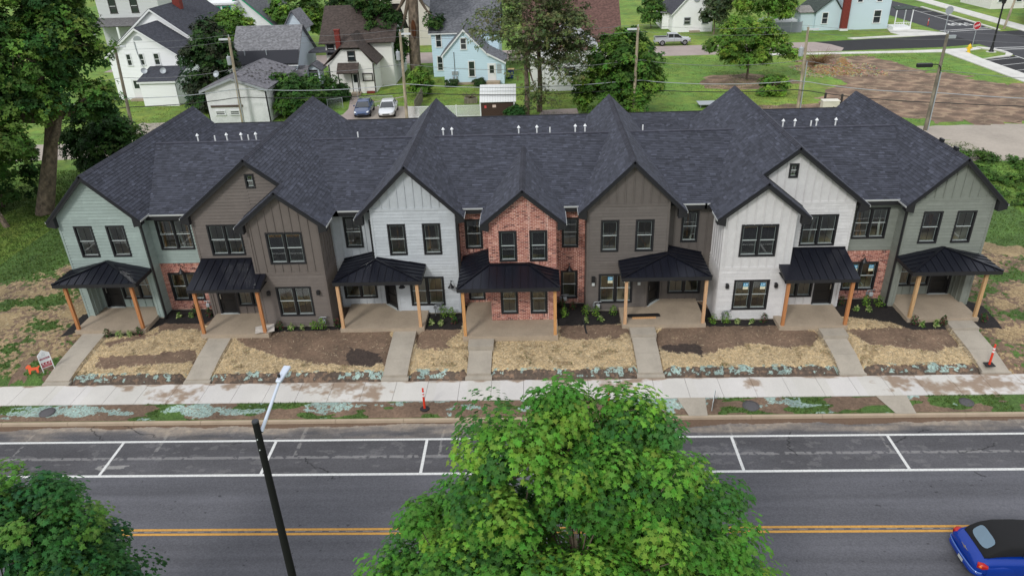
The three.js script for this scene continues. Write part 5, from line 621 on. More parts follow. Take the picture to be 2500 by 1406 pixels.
function sedan(name, label, cat, pos, turn, col, o = {}) { // faces +x, origin at rear on ground
  const t = thing(name, label, cat, pos, turn, o.group), P = paint(col), W = .86;
  part('body', loft([[0, .4, .82, W * .78], [.06, .32, .9, W * .9], [.4, .26, .95, W], [1.2, .22, .96, W], [2.9, .22, .93, W], [3.5, .24, .86, W * .98], [4.1, .28, .76, W * .92], [4.35, .34, .66, W * .78], [4.4, .4, .58, W * .6]]), P, t);
  part('window_glass', loft([[.55, .88, .96, W * .8], [1.05, .88, 1.32, W * .74], [1.5, .88, 1.41, W * .72], [2.2, .88, 1.4, W * .72], [2.55, .88, 1.3, W * .74], [3.25, .88, .93, W * .82]], .5), M.carGlass, t);
  part('roof', loft([[1.02, 1.3, 1.335, W * .66], [1.2, 1.28, 1.4, W * .7], [1.6, 1.3, 1.435, W * .7], [2.15, 1.3, 1.425, W * .7], [2.5, 1.29, 1.33, W * .66]], .5), P, t);
  for (const s of [-1, 1]) { for (const [a, b] of [[[.6, .95, .72], [1.08, 1.34, .6]], [[1.85, .94, .71], [1.82, 1.4, .61]], [[3.2, .94, .72], [2.5, 1.33, .6]]]) part('pillar', tube([[a[0], a[1], s * a[2] * W / .86], [b[0], b[1], s * b[2] * W / .86]], .035, .03, 6), P, t); part('headlight', loft([[4.05, .58, .74, .16], [4.36, .56, .66, .13]].map(q => q), .7).translate(0, 0, s * .6), M.head, t); part('tail_light', loft([[-.01, .66, .84, .17], [.1, .66, .88, .2]], .6).translate(0, 0, s * .6), M.tail, t); part('mirror', loft([[2.72, .92, 1.05, .09], [2.86, .92, 1.05, .07]], .6).translate(0, 0, s * .93), P, t); for (const x of [.85, 3.5]) wheel(t, x, s * (W - .1), .32); }
  part('grille', box(4.33, 4.42, .42, .52, -.35, .35), M.black, t); part('rear_plate', box(-.03, .0, .6, .72, -.2, .2), M.rail, t); return t;
}
sedan('parked_sedan', 'dark blue sedan parked by the alley next to the white car', 'car', [-18.15, GY, -79.2], -Math.PI / 2 + .06, [58, 80, 120], { group: 'cars parked behind the row' });
sedan('parked_coupe', 'white car parked by the alley beside the blue sedan', 'car', [-15.55, GY, -78.9], -Math.PI / 2 + .06, [228, 230, 232], { group: 'cars parked behind the row' });
sedan('maroon_car', 'dark maroon car half hidden beside the white garage', 'car', [-35.3, GY, -83.2], -Math.PI / 2 - .25, [72, 30, 40], { group: 'cars parked behind the row' });
{ // silver pickup, faces +x
  const t = thing('pickup_truck', 'silver crew cab pickup truck parked on the back street', 'pickup truck', [17.35, GY + .01, -112.2], .02), P = paint([196, 200, 204]); t.scale.setScalar(.9);
  part('body', loft([[0, .62, 1.22, .86], [.05, .58, 1.26, .92], [.5, .56, 1.26, .95], [2.1, .56, 1.24, .95], [3.9, .56, 1.2, .95], [4.5, .56, 1.2, .94], [5.4, .58, 1.12, .9], [5.62, .62, 1.02, .8]], .34), P, t); part('bed_floor', box(.12, 1.95, 1.1, 1.275, -.78, .78), M.rubber, t);
  for (const s of [-1, 1]) part('bed_rail', box(.03, 2.05, 1.2, 1.32, s * .9 - .06, s * .9 + .06), P, t); part('tailgate', box(0, .08, .75, 1.3, -.84, .84), P, t);
  part('window_glass', loft([[2.05, 1.15, 1.78, .78], [2.2, 1.15, 1.84, .77], [3.6, 1.15, 1.82, .77], [4.35, 1.15, 1.24, .82]], .4), M.carGlass, t); part('roof', loft([[2.04, 1.72, 1.82, .74], [2.2, 1.72, 1.88, .77], [3.45, 1.72, 1.86, .76], [3.68, 1.7, 1.78, .72]], .45), P, t);
  for (const s of [-1, 1]) { for (const [a, b] of [[2.08, 2.1], [2.95, 2.95], [4.35, 3.6]]) part('pillar', tube([[a, 1.18, s * .82], [b, 1.78, s * .74]], .05, .045, 6), P, t); part('mirror', box(3.95, 4.05, 1.22, 1.46, s * 1.02 - .1, s * 1.02 + .1), M.black, t); part('headlight', box(5.45, 5.63, .88, 1.06, s * .66 - .14, s * .66 + .14), M.head, t); part('door_line', box(3.0, 3.02, .62, 1.2, s * .955 - .002, s * .955 + .002), M.black, t); part('wheel_arch', (() => { const g = new THREE.TorusGeometry(.47, .05, 6, 18, Math.PI); g.translate(0, .46, s * .94); const h = g.clone(); g.translate(1.15, 0, 0); h.translate(4.75, 0, 0); return merge([g, h]); })(), P, t); for (const x of [1.15, 4.75]) wheel(t, x, s * .82, .44, .28); } part('bumper', box(5.58, 5.7, .5, .68, -.88, .88), M.chrome, t); part('rear_bumper', box(-.12, 0, .5, .66, -.85, .85), M.chrome, t); }
{ // blue soft top convertible driving away to the right
  const t = thing('convertible_car', 'deep blue retro convertible with black soft top on the road', 'car', [13.72, 0, -17.82], .0), P = paint([4, 52, 146]); P.roughness = .35; P.metalness = 0; P.clearcoat = .6; P.specularIntensity = .4;
  part('body', loft([[.0, .36, .8, .66, .6], [.05, .28, .9, .76, .55], [.2, .24, 1.0, .82, .5], [.5, .22, 1.06, .85, .46], [1.0, .2, 1.06, .86, .44], [2.4, .2, 1.03, .86, .42], [3.0, .2, 1.01, .84, .45], [3.8, .22, .95, .72, .55], [4.2, .28, .82, .6, .6], [4.3, .4, .7, .4, .7]]), P, t);
  part('soft_top', loft([[.3, .96, 1.06, .62, .6], [.42, .96, 1.2, .66, .55], [.7, .96, 1.42, .66, .52], [1.05, .96, 1.53, .65, .5], [1.7, .96, 1.545, .64, .5], [2.3, .96, 1.5, .63, .5], [2.6, 1.0, 1.42, .62, .5]], .5), mat([20, 20, 22], .9, { bumpMap: fineBump, bumpScale: .002 }), t);
  part('windscreen', loft([[2.55, 1.0, 1.4, .64], [3.1, .98, 1.06, .72]], .5), M.carGlass, t);
  { const g = new GB(), N = 18, c = [.5, 1.235, 0], pt = (a, k) => { const z = .43 * k * Math.sign(Math.cos(a)) * Math.pow(Math.abs(Math.cos(a)), .55), s = .5 * k * Math.sign(Math.sin(a)) * Math.pow(Math.abs(Math.sin(a)), .55); return [.515 + s * .33 + z * z * .12, 1.315 + s * .3 - z * z * .06, z]; }; for (let i = 0; i < N; i++) { const a = i / N * 6.2832, b = (i + 1) / N * 6.2832; g.tri(pt(0, 0), pt(b, 1), pt(a, 1), [0, 0], [0, 0], [0, 0]); } const q = g.geo(); part('rear_window', q, new THREE.MeshPhysicalMaterial({ color: lin(96, 122, 140), roughness: .1, clearcoat: 1, side: THREE.DoubleSide }), t); }
  part('rear_bumper', loft([[-.07, .42, .54, .6, .7], [-.03, .38, .58, .72, .6], [.12, .36, .58, .84, .5], [.3, .38, .56, .875, .5]], .5), P, t); part('bumper_strip', tube([[.2, .57, -.84], [.0, .6, -.72], [-.06, .605, 0], [.0, .6, .72], [.2, .57, .84]], .028, .028, 6), paint([70, 110, 190]), t);
  for (const s of [-1, 1]) { const g = loft([[0, -.1, .1, .075, .8], [.16, -.11, .11, .1, .8], [.3, -.05, .05, .05, .9]], .8); g.rotateY(s * -.5); g.translate(.08, .82, s * .7); part('tail_light', g, M.tail, t); const h = new THREE.SphereGeometry(.06, 10, 8); h.translate(.13, .83, s * .79); part('indicator', h, M.amber, t); for (const x of [.82, 3.4]) wheel(t, x, s * .76, .32); part('fender', loft([[.35, .3, .8, .06, .8], [.8, .3, .86, .1, .8], [1.3, .3, .8, .05, .8]], .8).translate(0, 0, s * .8), P, t); part('side_window', box(1.45, 2.4, 1.08, 1.32, s * .655 - .006, s * .655 + .006), M.carGlass, t); }
  part('number_plate', box(-.085, -.07, .44, .54, -.02, .24), M.rail, t); const em = new THREE.Shape([[-.2, .01], [-.04, .02], [0, .05], [.04, .02], [.2, .01], [.05, -.015], [0, -.035], [-.05, -.015]].map(p => new THREE.Vector2(...p))); const eg = new THREE.ExtrudeGeometry(em, { depth: .015, bevelEnabled: false }); eg.rotateY(-Math.PI / 2); eg.rotateZ(-.25); eg.translate(.035, .87, 0); part('winged_emblem', eg, M.chrome, t);
}
// ---------------------------------------------------------------- utility poles and wires
const poleTex = (() => { const r = mulberry(91); return tex(64, 256, (i, j) => { const s = tfbm(i / 64, j / 256 * .1, 16, 2), n = (r() - .5) * 24, q = .75 + s * .5; return [q * 166 + n, q * 154 + n, q * 132 + n]; }); })();
M.poleTan = mat([255, 255, 255], .9, { map: poleTex }); M.poleGrey = mat([196, 200, 204], .9, { map: poleTex }); M.wire = mat([126, 128, 130], .6); M.wireDark = mat([38, 38, 40], .6); M.galv = mat([176, 182, 186], .5, { metalness: .3 }); M.insul = mat([214, 218, 220], .4);
function upole(label, x, z, top, m, o = {}) { const t = thing('utility_pole', label, 'utility pole', [x, GY, z], 0, 'utility poles along the alley'), H = top - GY, lx = o.lean ?? 0; part('pole', tube([[0, -.3, 0], [lx * .5, H / 2, 0], [lx, H, 0]], .17, .115, 12), m, t);
  if (o.arm) part('cross_arm', box(lx - (o.arm < 0 ? 1 : .12), lx + (o.arm > 0 ? 1 : .12), H - .28, H - .12, -.06, .06), M.insul, t);
  if (o.can) { const g = lathe([[0, 0], [.2, .0], [.21, .05], [.21, .75], [.17, .82], [0, .84]], 18); g.translate(lx + o.can * .38, H - 2.6, .1); part('transformer', g, M.galv, t); part('bushing', cyl(.03, .02, H - 1.78, H - 1.6, lx + o.can * .42, .1, 8), M.insul, t); }
  if (o.conduit) part('conduit', box(.12, .2, -.1, H * .62, .08, .18), M.galv, t); part('top_insulator', cyl(.035, .05, H, H + .2, lx, 0, 8), M.insul, t);
  return t; }
upole('grey utility pole in front of the white gabled house', -39.08, -69.5, 9.5, M.poleGrey, { arm: 1, lean: .5 }); upole('utility pole standing before the white block garage', -29.7, -73.4, 9.27, M.poleTan, { arm: -1, can: -1, conduit: 1, lean: .3 }); upole('tan utility pole between parked white car and lattice fence', -12.98, -73.4, 9.28, M.poleTan, { arm: 1, can: -1, lean: .15 }); upole('tan utility pole in front of the round dark tree', 9.56, -72.7, 9.2, M.poleTan, { arm: -.2, lean: .1 }); upole('utility pole with grey conduit left of the pale cabinet', 25.6, -72.8, 8.7, M.poleTan, { arm: 1, can: -1, conduit: 1, lean: -.15 });
{ const t = upole('weathered utility pole with black street lamp at the alley', 34.7, -65.9, 8.9, M.poleGrey, { lean: .05, conduit: 1 }); part('arm_bracket', tube([[.05, 5.0, .15], [0, 5.5, .2], [-.35, 5.75, .2], [-.9, 5.75, .2]], .04, .04, 7), M.black, t); const g = new RoundedBoxGeometry(1.3, .34, .4, 2, .08); g.translate(-1.4, 5.72, .2); part('lamp_head', g, M.black, t); part('switch_box', box(.15, .75, 7.85, 8.1, -.1, .1), M.galv, t); }
const PX = [[-75, -69, 9.2], [-38.6, -69.5, 9.5], [-29.4, -73.4, 9.27], [-12.83, -73.4, 9.28], [9.66, -72.7, 9.2], [25.45, -72.8, 8.7], [34.75, -65.9, 8.9], [75, -62, 9]];
function wire(label, ys, sag, r, m, skip = 0, dz = 0) { const pts = []; for (let i = skip; i < PX.length - 1; i++) { const a = PX[i], b = PX[i + 1]; for (let k = 0; k < 8; k++) { const f = k / 8, L = Math.hypot(b[0] - a[0], b[1] - a[1]); pts.push([a[0] + (b[0] - a[0]) * f, a[2] + (b[2] - a[2]) * f - ys - 4 * f * (1 - f) * sag * L / 22, a[1] + (b[1] - a[1]) * f + dz]); } } const e = PX[PX.length - 1]; pts.push([e[0], e[2] - ys, e[1] + dz]); single('overhead_wire', tube(pts, r, r, 5, pts.length * 2), m, label, 'power line', 'wires strung between the utility poles'); }
wire('topmost thin power wire strung along the alley poles', -.18, .45, .012, M.wire); wire('second thin power wire just below the top one', .35, .45, .012, M.wire, 0, .5); wire('middle grey cable along the alley poles', 3.0, .7, .022, M.wire); wire('thick pale cable low along the alley poles', 4.9, .5, .035, M.galv); wire('lowest black cable along the alley poles', 5.75, .35, .04, M.wireDark);
// ---------------------------------------------------------------- background surfaces
const gravelTex = conc(81, [170, 160, 148]), pinkTex = conc(82, [166, 152, 146]), dirtTex = (() => { const r = mulberry(83); return tex(512, 512, (i, j) => { const u = i / 512, v = j / 512, b = tfbm(u, v, 6, 4), n = (r() - .5) * 30, q = .62 + b * .7, s = tfbm(u, v, 9, 3) > .6 ? 22 : 0; return [126 * q + n + s, 104 * q + n + s, 86 * q + n * .8 + s * .8]; }); })();
M.gravel = mat([255, 255, 255], .95, { map: rep(gravelTex, .12, .12) }); M.pink = mat([255, 255, 255], .9, { map: rep(pinkTex, .12, .12) }); M.dirt = mat([255, 255, 255], .95, { map: rep(dirtTex, .16, .16) }); M.newAsphalt = mat([70, 70, 74], .9, { map: rep(conc(84, [228, 228, 230]), .15, .15) }); M.darkAsphalt = mat([44, 44, 47], .9, { map: rep(conc(85, [228, 228, 230]), .2, .2) }); M.concFar = mat([226, 224, 219], .85, { map: rep(conc(86, [238, 238, 236]), .3, .3) });
const ragged = (pts, amp, seed, step = .8) => { const o = []; for (let i = 0; i < pts.length; i++) { const a = pts[i], b = pts[(i + 1) % pts.length], L = Math.hypot(b[0] - a[0], b[1] - a[1]), n = Math.max(1, Math.round(L / step)); for (let k = 0; k < n; k++) { const x = a[0] + (b[0] - a[0]) * k / n, z = a[1] + (b[1] - a[1]) * k / n; o.push([x + (fbm(x * .9 + seed, z * .9, 3) - .5) * amp * 2, z + (fbm(x * .9, z * .9 + seed, 3) - .5) * amp * 2]); } } return o; };
struct('alley', flatPoly(ragged([[-120, -63], [-40, -63.4], [30, -62.8], [60, -62.6], [60, -67.0], [30, -67.3], [-40, -68.2], [-120, -68]], .35, 3), GY + .006), M.gravel);
struct('parking_pad', flatPoly(ragged([[-24, -68], [-11, -67.6], [-12.6, -79.5], [-19, -80]], .3, 4), GY + .008), M.gravel);
struct('gravel_area', flatPoly(ragged([[23, -50.5], [28, -57], [60, -57], [60, -62.8], [23, -62.8], [-30, -63], [-30, -50.5]], .6, 5), GY + .01), M.gravel);
struct('bare_soil_lot', flatPoly(ragged([[26, -70], [31, -72.5], [36, -68.3], [45, -67.6], [58, -67.4], [53.5, -79], [49.5, -86], [46, -91], [44, -98.5], [40.5, -101.5], [33, -98], [32.5, -92], [36, -88], [33.5, -84], [30, -79]], 2.4, 6, .5), GY + .008), M.dirt);
struct('worn_soil_patch', flatPoly(ragged([[18.5, -84.5], [24, -83], [30, -85.5], [30, -88.5], [25, -91.5], [19.5, -90]], 1.3, 7), GY + .008), M.dirt); struct('worn_soil_strip', flatPoly(ragged([[22, -71], [29, -71], [29.5, -76], [23, -76.5]], 1, 8), GY + .008), M.dirt);
struct('concrete_pad', flatPoly(ragged([[-.2, -71.2], [4.8, -71.2], [4.2, -76.8], [.6, -76.4]], .15, 9), GY + .01), M.pink);
struct('gravel_drive', flatPoly(ragged([[-44, -69], [-33, -69], [-35, -75], [-41, -75.5]], .9, 10), GY + .008), M.gravel);
struct('back_street', flatPoly([[-60, -103.4], [41.2, -103.9], [42.3, -106], [41.6, -109], [40, -111.2], [-60, -112.2]], GY + .006), M.pink);
struct('new_back_street', flatPoly([[41.2, -103.9], [55, -104.6], [60.4, -106], [75, -106], [130, -106], [130, -116], [75, -116.5], [62, -114.5], [54, -113], [40, -111.2], [41.6, -109], [42.3, -106]], GY + .007), M.darkAsphalt);
struct('side_street', flatPoly([[60.4, -20], [68.6, -20], [68.6, -106], [68.4, -119], [69, -128], [69.2, -143], [67, -170], [67, -230], [58, -230], [60.4, -134], [60.6, -115], [60.4, -106]], GY + .009), M.newAsphalt);
struct('side_street_parking', flatPoly([[55.6, -20], [60.3, -20], [60.3, -97.5], [55.6, -95.6]], GY + .0085), M.darkAsphalt); struct('far_parking_bay', flatPoly([[66.4, -121], [68.9, -120], [69.2, -142], [66.8, -146]], GY + .0125), M.darkAsphalt);
{ const lines = sub('street_markings', scene); lines.userData.kind = 'structure'; const ln = (a, b, w = .14, y = GY + .017) => { const d = V(b[0] - a[0], 0, b[1] - a[1]).normalize(), n = [-d.z * w / 2, d.x * w / 2]; part('painted_line', flatPoly([[a[0] + n[0], a[1] + n[1]], [b[0] + n[0], b[1] + n[1]], [b[0] - n[0], b[1] - n[1]], [a[0] - n[0], a[1] - n[1]]], y), M.white, lines); };
  for (let k = 0; k < 10; k++) ln([55.7, -95 + k * 3], [60.2, -96.4 + k * 3]); ln([60.35, -97.4], [60.35, -30], .2); for (let k = 0; k < 5; k++) ln([66.5, -121.5 - k * 5.2], [69, -122 - k * 5.2]); ln([66.45, -121], [66.8, -146]); ln([60.7, -116.3], [68.4, -117.6], .3); ln([60.7, -117.5], [68.4, -118.8], .3); ln([60.6, -101.8], [68.4, -101.8], .3); ln([60.6, -103], [68.4, -103], .3);
  const font = await new FontLoader().loadAsync('fonts/droid/droid_sans_bold.typeface.json'); const g = new TextGeometry('STOP', { font, size: 1.1, depth: .004, curveSegments: 2 }); g.scale(1, 2, 1); g.rotateX(-Math.PI / 2); g.rotateY(Math.PI); g.translate(68, GY + .017, -124); part('stop_lettering', g, M.white, lines); }
// pale new concrete sidewalks with corner islands
const walkAt = (name, pts, h = .1) => struct(name, slabPoly(pts, GY - .05, GY + h), M.concFar);
walkAt('corner_sidewalk', [[53.1, -20], [55.5, -20], [55.5, -95.8], [55.9, -101], [53.2, -101]]); walkAt('street_sidewalk', [[30, -102.2], [53.2, -101], [55.9, -101], [58.8, -102.4], [58.8, -103.6], [55, -102.9], [50, -102.6], [30, -103.3]], .06); walkAt('far_sidewalk', [[71.3, -112], [74, -112], [76, -170], [73.5, -170]], .1); walkAt('corner_apron', [[54.5, -121.8], [57.2, -119.6], [60.5, -115.5], [60.2, -113.9], [46, -112.4], [45.5, -113.4], [53.6, -114.6], [53.2, -117]], .07); walkAt('kerb_island', [[55.4, -95.7], [59.2, -97.6], [60.2, -99.2], [59.9, -101], [58.9, -102.3], [58.9, -103.9], [60.2, -102.6], [60.7, -100], [60.4, -98], [59.5, -97]], .13); walkAt('far_kerb', [[68.55, -116.5], [69.0, -116.5], [69.5, -128], [69.8, -143], [69.4, -143], [69.0, -128]], .13);
// ---------------------------------------------------------------- background houses
const farSide = (c, e = .15) => { const m = mat(c, .75); m.userData.lap = e; return m; };
function lapPrism(g, poly, F, d0, m) { const e = m.userData.lap; if (!e) return g.prism(poly, F, d0, 0); const [a, b] = ext(poly, 1); for (let v = a; v < b; v += e) { const q = band(poly, 1, v, Math.min(v + e, b)); if (q) g.prism(q, F, d0, w => .034 * (1 - (w - v) / e), undefined, false); } }
const roofTexFar = (() => { const r = mulberry(95); return tex(256, 256, (i, j) => { const row = Math.floor(j / 16), tab = Math.floor((i + (row % 2) * 12) / 24), n = NP[(row * 91 + tab * 17) & 65535] - .5, q = 214 + n * 60 + (r() - .5) * 24 - (j % 16 < 2 ? 50 : 0); return [q, q, q]; }); })();
const farRoof = c => mat(c, .95, { map: rep(roofTexFar, .45, .45) });
M.fw = mat([234, 236, 236], .6); M.fdark = mat([58, 54, 52], .7); M.fglass = new THREE.MeshPhysicalMaterial({ color: lin(46, 52, 56), roughness: .08, clearcoat: 1 });
function block(t, x0, x1, z0, z1, y0, ye, axis, yr, wall, roof, o = {}) { // gabled block; z0 front (near), z1 back; axis of the ridge
  const ov = o.ov ?? .35, th = .12, g = new GB(), R = o.ridge ?? (axis === 'z' ? (x0 + x1) / 2 : (z0 + z1) / 2);
  if (axis === 'z') { lapPrism(g, [[x0, y0], [x1, y0], [x1, ye], [R, yr], [x0, ye]], front(z0), -.1, wall); g.prism([[x0, y0], [x1, y0], [x1, ye], [R, yr], [x0, ye]], front(z1), -.1, 0); lapPrism(g, rect(z1, z0, y0, ye), leftF(x0), -.1, wall); lapPrism(g, rect(-z0, -z1, y0, ye), rightF(x1), -.1, wall); }
  else { lapPrism(g, rect(x0, x1, y0, ye), front(z0), -.1, wall); g.prism(rect(x0, x1, y0, ye), front(z1), 0, .1); g.prism([[z1, y0], [z0, y0], [z0, ye], [R, yr], [z1, ye]], leftF(x0), -.1, 0); lapPrism(g, [[-z0, y0], [-z1, y0], [-z1, ye], [-R, yr], [-z0, ye]], rightF(x1), -.1, wall); }
  part('wall', g.geo(), wall, t);
  const pl = (a, b, c, d) => { const F = frame(a, [b[0] - a[0], b[1] - a[1], b[2] - a[2]], [d[0] - a[0], d[1] - a[1], d[2] - a[2]]), L = Math.hypot(b[0] - a[0], b[1] - a[1], b[2] - a[2]), H = Math.hypot(d[0] - a[0], d[1] - a[1], d[2] - a[2]); part('roof', new GB().prism(rect(0, L, 0, H), F, .01, th).geo(), roof, t); };
  if (axis === 'z') { const k0 = (yr - ye) / (R - x0), k1 = (yr - ye) / (x1 - R), a = z0 + ov, b = z1 - ov; pl([x0 - ov, ye - k0 * ov, b], [x0 - ov, ye - k0 * ov, a], 0, [R, yr, b]); pl([x1 + ov, ye - k1 * ov, a], [x1 + ov, ye - k1 * ov, b], 0, [R, yr, a]); if (o.trim) for (const [xa, ya, s] of [[x0 - ov, ye - k0 * ov, -1], [x1 + ov, ye - k1 * ov, 1]]) part('rake_trim', new GB().prism([[xa, ya + .06], [R, yr + .08], [R, yr - .16], [xa, ya - .16]], front(a), -.02, .03).geo(), o.trim, t); }
  else { const kf = (yr - ye) / (z0 - R), kb = (yr - ye) / (R - z1), a = x0 - ov, b = x1 + ov; pl([a, ye - kf * ov, z0 + ov], [b, ye - kf * ov, z0 + ov], 0, [a, yr, R]); pl([b, ye - kb * ov, z1 - ov], [a, ye - kb * ov, z1 - ov], 0, [b, yr, R]); if (o.trim) part('eave_trim', box(a, b, ye - kf * ov - .1, ye - kf * ov + .1, z0 + ov, z0 + ov + .04), o.trim, t); }
}
function fwin(t, F, u0, u1, v0, v1, fm = M.fw, o = {}) { const w = sub('window', t), T = o.T ?? .11, g = new GB(); g.prism(rect(u0, u1, v1 - T, v1), F, .0, .09); g.prism(rect(u0 - .03, u1 + .03, v0, v0 + T), F, .0, .12); g.prism(rect(u0, u0 + T, v0 + T, v1 - T), F, 0, .09); g.prism(rect(u1 - T, u1, v0 + T, v1 - T), F, 0, .09); part('frame', g.geo(), fm, w); part('pane', new GB().prism(rect(u0 + T, u1 - T, v0 + T, v1 - T), F, .0, .044).geo(), o.glass ?? M.fglass, w); part('sash_rail', new GB().prism(rect(u0 + T, u1 - T, (v0 + v1) / 2 - .03, (v0 + v1) / 2 + .03), F, .044, .07).geo(), M.fw, w); }
function fdoor(t, F, u0, u1, v0, v1, m, fr = M.fw) { const d = sub('door', t); part('frame', new GB().prism(rect(u0 - .1, u1 + .1, v0, v1 + .1), F, 0, .06).geo(), fr, d); part('leaf', new GB().prism(rect(u0, u1, v0, v1), F, .06, .09).geo(), m, d); part('pane', new GB().prism(rect(u0 + .15, u1 - .15, v0 + (v1 - v0) * .5, v1 - .15), F, .09, .1).geo(), M.fglass, d); part('handle', new GB().prism(rect(u1 - .12, u1 - .06, v0 + .9, v0 + 1.0), F, .07, .13).geo(), M.handle, d); }
function dish(t, x, y, z, a = 0) { const g = lathe([[0, 0], [.12, .015], [.25, .06], [.34, .12]], 20); g.rotateX(1.1); g.rotateY(a); g.translate(x, y + .35, z + .1); part('satellite_dish', g, M.galv, t); part('dish_mast', tube([[x, y - .3, z], [x, y + .3, z]], .03, .03, 6), M.pipe, t); }
const chimney = (t, x, z, y0, y1, w, m) => part('chimney', merge([box(x - w, x + w, y0, y1, z - w, z + w), box(x - w * 1.2, x + w * 1.2, y1, y1 + .12, z - w * 1.2, z + w * 1.2)]), m, t);
M.redBrick = mat([150, 66, 56], .9, { map: rep(roofTexFar, 1.6, 1.6) });
{ // white gabled house behind left
  const t = thing('white_house', 'white clapboard house with dark roof and lean to at upper left', 'house'), w = farSide([250, 251, 252]), rf = farRoof([78, 80, 90]), F = front(-86.4);
  block(t, -49.0, -41.0, -86.4, -92, GY, 5.75, 'z', 8.6, w, rf, { trim: M.fw, ridge: -45.1 }); block(t, -50.0, -41.2, -92, -106, GY, 6.6, 'z', 9.95, w, rf, { trim: M.fw, ridge: -45.6 });
  part('roof_patch', new GB().quad([-43.6, 7.62, -87], [-41.0, 5.74, -87], [-41.0, 5.74, -90.5], [-43.2, 7.35, -90.5]).geo(), farRoof([48, 48, 56]), t);
  { const L = front(-82.7), g = new GB(); lapPrism(g, rect(-44.25, -40.25, GY, 3.4), L, -.1, w); g.prism([[-86.4, GY], [-82.7, GY], [-82.7, 3.4], [-86.4, 4.3]], leftF(-44.25), -.1, 0); g.prism([[82.7, GY], [86.4, GY], [86.4, 4.3], [82.7, 3.4]], rightF(-40.25), -.1, 0); part('lean_to_wall', g.geo(), w, t); part('lean_to_roof', new GB().prism(rect(-44.45, -40.05, 0, 4), frame([0, 3.4, -82.5], [1, 0, 0], [0, .92, -3.9]), 0, .1).geo(), rf, t); part('eave_trim', box(-44.45, -40.05, 3.24, 3.44, -82.5, -82.46), M.fw, t); }
  for (const u of [[-47.0, -46.35], [-45.5, -44.85], [-43.8, -43.05]]) fwin(t, F, u[0], u[1], 4.5, 5.9); fdoor(t, F, -47.0, -46.1, GY + .25, 3.0, M.fw); part('door_step', box(-47.2, -45, GY, GY + .25, -86.3, -85.3), M.tan, t);
  { const s = new THREE.Shape(); s.absarc(0, 0, .5, 0, Math.PI); const g = new THREE.ExtrudeGeometry(s, { depth: .05, bevelEnabled: false }); g.translate(-45.1, 7.3, -86.4); part('arched_vent', g, M.galv, t); }
  part('service_pipe', tube([[-45.55, 7.2, -86.3], [-45.5, 6, -86.3], [-45.2, 4.4, -86.3]], .04, .04, 6), M.galv, t); dish(t, -44.3, 3.9, -84.6, .5); dish(t, -42.0, 3.9, -84.4, .2); chimney(t, -44.9, -98, 9, 10.9, .45, M.redBrick); fwin(t, rightF(-41), 88.3, 89.2, 3.6, 5); }
{ const t = thing('block_garage', 'white block garage with grey shingle roof behind the left gables', 'garage'), w = mat([240, 241, 242], .9, { map: rep(conc(101, [246, 246, 246]), .3, .3) }), F = front(-74.5); block(t, -33.5, -27.2, -74.5, -84.2, GY, 4.1, 'z', 5.2, w, farRoof([140, 138, 144]), { trim: M.galv, ridge: -30.4 }); for (const u of [-32.7, -31.2]) { fwin(t, F, u - .05, u + 1.0, 1.5, 2.0, M.fw); } part('rusty_lintel', new GB().prism(rect(-33.1, -29.8, 2.32, 2.52), F, 0, .08).geo(), mat([92, 78, 70], .9), t); part('gable_siding', new GB().prism([[-33.4, 4.0], [-27.3, 4.0], [-30.4, 5.1]], F, 0, .05).geo(), farSide([228, 230, 230]), t); dish(t, -32.6, 4.9, -76.5, -.3);
  const r = mulberry(7); const g = new GB(); for (let k = 0; k < 60; k++) { const z = -75 - r() * 8.6, f = r(), x = -30.2 + f * 2.8, y = 5.2 - f * 2.8 * .344 + .135; g.quad([x, y, z + .04], [x + .16, y - .055, z + .04], [x + .16, y - .055, z - .22], [x, y, z - .22]); } part('missing_shingles', g.geo(), M.fdark, t).userData.kind = 'stuff'; }
{ const t = thing('grey_roof_house', 'pale blue white house with sagging grey roof and black tar strip', 'house'), w = farSide([206, 218, 226]), F = front(-85.6); block(t, -34.3, -27.2, -85.6, -94, GY, 4.6, 'x', 8.0, w, farRoof([150, 150, 154]), { trim: M.fw, ridge: -89.4 }); part('tar_strip', new GB().prism(rect(-34.7, -26.85, 0, 1.9), frame([0, 4.42, -85.12], [1, 0, 0], [0, 3.4, -3.8]), .13, .15).geo(), mat([42, 43, 50], .8), t); block(t, -30.5, -26.3, -84.9, -88, GY, 3.2, 'x', 3.9, w, farRoof([132, 130, 134])); block(t, -26.3, -24.9, -86.5, -88.2, GY + 1, 3.6, 'z', 4.1, w, farRoof([120, 120, 126])); fwin(t, front(-86.5), -26.1, -25.1, 2.2, 3.5, M.fdark); part('porch_post', box(-23.7, -23.55, GY, 4.8, -90, -89.85), M.fw, t); part('porch_roof', box(-26.8, -23.4, 4.8, 4.95, -93, -89.7), farRoof([110, 110, 118]), t); for (const x of [-33, -30.5]) part('vent_pipe', cyl(.06, .06, 5, 5.9, x, -86, 8), M.galv, t); block(t, -30, -28, -93, -96, 6.5, 7.6, 'z', 9.1, w, farRoof([150, 150, 156])); }
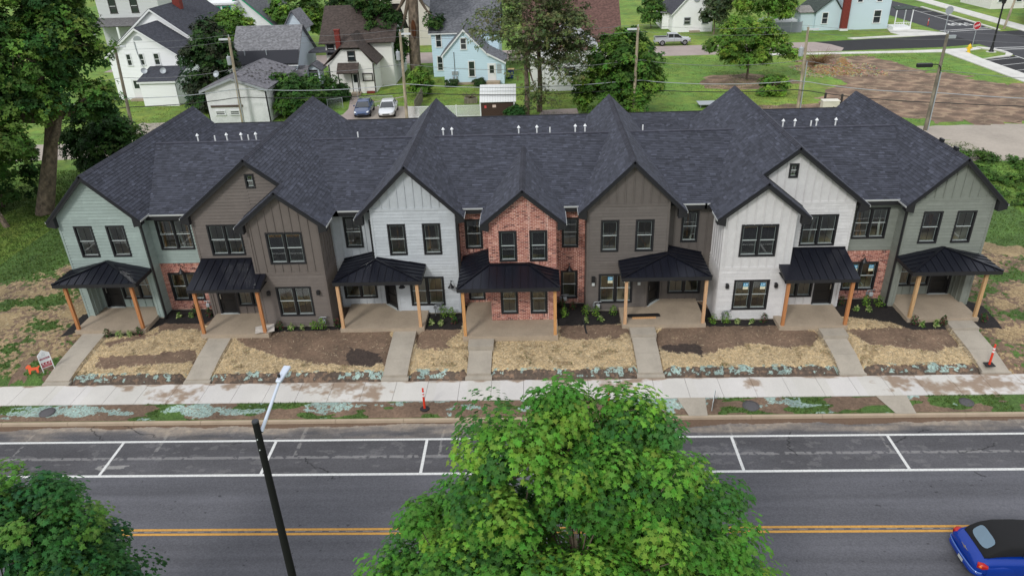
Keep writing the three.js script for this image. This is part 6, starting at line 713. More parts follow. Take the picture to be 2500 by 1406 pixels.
{ const t = thing('cream_house', 'cream house with brown jerkinhead roof and red chimney', 'house'), w = farSide([236, 235, 229]), rf = farRoof([92, 80, 74]), F = front(-86.5), Fm = front(-90.5); part('wall', (() => { const g = new GB(); const p = [[-23.7, GY], [-18.6, GY], [-18.6, 4.0], [-19.9, 5.6], [-22.1, 5.6], [-23.7, 4.0]]; lapPrism(g, p, F, -.1, w); lapPrism(g, rect(-93, -86.5, GY, 4), leftF(-23.7), -.1, w); lapPrism(g, rect(86.5, 93, GY, 4), rightF(-18.6), -.1, w); return g.geo(); })(), w, t);
  const slope = (P) => { const U = V(...P[1]).sub(V(...P[0])).normalize(), c = V(...P[2]).sub(V(...P[0])); c.addScaledVector(U, -c.dot(U)).normalize(); const Fr = frame(P[0], U.toArray(), c.toArray()), O = V(...P[0]); part('roof', new GB().prism(P.map(p => { const d = V(...p).sub(O); return [d.dot(U), d.dot(c)]; }), Fr, -.02, .1).geo(), rf, t); };
  slope([[-24.2, 3.9, -93], [-24.2, 3.9, -86.1], [-22.15, 5.85, -86.1], [-21.0, 6.9, -87.4], [-21.0, 6.9, -93]]); slope([[-18.1, 3.9, -86.1], [-18.1, 3.9, -93], [-21.0, 6.9, -93], [-21.0, 6.9, -87.4], [-19.85, 5.85, -86.1]]); slope([[-22.15, 5.8, -86.05], [-19.85, 5.8, -86.05], [-21.0, 6.9, -87.4]]);
  block(t, -24.9, -17.0, -90.5, -100, GY, 6.1, 'x', 9.3, w, rf, { ridge: -95, ov: .6 }); fwin(t, F, -21.4, -20.5, 4.3, 5.45, M.fdark); fwin(t, F, -19.95, -18.75, 2.05, 2.95, M.fdark, { glass: mat([206, 204, 196], .5) }); fwin(t, Fm, -24.7, -23.85, 4.4, 5.85, M.fdark); part('porch_roof', new GB().prism(rect(-22.6, -20.15, 0, 1.5), frame([0, 3.15, -85.2], [1, 0, 0], [0, 1.0, -1.2]), 0, .12).geo(), rf, t); for (const x of [-22.45, -20.3]) part('porch_post', box(x - .05, x + .05, GY, 3.2, -85.4, -85.3), M.fdark, t); fdoor(t, F, -21.15, -20.45, GY + .2, 3.0, M.fw, M.fdark); part('steps', merge([box(-21.3, -20.2, GY, GY + .22, -86.3, -85.2), box(-21.25, -20.3, GY, GY + .12, -85.2, -84.7)]), M.tan, t); for (const x of [-23.7, -18.6]) part('corner_trim', new GB().prism(rect(x - .07, x + .07, GY, 4), F, 0, .05).geo(), M.fdark, t); chimney(t, -23.0, -89.4, 4.8, 7.3, .28, M.redBrick); part('foundation', box(-19.6, -18.7, GY, GY + .25, -86.4, -86.1), M.redBrick, t); }
{ const t = thing('blue_house', 'light blue house with steep white trimmed gable and grey roof', 'house'), w = farSide([208, 232, 244], .2), rf = farRoof([128, 130, 136]), F = front(-89.5); block(t, -10.8, -5.7, -89.5, -94.5, GY, 4.3, 'z', 6.95, w, rf, { trim: M.fw, ridge: -8.3, ov: .25 }); { const g = new GB(); lapPrism(g, [[-5.7, GY], [-3.7, GY], [-3.7, 3.2], [-5.7, 4.2]], F, -.1, w); g.prism(rect(89.5, 94.5, GY, 3.2), rightF(-3.7), -.1, 0); part('side_wall', g.geo(), w, t); part('side_roof', new GB().prism(rect(-94.7, -89.2, 0, 2.55), frame([-3.45, 3.12, 0], [0, 0, 1], [-2.2, 1.15, 0]), -.1, .0).geo(), rf, t); part('rake_trim', new GB().prism([[-5.6, 4.32], [-3.45, 3.2], [-3.45, 3.0], [-5.6, 4.1]], front(-89.2), 0, .04).geo(), M.fw, t); }
  block(t, -12.75, -4.5, -94.5, -104, GY, 6.1, 'x', 9.8, w, rf, { ridge: -99.5, ov: .3, trim: M.fw }); fwin(t, F, -8.75, -7.95, 4.7, 6.1); fwin(t, F, -7.95, -7.1, 1.55, 3.45, M.fw, {}); const Fm = front(-94.5); fwin(t, Fm, -12.25, -11.45, 4.2, 5.95); fwin(t, Fm, -12.25, -11.45, 1.4, 3.25); fdoor(t, F, -5.55, -4.75, GY + .25, 3.0, M.fw); part('side_sheet', new GB().prism(rect(-4.55, -4.0, 1.9, 3.0), F, 0, .03).geo(), M.galv, t); part('steps', merge([box(-5.8, -4.2, GY, GY + .45, -89.4, -88.5), box(-5.7, -4.4, GY, GY + .2, -88.5, -88.1)]), M.tan, t); for (const x of [-9.75, -9.35]) { part('meter_box', box(x - .16, x + .16, 1.9, 2.3, -89.5, -89.3), M.galv, t); part('meter', cyl(.12, .12, 1.4, 1.7, x, -89.4, 10), M.galv, t); } part('service_mast', tube([[-9.55, 2.3, -89.4], [-9.55, 4.5, -89.4]], .04, .04, 6), M.pipe, t); part('foundation', box(-10.8, -5.9, GY, GY + .3, -89.48, -89.4), M.tan, t); }
{ const t = thing('brown_roof_house', 'house with large brown hipped roof half hidden behind the elm', 'house'); block(t, -1, 10.2, -96, -108, GY, 4.6, 'x', 9.2, farSide([220, 216, 206]), farRoof([124, 92, 84]), { ov: .6 }); fwin(t, front(-96), 6, 7, 2.2, 3.8); }
{ const t = thing('white_garage', 'white garage with brown front gable behind the two elms', 'garage'), F = front(-85); block(t, 1.1, 6.9, -85, -93, GY, 5.0, 'z', 7.1, farSide([248, 248, 248]), farRoof([222, 222, 224]), { trim: M.fw }); part('gable_panel', new GB().prism([[1.3, 5.0], [6.7, 5.0], [4.0, 6.95]], F, 0, .03).geo(), farSide([112, 70, 58]), t); part('white_wall_low', box(-.6, 1.05, GY, 4.2, -88, -84.9), farSide([236, 236, 234]), t); fwin(t, F, 3.2, 4.6, 2.2, 3.4); }
{ const t = thing('white_cottage', 'small white house with round gable vent beyond the back street', 'house'), w = farSide([252, 252, 252], .14), F = front(-123.2); block(t, 21.8, 28, -123.2, -134, GY, 3.7, 'z', 7.0, w, farRoof([84, 84, 94]), { trim: M.fw, ridge: 24.9 }); block(t, 20.7, 21.75, -127, -133.5, GY, 3.2, 'x', 3.5, w, farRoof([190, 190, 194])); for (const u of [23.5, 26.3]) fwin(t, F, u, u + 1.05, 1.8, 2.9, M.galv); const g = cyl(.5, .5, 0, .08, 0, 0, 18); g.rotateX(Math.PI / 2); g.translate(25.3, 5.6, -123.15); part('round_vent', g, M.galv, t); part('porch_step', box(24.4, 26, GY, GY + .25, -123.1, -122.4), M.tan, t); }
{ const t = thing('pale_blue_house', 'pale blue green house with tall red chimney near the intersection', 'house'), w = farSide([204, 222, 228], .16), rf = farRoof([82, 94, 88]), F = front(-121); block(t, 43.2, 47, -121, -128, GY, 3.5, 'z', 5.4, w, rf, { ridge: 45.6 }); block(t, 46.9, 54.2, -120.8, -131, GY, 6.3, 'z', 9, w, rf, { trim: M.fw }); { const L = front(-121.3); part('lean_to_wall', new GB().prism(rect(41, 43.2, GY, 3.3), L, -3, 0).geo(), w, t); part('lean_to_roof', new GB().prism(rect(40.7, 43.4, 0, 4.2), frame([0, 3.3, -121], [1, 0, 0], [0, .5, -4.2]), 0, .1).geo(), farRoof([176, 172, 166]), t); } fwin(t, F, 44.1, 45.1, 1.6, 3.35); fwin(t, front(-120.8), 51.8, 53.0, 1.5, 3.5); for (const u of [49, 51.9]) fwin(t, front(-120.8), u, u + .9, 4.6, 6.0); part('chimney', box(46.9, 47.9, GY, 8.2, -120.75, -120.1), M.redBrick, t); part('chimney_foot', box(46.8, 48, GY - .05, GY + .3, -120.8, -119.9), M.fw, t); part('porch_roof', new GB().prism(rect(54.3, 57.2, 0, 1.5), frame([0, 3.6, -119], [1, 0, 0], [0, .45, -2.2]), 0, .12).geo(), rf, t); part('porch_deck', box(54.4, 57, GY, GY + .5, -121.6, -119), M.fw, t); for (const [x, z] of [[54.5, -119.1], [56.9, -119.1], [56.9, -121.4]]) part('porch_post', box(x - .06, x + .06, GY + .5, 3.7, z - .06, z + .06), M.fw, t); part('porch_rail', merge([box(54.5, 56.9, 1.75, 1.82, -119.13, -119.07), ...Array.from({ length: 9 }, (_, i) => box(54.7 + i * .26, 54.74 + i * .26, 1.2, 1.76, -119.12, -119.08))]), M.fw, t); }
{ const t = thing('grey_porch_house', 'grey house with hipped porch at the upper left edge', 'house'), w = farSide([206, 208, 208], .2); block(t, -70, -60, -124, -134, GY, 9, 'x', 12, w, farRoof([120, 120, 126])); part('porch_roof', new GB().prism(rect(-70.5, -61, 0, 3.4), frame([0, 4.3, -121], [1, 0, 0], [0, .9, -3]), 0, .15).geo(), farRoof([128, 126, 126]), t); for (const x of [-70, -66, -61.4]) part('porch_post', box(x - .15, x + .15, GY, 4.3, -121.3, -121), M.fw, t); for (const x of [-68, -64.5]) fwin(t, front(-124), x, x + 1.2, 6, 8.2, M.fdark); }
{ const t = thing('green_trim_house', 'white house with bright green window trim in the background', 'house'), w = farSide([238, 240, 240]), gt = mat([36, 150, 108], .6); block(t, -45.5, -36.5, -109, -121, GY, 5.2, 'z', 9.6, w, farRoof([118, 120, 124]), { trim: gt, ridge: -41.2 }); part('porch', box(-46.2, -41.6, 5.6, 8.6, -110.5, -107.2), w, t); part('porch_roof', box(-46.6, -41.2, 8.6, 8.85, -111, -106.9), M.fw, t); for (let k = 0; k < 3; k++) fwin(t, front(-107.2), -46.0 + k * 1.5, -44.8 + k * 1.5, 6.2, 8.4, gt); }
{ const t = thing('grey_far_house', 'grey roofed house beyond the cream house', 'house'); block(t, -26, -15, -118, -130, GY, 5.5, 'z', 10, farSide([214, 208, 196]), farRoof([132, 134, 140])); fwin(t, front(-118), -22, -20.8, 2, 4, M.fw); }
{ const t = thing('white_far_building', 'low white building at the top edge beyond the lawn', 'building'); block(t, -24, -12, -160, -170, GY, 4.5, 'x', 6.5, farSide([240, 240, 240]), farRoof([140, 140, 146])); for (const x of [-21, -17]) fwin(t, front(-160), x, x + 1.3, 1.8, 3.4, M.galv); }
{ const t = thing('white_corner_house', 'white house at the top right beyond the far sidewalk', 'house'); block(t, 79, 88, -138, -148, GY, 4.5, 'z', 8, farSide([236, 234, 228]), farRoof([120, 116, 112])); for (const x of [80, 83]) fwin(t, front(-138), x, x + 1.1, 1.7, 3.6, M.fw); }
{ // brown shed with white metal roof
  const t = thing('metal_shed', 'brown shed with white metal roof behind the lattice fence', 'shed'); part('wall', box(-5.45, -2.1, GY, 2.6, -75.4, -73), mat([72, 52, 44], .8, { map: sideGrain }), t); const rf = (z0, y0, z1, y1) => { for (let k = 0; k < 14; k++) { const w = 3.6 / 14, F = frame([-5.55 + k * w, y0, z0], [1, 0, 0], [0, y1 - y0, z1 - z0]), H = Math.hypot(y1 - y0, z1 - z0); part('roof_panel', new GB().prism(rect(.006, w - .006, 0, H), F, 0, .04).geo(), M.fw, t); } }; rf(-72.85, 2.48, -73.7, 3.35); rf(-73.7, 3.37, -74.6, 3.8); rf(-74.6, 3.8, -75.5, 3.4); for (const x of [-5.5, -2.15]) part('corner_trim', box(x - .06, x + .06, GY, 2.5, -73, -72.94), M.fw, t); part('red_notice', box(-5.1, -4.9, 1.9, 2.15, -73, -72.98), mat([206, 80, 84], .6), t); part('white_notice', box(-4.3, -3.95, 1.95, 2.2, -73, -72.98), mat([224, 200, 190], .6), t); part('loose_board', box(-3.6, -2.9, GY, GY + .08, -72.9, -72.7), M.tan, t); }
// ---------------------------------------------------------------- fences
{ const t = thing('lattice_fence', 'white diamond lattice fence beside the brown shed', 'fence'); const x0 = -13.0, x1 = -5.62, z = -74.6, H = 1.12, y0 = GY + .05; for (let k = 0; k <= 3; k++) { const x = x0 + (x1 - x0) * k / 3; part('post', box(x - .05, x + .05, GY - .1, GY + H + .12, z - .05, z + .05), M.fw, t); } for (const y of [y0, y0 + H - .07]) part('rail', box(x0, x1, y, y + .07, z - .03, z + .03), M.fw, t);
  for (const s of [1, -1]) { const F = front(z + s * .012), n = 62; for (let k = -9; k < n; k++) { const a = x0 + k * .13, w = .045, p = s > 0 ? [[a, y0], [a + w, y0], [a + w + H, y0 + H], [a + H, y0 + H]] : [[a + H, y0], [a + H + w, y0], [a + w, y0 + H], [a, y0 + H]]; const q = band(p, 0, x0, x1); if (q) part('lattice_slat', new GB().prism(q, F, -.008, .008).geo(), M.fw, t); } } }
{ const t = thing('chain_link_fence', 'low chain link fence with gate around the cream house yard', 'fence'); const pts = [[-22.4, -79], [-20.9, -79.6], [-20.0, -83], [-19.3, -80.1], [-15.5, -79.9]]; for (const p of pts) part('post', cyl(.03, .03, GY, GY + 1.15, p[0], p[1], 8), M.galv, t); for (const [a, b] of [[0, 1], [3, 4]]) { const A = pts[a], B = pts[b]; part('top_rail', tube([[A[0], GY + 1.1, A[1]], [B[0], GY + 1.1, B[1]]], .022, .022, 6), M.galv, t); const d = V(B[0] - A[0], 0, B[1] - A[1]), L = d.length(); d.normalize(); const F = frame([A[0], GY, A[1]], d.toArray(), [0, 1, 0]), g = new GB(); for (let u = -1; u < L; u += .12) for (const s of [1, -1]) { const q = band(s > 0 ? [[u, .03], [u + .012, .03], [u + 1.07, 1.08], [u + 1.058, 1.08]] : [[u + 1.058, .03], [u + 1.07, .03], [u + .012, 1.08], [u, 1.08]], 0, 0, L); if (q) g.prism(q, F, s * .004, s * .004 + .004, undefined, false); } const m = part('wire_mesh', g.geo(), M.galv, t); m.userData.kind = 'stuff'; } }
struct('garden_path', flatPoly([[-21.2, -84.6], [-20.2, -84.6], [-19.0, -77.5], [-18.6, -74], [-20.4, -74], [-20.2, -79]], GY + .012), M.pink); struct('stepping_path', flatPoly([[-19.3, -80.6], [-19.3, -81], [-15, -84.4], [-14.7, -84.1]], GY + .012), M.walk);
{ const t = thing('board_fence', 'weathered grey board fence beside the cream house yard', 'fence'); for (let k = 0; k < 20; k++) part('board', box(-12.55, -12.5, GY, GY + 1.35 + NP[k * 7] * .15, -76 - k * .3 - .26, -76 - k * .3), M.poleGrey, t); part('rail', box(-12.5, -12.44, GY + .9, GY + 1.0, -82, -75.9), M.poleGrey, t); }
{ const t = thing('grey_panel_fence', 'grey panel fence in front of the white boat', 'fence'); for (let k = 0; k < 4; k++) part('panel', box(34.6 + k * 1.6, 36.15 + k * 1.6, GY, GY + 1.5, -120.06, -120), mat([150, 154, 164], .8), t); for (let k = 0; k < 5; k++) part('post', box(34.5 + k * 1.6, 34.6 + k * 1.6, GY, GY + 1.6, -120.1, -119.98), M.galv, t); }
{ const m = single('covered_boat', loft([[0, 1.0, 2.1, .5, .7], [.6, .9, 2.4, .9, .6], [3.5, .9, 2.5, 1.0, .6], [5.2, .9, 2.3, .8, .6], [6, 1.0, 2.0, .2, .7]], .6), mat([238, 240, 240], .5), 'white covered boat behind the grey panel fence', 'boat'); m.position.set(34.8, GY - .4, -122); }
// ---------------------------------------------------------------- yard objects
{ const t = thing('utility_cabinet', 'pale concrete utility cabinet behind the grey green house', 'utility cabinet', [28.5, GY, -72.5], -.06); const g = new RoundedBoxGeometry(1.55, 1.2, .9, 2, .04); g.translate(0, .6, 0); part('cabinet', g, mat([222, 218, 200], .7), t); part('lid', box(-.8, .8, 1.2, 1.27, -.48, .48), mat([230, 226, 210], .7), t); part('latch', box(.2, .27, .7, .74, .45, .48), M.fdark, t); part('base', box(-.85, .85, -.05, .06, -.52, .52), M.walk, t); }
for (const [x, z, l] of [[30.0, -73.6, 'short dark wooden post behind the utility cabinet'], [28.6, -74.2, 'dark post stub just behind the cabinet']]) single('post_stub', merge([cyl(.12, .11, GY - .1, GY + 1.5, x, z, 10), cyl(.115, .06, GY + 1.5, GY + 1.56, x, z, 10)]), M.fdark, l, 'post', 'post stubs by the cabinet');
{ const t = thing('fire_hydrant', 'yellow fire hydrant on the corner grass island', 'fire hydrant', [56.0, GY, -100.2]); part('barrel', lathe([[.2, 0], [.2, .06], [.14, .08], [.14, .55], [.17, .57], [.17, .62], [.13, .66], [.1, .76], [0, .8]], 16), mat([236, 196, 40], .5), t); for (const s of [-1, 1]) { const g = cyl(.07, .07, 0, .14, 0, 0, 12); g.rotateZ(-s * Math.PI / 2); g.translate(s * .12, .45, 0); part('nozzle', g, mat([236, 196, 40], .5), t); } part('top_nut', cyl(.03, .03, .8, .86, 0, 0, 6), mat([236, 196, 40], .5), t); t.scale.setScalar(1.35); }
{ const c = document.createElement('canvas'); c.width = c.height = 128; const x = c.getContext('2d'); x.fillStyle = '#b3202c'; x.fillRect(0, 0, 128, 128); x.fillStyle = '#f2f2f2'; x.font = 'bold 42px sans-serif'; x.textAlign = 'center'; x.fillText('STOP', 64, 79); const tx = new THREE.CanvasTexture(c); tx.colorSpace = THREE.SRGBColorSpace; const t = thing('stop_sign', 'red octagonal stop sign at the corner facing the alley side', 'stop sign', [58.6, GY, -104.3]); part('post', box(-.03, .03, 0, 2.9, -.03, .03), M.galv, t); const g = new THREE.CircleGeometry(.5, 8); g.rotateZ(Math.PI / 8); g.translate(0, 2.7, .04); part('sign_face', g, mat([255, 255, 255], .5, { map: tx }), t); const b = new THREE.CylinderGeometry(.54, .54, .02, 8); b.rotateY(Math.PI / 8); b.rotateX(Math.PI / 2); b.translate(0, 2.7, .02); part('sign_back', b, M.fw, t); }
for (const [x, z, l] of [[60.2, -115.2, 'back of an octagonal sign on a post at the far corner'], [76.5, -113.5, 'grey sign back on a post at the right edge']]) { const t = thing('sign_back', l, 'sign', [x, GY, z], 0, 'street signs seen from behind'); part('post', box(-.04, .04, 0, 3.6, -.04, .04), M.galv, t); const b = new THREE.CylinderGeometry(.6, .6, .03, 8); b.rotateY(Math.PI / 8); b.rotateX(Math.PI / 2); b.translate(0, 3.2, .05); part('panel', b, M.galv, t); }
{ const t = thing('street_lamp', 'black decorative street lamp post on the corner island', 'street lamp', [59.0, GY, -100.4]); part('post', lathe([[.32, 0], [.32, .15], [.22, .25], [.2, .7], [.12, .85], [.1, 5.6], [.14, 5.7], [.08, 5.85]], 16), M.black, t); part('lantern', lathe([[.1, 5.8], [.22, 5.95], [.3, 6.5], [.34, 6.55], [.12, 6.85], [.03, 7.05], [0, 7.1]], 12), mat([40, 42, 44], .4), t); part('footing', cyl(.6, .6, -.05, .04, 0, 0, 20), M.concFar, t); }
upole('pale utility pole beyond the far kerb at top right', 70, -117.5, 9.4, M.poleTan, { lean: 1.2 });
delineator(61.2, GY, -122.5, 'orange post beside the pale blue house parking bays'); 
{ const t = thing('wheelie_bin', 'blue lidded bin beside the light blue house', 'bin', [-3.0, GY, -92.4]); part('tub', loft([[-.35, 0, 1.0, .32], [.35, 0, 1.05, .34]], .3), mat([34, 62, 130], .6), t); part('lid', box(-.42, .42, 1.05, 1.14, -.4, .4), mat([214, 180, 120], .6), t); for (const s of [-1, 1]) { const g = cyl(.1, .1, -.04, .04, 0, 0, 12); g.rotateX(Math.PI / 2); g.translate(-.3, .1, s * .34); part('wheel', g, M.rubber, t); } }
for (const [x, z, l] of [[-25.1, -86.2, 'black rubbish bin beside the pale blue white house'], [-24.3, -85.6, 'second black rubbish bin nearer the hedge']]) { const t = thing('rubbish_bin', l, 'bin', [x, GY, z], .3, 'black bins by the hedge'); part('tub', loft([[-.33, 0, .98, .3], [.33, 0, 1.0, .33]], .3), M.rubber, t); part('lid', box(-.4, .4, .99, 1.08, -.38, .38), M.black, t); }
{ const t = thing('planter_pile', 'wooden box heaped with broken branches on the lawn', 'woodpile', [-7.05, GY, -80.4]); part('box', box(-.7, .7, 0, .55, -.4, .4), M.poleGrey, t); const r = mulberry(41); for (let k = 0; k < 22; k++) { const a = r() * 6.28, l = .5 + r() * .6; part('branch', tube([[Math.cos(a) * .1, .5 + r() * .2, Math.sin(a) * .1], [Math.cos(a) * l, .7 + r() * .45, Math.sin(a) * l * .6]], .05, .03, 5), M.twig, t); } }
{ // brush heap and straw heap on the bare lot
  const t = thing('straw_heap', 'golden heap of wood chips and straw on the bare lot', 'heap', [36.3, GY, -91.6]), r = mulberry(55), L = [], hh = (x, z) => { const d = Math.hypot(x / 3.4, z / 2.2) + (fbm(x * .9 + 8, z * .9, 3) - .5) * .7; return d > 1 ? -.06 : 1.2 * (1 - d) * (.55 + .8 * fbm(x * 1.6 + 5, z * 1.6, 4)); };
  part('heap', sheet(lin2(-4, 4, 60), lin2(-3, 3, 44), hh, (x, z) => [x, z]), mat([214, 176, 126], .95, { map: rep(conc(120, [200, 196, 190]), .4, .4) }), t);
  const strip = (() => { const q = new GB(); q.quad([-.5, -.05, 0], [.5, -.05, 0], [.5, .05, .05], [-.5, .05, 0]); return q.geo(); })(); for (let k = 0; k < 9000; k++) { const x = (r() - .5) * 10, z = (r() - .5) * 7, y = hh(x, z); if (y < 0 && r() < .8) continue; L.push([[x, Math.max(0, y) + .03, z], [(r() - .5), 1, (r() - .5)], r() * 6.28, .2 + r() * .3, [.52, .4, .25].map(v => v * (.45 + r() * .9))]); } const s = scatter('chips', strip, mat([255, 255, 255], .95, { side: THREE.DoubleSide }), L, t); s.userData.kind = 'stuff';
  const b = thing('brush_pile', 'tangle of dry brown branches beside the straw heap', 'brush pile', [34.6, GY, -93.6]); const tw = []; for (let k = 0; k < 170; k++) { const a = r() * 6.28, l = .8 + r() * 1.9, h = .3 + r() * 1.6; tw.push(tube([[(r() - .5) * 1.2, .1, (r() - .5) * .8], [Math.cos(a) * l * .5, h * .8, Math.sin(a) * l * .4], [Math.cos(a) * l, h * (.4 + r()), Math.sin(a) * l * .7]], .03, .01, 4, 4)); } part('branches', merge(tw), mat([122, 92, 62], .9), b).userData.kind = 'stuff'; }
{ const g = box(16.6, 18.6, GY + .3, GY + .36, -77.2, -75.6); const t = thing('flat_panel', 'grey flat panel on legs lying on the lawn by the roof', 'table', [0, 0, 0]); part('top', g, M.galv, t); for (const [x, z] of [[16.8, -77], [18.4, -77], [16.8, -75.8], [18.4, -75.8]]) part('leg', box(x - .03, x + .03, GY, GY + .3, z - .03, z + .03), M.galv, t); }
// ---------------------------------------------------------------- background trees and bushes
const far = (name, label, cat, group, seed, x, z, trunkTop, rr, blobs, pal, o = {}) => tree(name, label, cat, group, { seed, trunk: o.trunk ?? [[x, GY - .1, z], [x + .1, trunkTop * .5, z], [x + (o.lx ?? 0), trunkTop, z]], r: rr, leaf: leafSpray, ls: o.ls ?? .5, per: o.per ?? 30, cr: o.cr ?? .8, pal, blobs, twigs: o.twigs ?? .15, droop: o.droop, taper: o.taper });
const pBright = [[0.121, 0.243, 0.0338], [0.162, 0.297, 0.0405], [0.0945, 0.189, 0.0297], [0.216, 0.351, 0.0473]], pMid = [[0.0675, 0.149, 0.027], [0.0945, 0.189, 0.0324], [0.054, 0.121, 0.027], [0.121, 0.23, 0.0405]], pElm = [[0.115, 0.142, 0.054], [0.0945, 0.121, 0.0473], [0.135, 0.169, 0.0607], [0.0743, 0.108, 0.0378]];
far('elm_tree', 'tall loose grey green elm in front of the white garage', 'tree', null, 61, -.95, -73.3, 7, .3, [[-.3, 9.6, -73.4, 3.2, 2.6, 2.4, 62], [-3.6, 9.3, -73.2, 2.4, 2.0, 2.0, 40], [3.0, 8.8, -73.6, 2.4, 2.4, 2.0, 40], [-.8, 6.6, -73.2, 2.4, 1.8, 1.8, 30], [3.2, 5.6, -73.6, 2.2, 1.6, 1.8, 28], [.4, 3.0, -72.9, 1.6, 1.3, 1.4, 16], [-.5, 12.3, -73.5, 3.4, 1.6, 2.2, 40]], pElm.map(c => c.map(v => v * 1.15)), { per: 20, ls: .34, cr: .95, twigs: .5 });
far('elm_tree', 'second darker elm trunk just right of the first elm', 'tree', null, 62, .35, -76, 7.5, .3, [[2.6, 10.4, -76, 2.6, 2.4, 2.2, 44], [1.2, 7.2, -76, 2.6, 1.8, 2.0, 34], [4.2, 7.0, -76, 1.8, 1.8, 1.6, 22]], pElm.map(c => c.map(v => v * .8)), { per: 26, ls: .36, twigs: .5 });
far('round_tree', 'dense round dark green tree behind the tan pole', 'tree', null, 63, 8.0, -75, 3, .3, [[8.6, 5.4, -75.2, 3.3, 3.2, 2.6, 110], [6.2, 3.2, -74.6, 2.3, 2.2, 2.0, 56], [10.2, 3.8, -74.8, 2.2, 2.6, 2.0, 56], [8.2, 1.9, -73.8, 2.6, 1.5, 1.6, 44]], [[.05, .125, .02], [.07, .16, .024], [.095, .2, .028], [.13, .24, .032]], { per: 34 });
far('young_maple', 'spreading light green maple on the lawn behind the white house', 'tree', null, 64, 24.6, -88.5, 3, .16, [[24.2, 5.9, -88.5, 3.0, 1.7, 2.6, 80], [21.7, 4.4, -88.4, 1.9, 1.3, 1.8, 34], [27.0, 4.4, -88.5, 2.0, 1.3, 1.8, 34], [24.4, 3.2, -88.2, 2.8, .9, 2.0, 40], [29.0, 3.4, -88.4, .9, .9, .9, 10]], pBright, { per: 30, ls: .42, cr: .7 });
far('low_shrub', 'leafy shrub at the foot of the spreading maple', 'shrub', null, 65, 25.2, -80.5, 1.2, .06, [[25.2, 1.7, -80.5, 1.3, 1.2, 1.1, 26]], pBright, { cr: .5 });
far('ailanthus_tree', 'dark feathery tree between white house and block garage', 'tree', null, 66, -35.4, -81, 5, .2, [[-34.6, 7.4, -81, 1.9, 2.4, 1.8, 56], [-36.8, 6.4, -81, 1.2, 1.1, 1.2, 18], [-35.2, 4.0, -80.6, 2.0, 2.2, 1.8, 54], [-33.2, 6.2, -81, 1.2, 1.6, 1.2, 24], [-37.0, 3.2, -80.6, 1.1, 1.0, 1.1, 14], [-35.6, 1.8, -80, 1.8, 1.1, 1.3, 28]], [[.022, .06, .02], [.032, .08, .022], [.05, .11, .026], [.045, .06, .03]], { per: 32 });
far('round_tree', 'bright green round tree above the grey roof', 'tree', null, 67, -39.4, -100, 5, .2, [[-39.2, 6.4, -100, 2.6, 2.3, 2.2, 80]], pBright);
far('round_tree', 'mid green broad tree beyond the grey roofed house', 'tree', null, 68, -34.5, -112, 5, .25, [[-34.6, 6.6, -112, 4.2, 2.9, 3.2, 120], [-31.4, 5.4, -112, 2.0, 2.0, 2.0, 36]], pBright.concat(pMid));
far('dark_tree', 'dark tree between broad tree and cream house', 'tree', null, 69, -28.2, -116, 5, .25, [[-28, 6.6, -116, 3.0, 3.2, 2.6, 80]], [[.02, .055, .014], [.03, .075, .018], [.045, .1, .022]]);
tree('old_trunk_tree', 'thick scarred trunk with dark leaves left of the light blue house', 'tree', null, { seed: 70, trunk: [[-14.9, GY - .1, -94], [-14.85, 4, -94], [-14.6, 8, -94], [-14.4, 12, -94]], r: .72, taper: .8, leaf: leafSpray, ls: .46, per: 32, cr: .8, pal: [[.028, .075, .018], [.04, .1, .02], [.065, .135, .025]], twigs: .2, blobs: [[-18.4, 7.4, -93.5, 2.2, 2.6, 1.9, 66], [-17.4, 4.6, -93.2, 1.6, 1.6, 1.5, 34], [-14.6, 13, -94, 4.0, 2.6, 3.0, 70], [-19.6, 10, -94, 2.0, 1.8, 1.8, 30], [-12.2, 7.4, -94.6, .9, 1.0, .9, 9]] });
{ const g = new THREE.SphereGeometry(1, 16, 12); g.scale(.3, 1.1, .16); g.translate(-14.62, 6.6, -93.36); single('trunk_scar', g, mat([176, 122, 82], .95, { map: rep(barkTex, 1, 1) }), 'pale orange torn scar on the thick old trunk', 'trunk scar'); }
far('ivy_shrub', 'leafy sapling at the base of the scarred trunk', 'shrub', null, 71, -12.9, -84, 1.4, .06, [[-12.9, 2.2, -84, 1.2, 1.6, 1.0, 34]], pBright, { cr: .5 });
far('hedge_bush', 'large dark bush beside the block garage', 'shrub', null, 72, -25.2, -76.5, 1.6, .1, [[-25.0, 2.2, -76.6, 1.9, 1.9, 1.6, 64], [-24.0, 2.2, -81.5, 2.0, 1.7, 2.2, 60], [-26.2, 3.2, -78.4, 1.4, 1.3, 1.4, 26]], [[.035, .1, .018], [.05, .125, .02], [.08, .17, .025]]);
far('clipped_shrub', 'round clipped dark green shrub by the cream house steps', 'shrub', null, 73, -21.9, -83.3, .6, .05, [[-21.9, 1.45, -83.3, 1.0, .9, .9, 60]], [[.03, .085, .018], [.04, .1, .02]], { cr: .34, ls: .28 });
for (const [x, z, r, l] of [[-10.0, -88.7, .55, 'low dark shrub at the left foot of the light blue house'], [-6.7, -88.8, .5, 'low twiggy shrub below the light blue house window']]) far('low_shrub', l, 'shrub', 'shrubs below the light blue house', 74 + Math.floor(r * 100), x, z, .4, .04, [[x, GY + .45, z, r * 1.2, r * .8, r, 14]], [[.03, .08, .02], [.05, .09, .03]], { cr: .34, ls: .28 });
far('shed_shrub', 'leafy green shrub at the right corner of the brown shed', 'shrub', null, 76, -2.0, -72.5, .8, .04, [[-2.0, 1.35, -72.5, .8, .75, .7, 24]], [[.03, .1, .022], [.045, .125, .025]], { cr: .4, ls: .4 });
far('cottage_tree', 'grey green tree in front of the small white house', 'tree', null, 77, 27.3, -119, 3, .14, [[27.4, 4.6, -119.3, 2.0, 2.6, 1.8, 52]], [[.06, .09, .04], [.08, .115, .05], [.05, .08, .03]]);
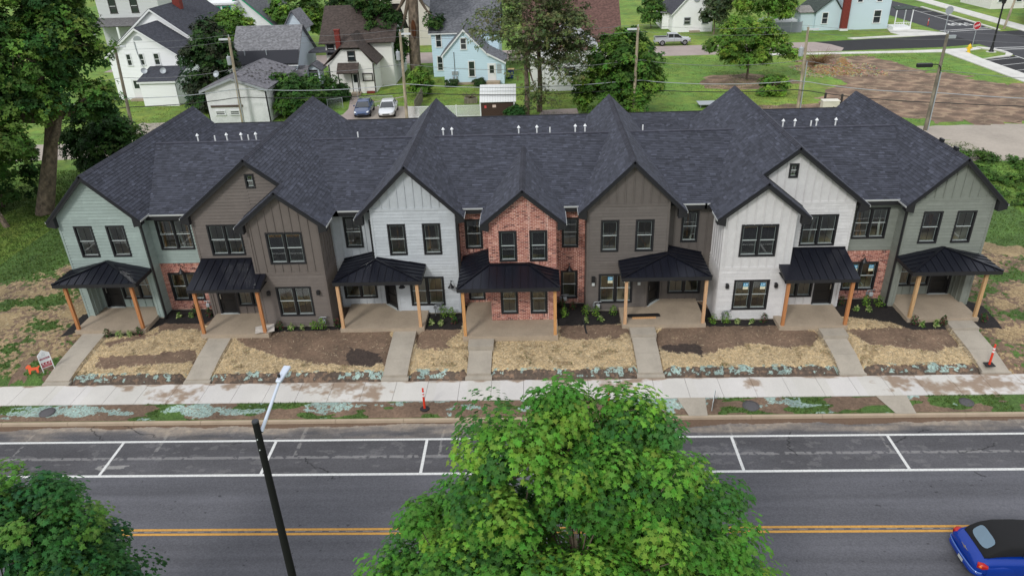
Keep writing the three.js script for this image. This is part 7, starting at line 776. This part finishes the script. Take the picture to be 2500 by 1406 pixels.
far('street_tree', 'bright green tree beyond the spreading maple', 'tree', null, 78, 35.0, -118, 4, .16, [[33.0, 6.0, -118, 3.0, 2.8, 2.4, 70], [36.6, 4.6, -117.6, 2.0, 2.2, 1.8, 40]], pBright);
far('street_tree', 'darker tree left of the pale blue green house', 'tree', null, 79, 38.6, -123, 4, .16, [[38.2, 5.4, -124, 2.6, 3.0, 2.2, 60], [32, 7.4, -126, 3.2, 3, 2.6, 60]], pMid);
far('cottage_bush', 'round bush left of the small white house', 'shrub', null, 80, 19.0, -128, 1.6, .1, [[19.0, 3.2, -128, 1.8, 2.2, 1.6, 44]], pMid);
for (const [x, z, h, l] of [[78, -121, 4.4, 'dark tree at the right edge beyond the far pole'], [82, -126, 5, 'taller dark tree behind the right edge tree'], [74, -168, 4, 'distant tree at the end of the far sidewalk'], [10, -165, 5, 'distant tree behind the far lawn left of the drive'], [40, -160, 6, 'distant tree above the pale blue green house'], [-2, -150, 7, 'distant tree above the elms'], [-52, -138, 6, 'distant tree behind the green trimmed house'], [-20, -146, 6, 'distant tree above the cream house']]) far('distant_tree', l, 'tree', 'distant trees along the top edge', 90 + Math.floor(Math.abs(x)), x, z, h * .5, .2, [[x, h * .9, z, h * .75, h * .7, h * .6, 70]], pMid, { ls: .7, cr: 1.0, per: 24 });
for (const [x, z, r, l] of [[34.5, -57.5, 1.7, 'bushy weeds at the gravel edge behind the grey green house'], [37.6, -55.5, 1.6, 'weed clump at the right edge by the gravel'], [32.6, -53.5, 1.5, 'leafy weeds right of the grey green roof'], [35.2, -51.5, 1.6, 'green weed mound at the right edge'], [31.2, -49.8, 1.3, 'low weeds nearest the grey green house'], [33.8, -47.6, 1.4, 'weed patch at right above the straw strip']]) far('weed_clump', l, 'weeds', 'weeds right of the row', 110 + Math.floor(r * 50 + x), x, z, .4, .03, [[x, GY + .18, z, r, .36, r * .9, 34]], [[.075, .16, .028], [.1, .2, .032], [.06, .13, .026]], { cr: .36, ls: .24, per: 26 });
{ const r = mulberry(909), L = [], Cg = [[.11, .2, .03], [.14, .24, .035], [.09, .16, .03], [.18, .25, .05]]; // tufts on the back lawns
  for (let i = 0; i < 60000; i++) { const x = -50 + r() * 100, z = -69 - r() * 34; if (x > 16 && inPoly([[26, -70], [58, -67.4], [44, -98.5], [33, -98]], x, z)) continue; if (x > -21 && x < -11 && z > -80) continue; if (fbm(x * .5, z * .5, 3) < .42) continue; const k = .7 + r() * .7, c = Cg[Math.floor(r() * 4)]; L.push([[x, GY, z], [(r() - .5) * .4, 1, (r() - .5) * .4], r() * 6.28, .08 + r() * .08, c.map(v => v * k)]); }
  const bl = leafBlade.clone(); bl.rotateX(Math.PI / 2); tag(scatter('back_lawn_grass', bl, M.leaf, L, scene), 'blades of grass on the lawns behind the alley', 'grass', null, 'stuff'); }
renderer.render(scene, camera);
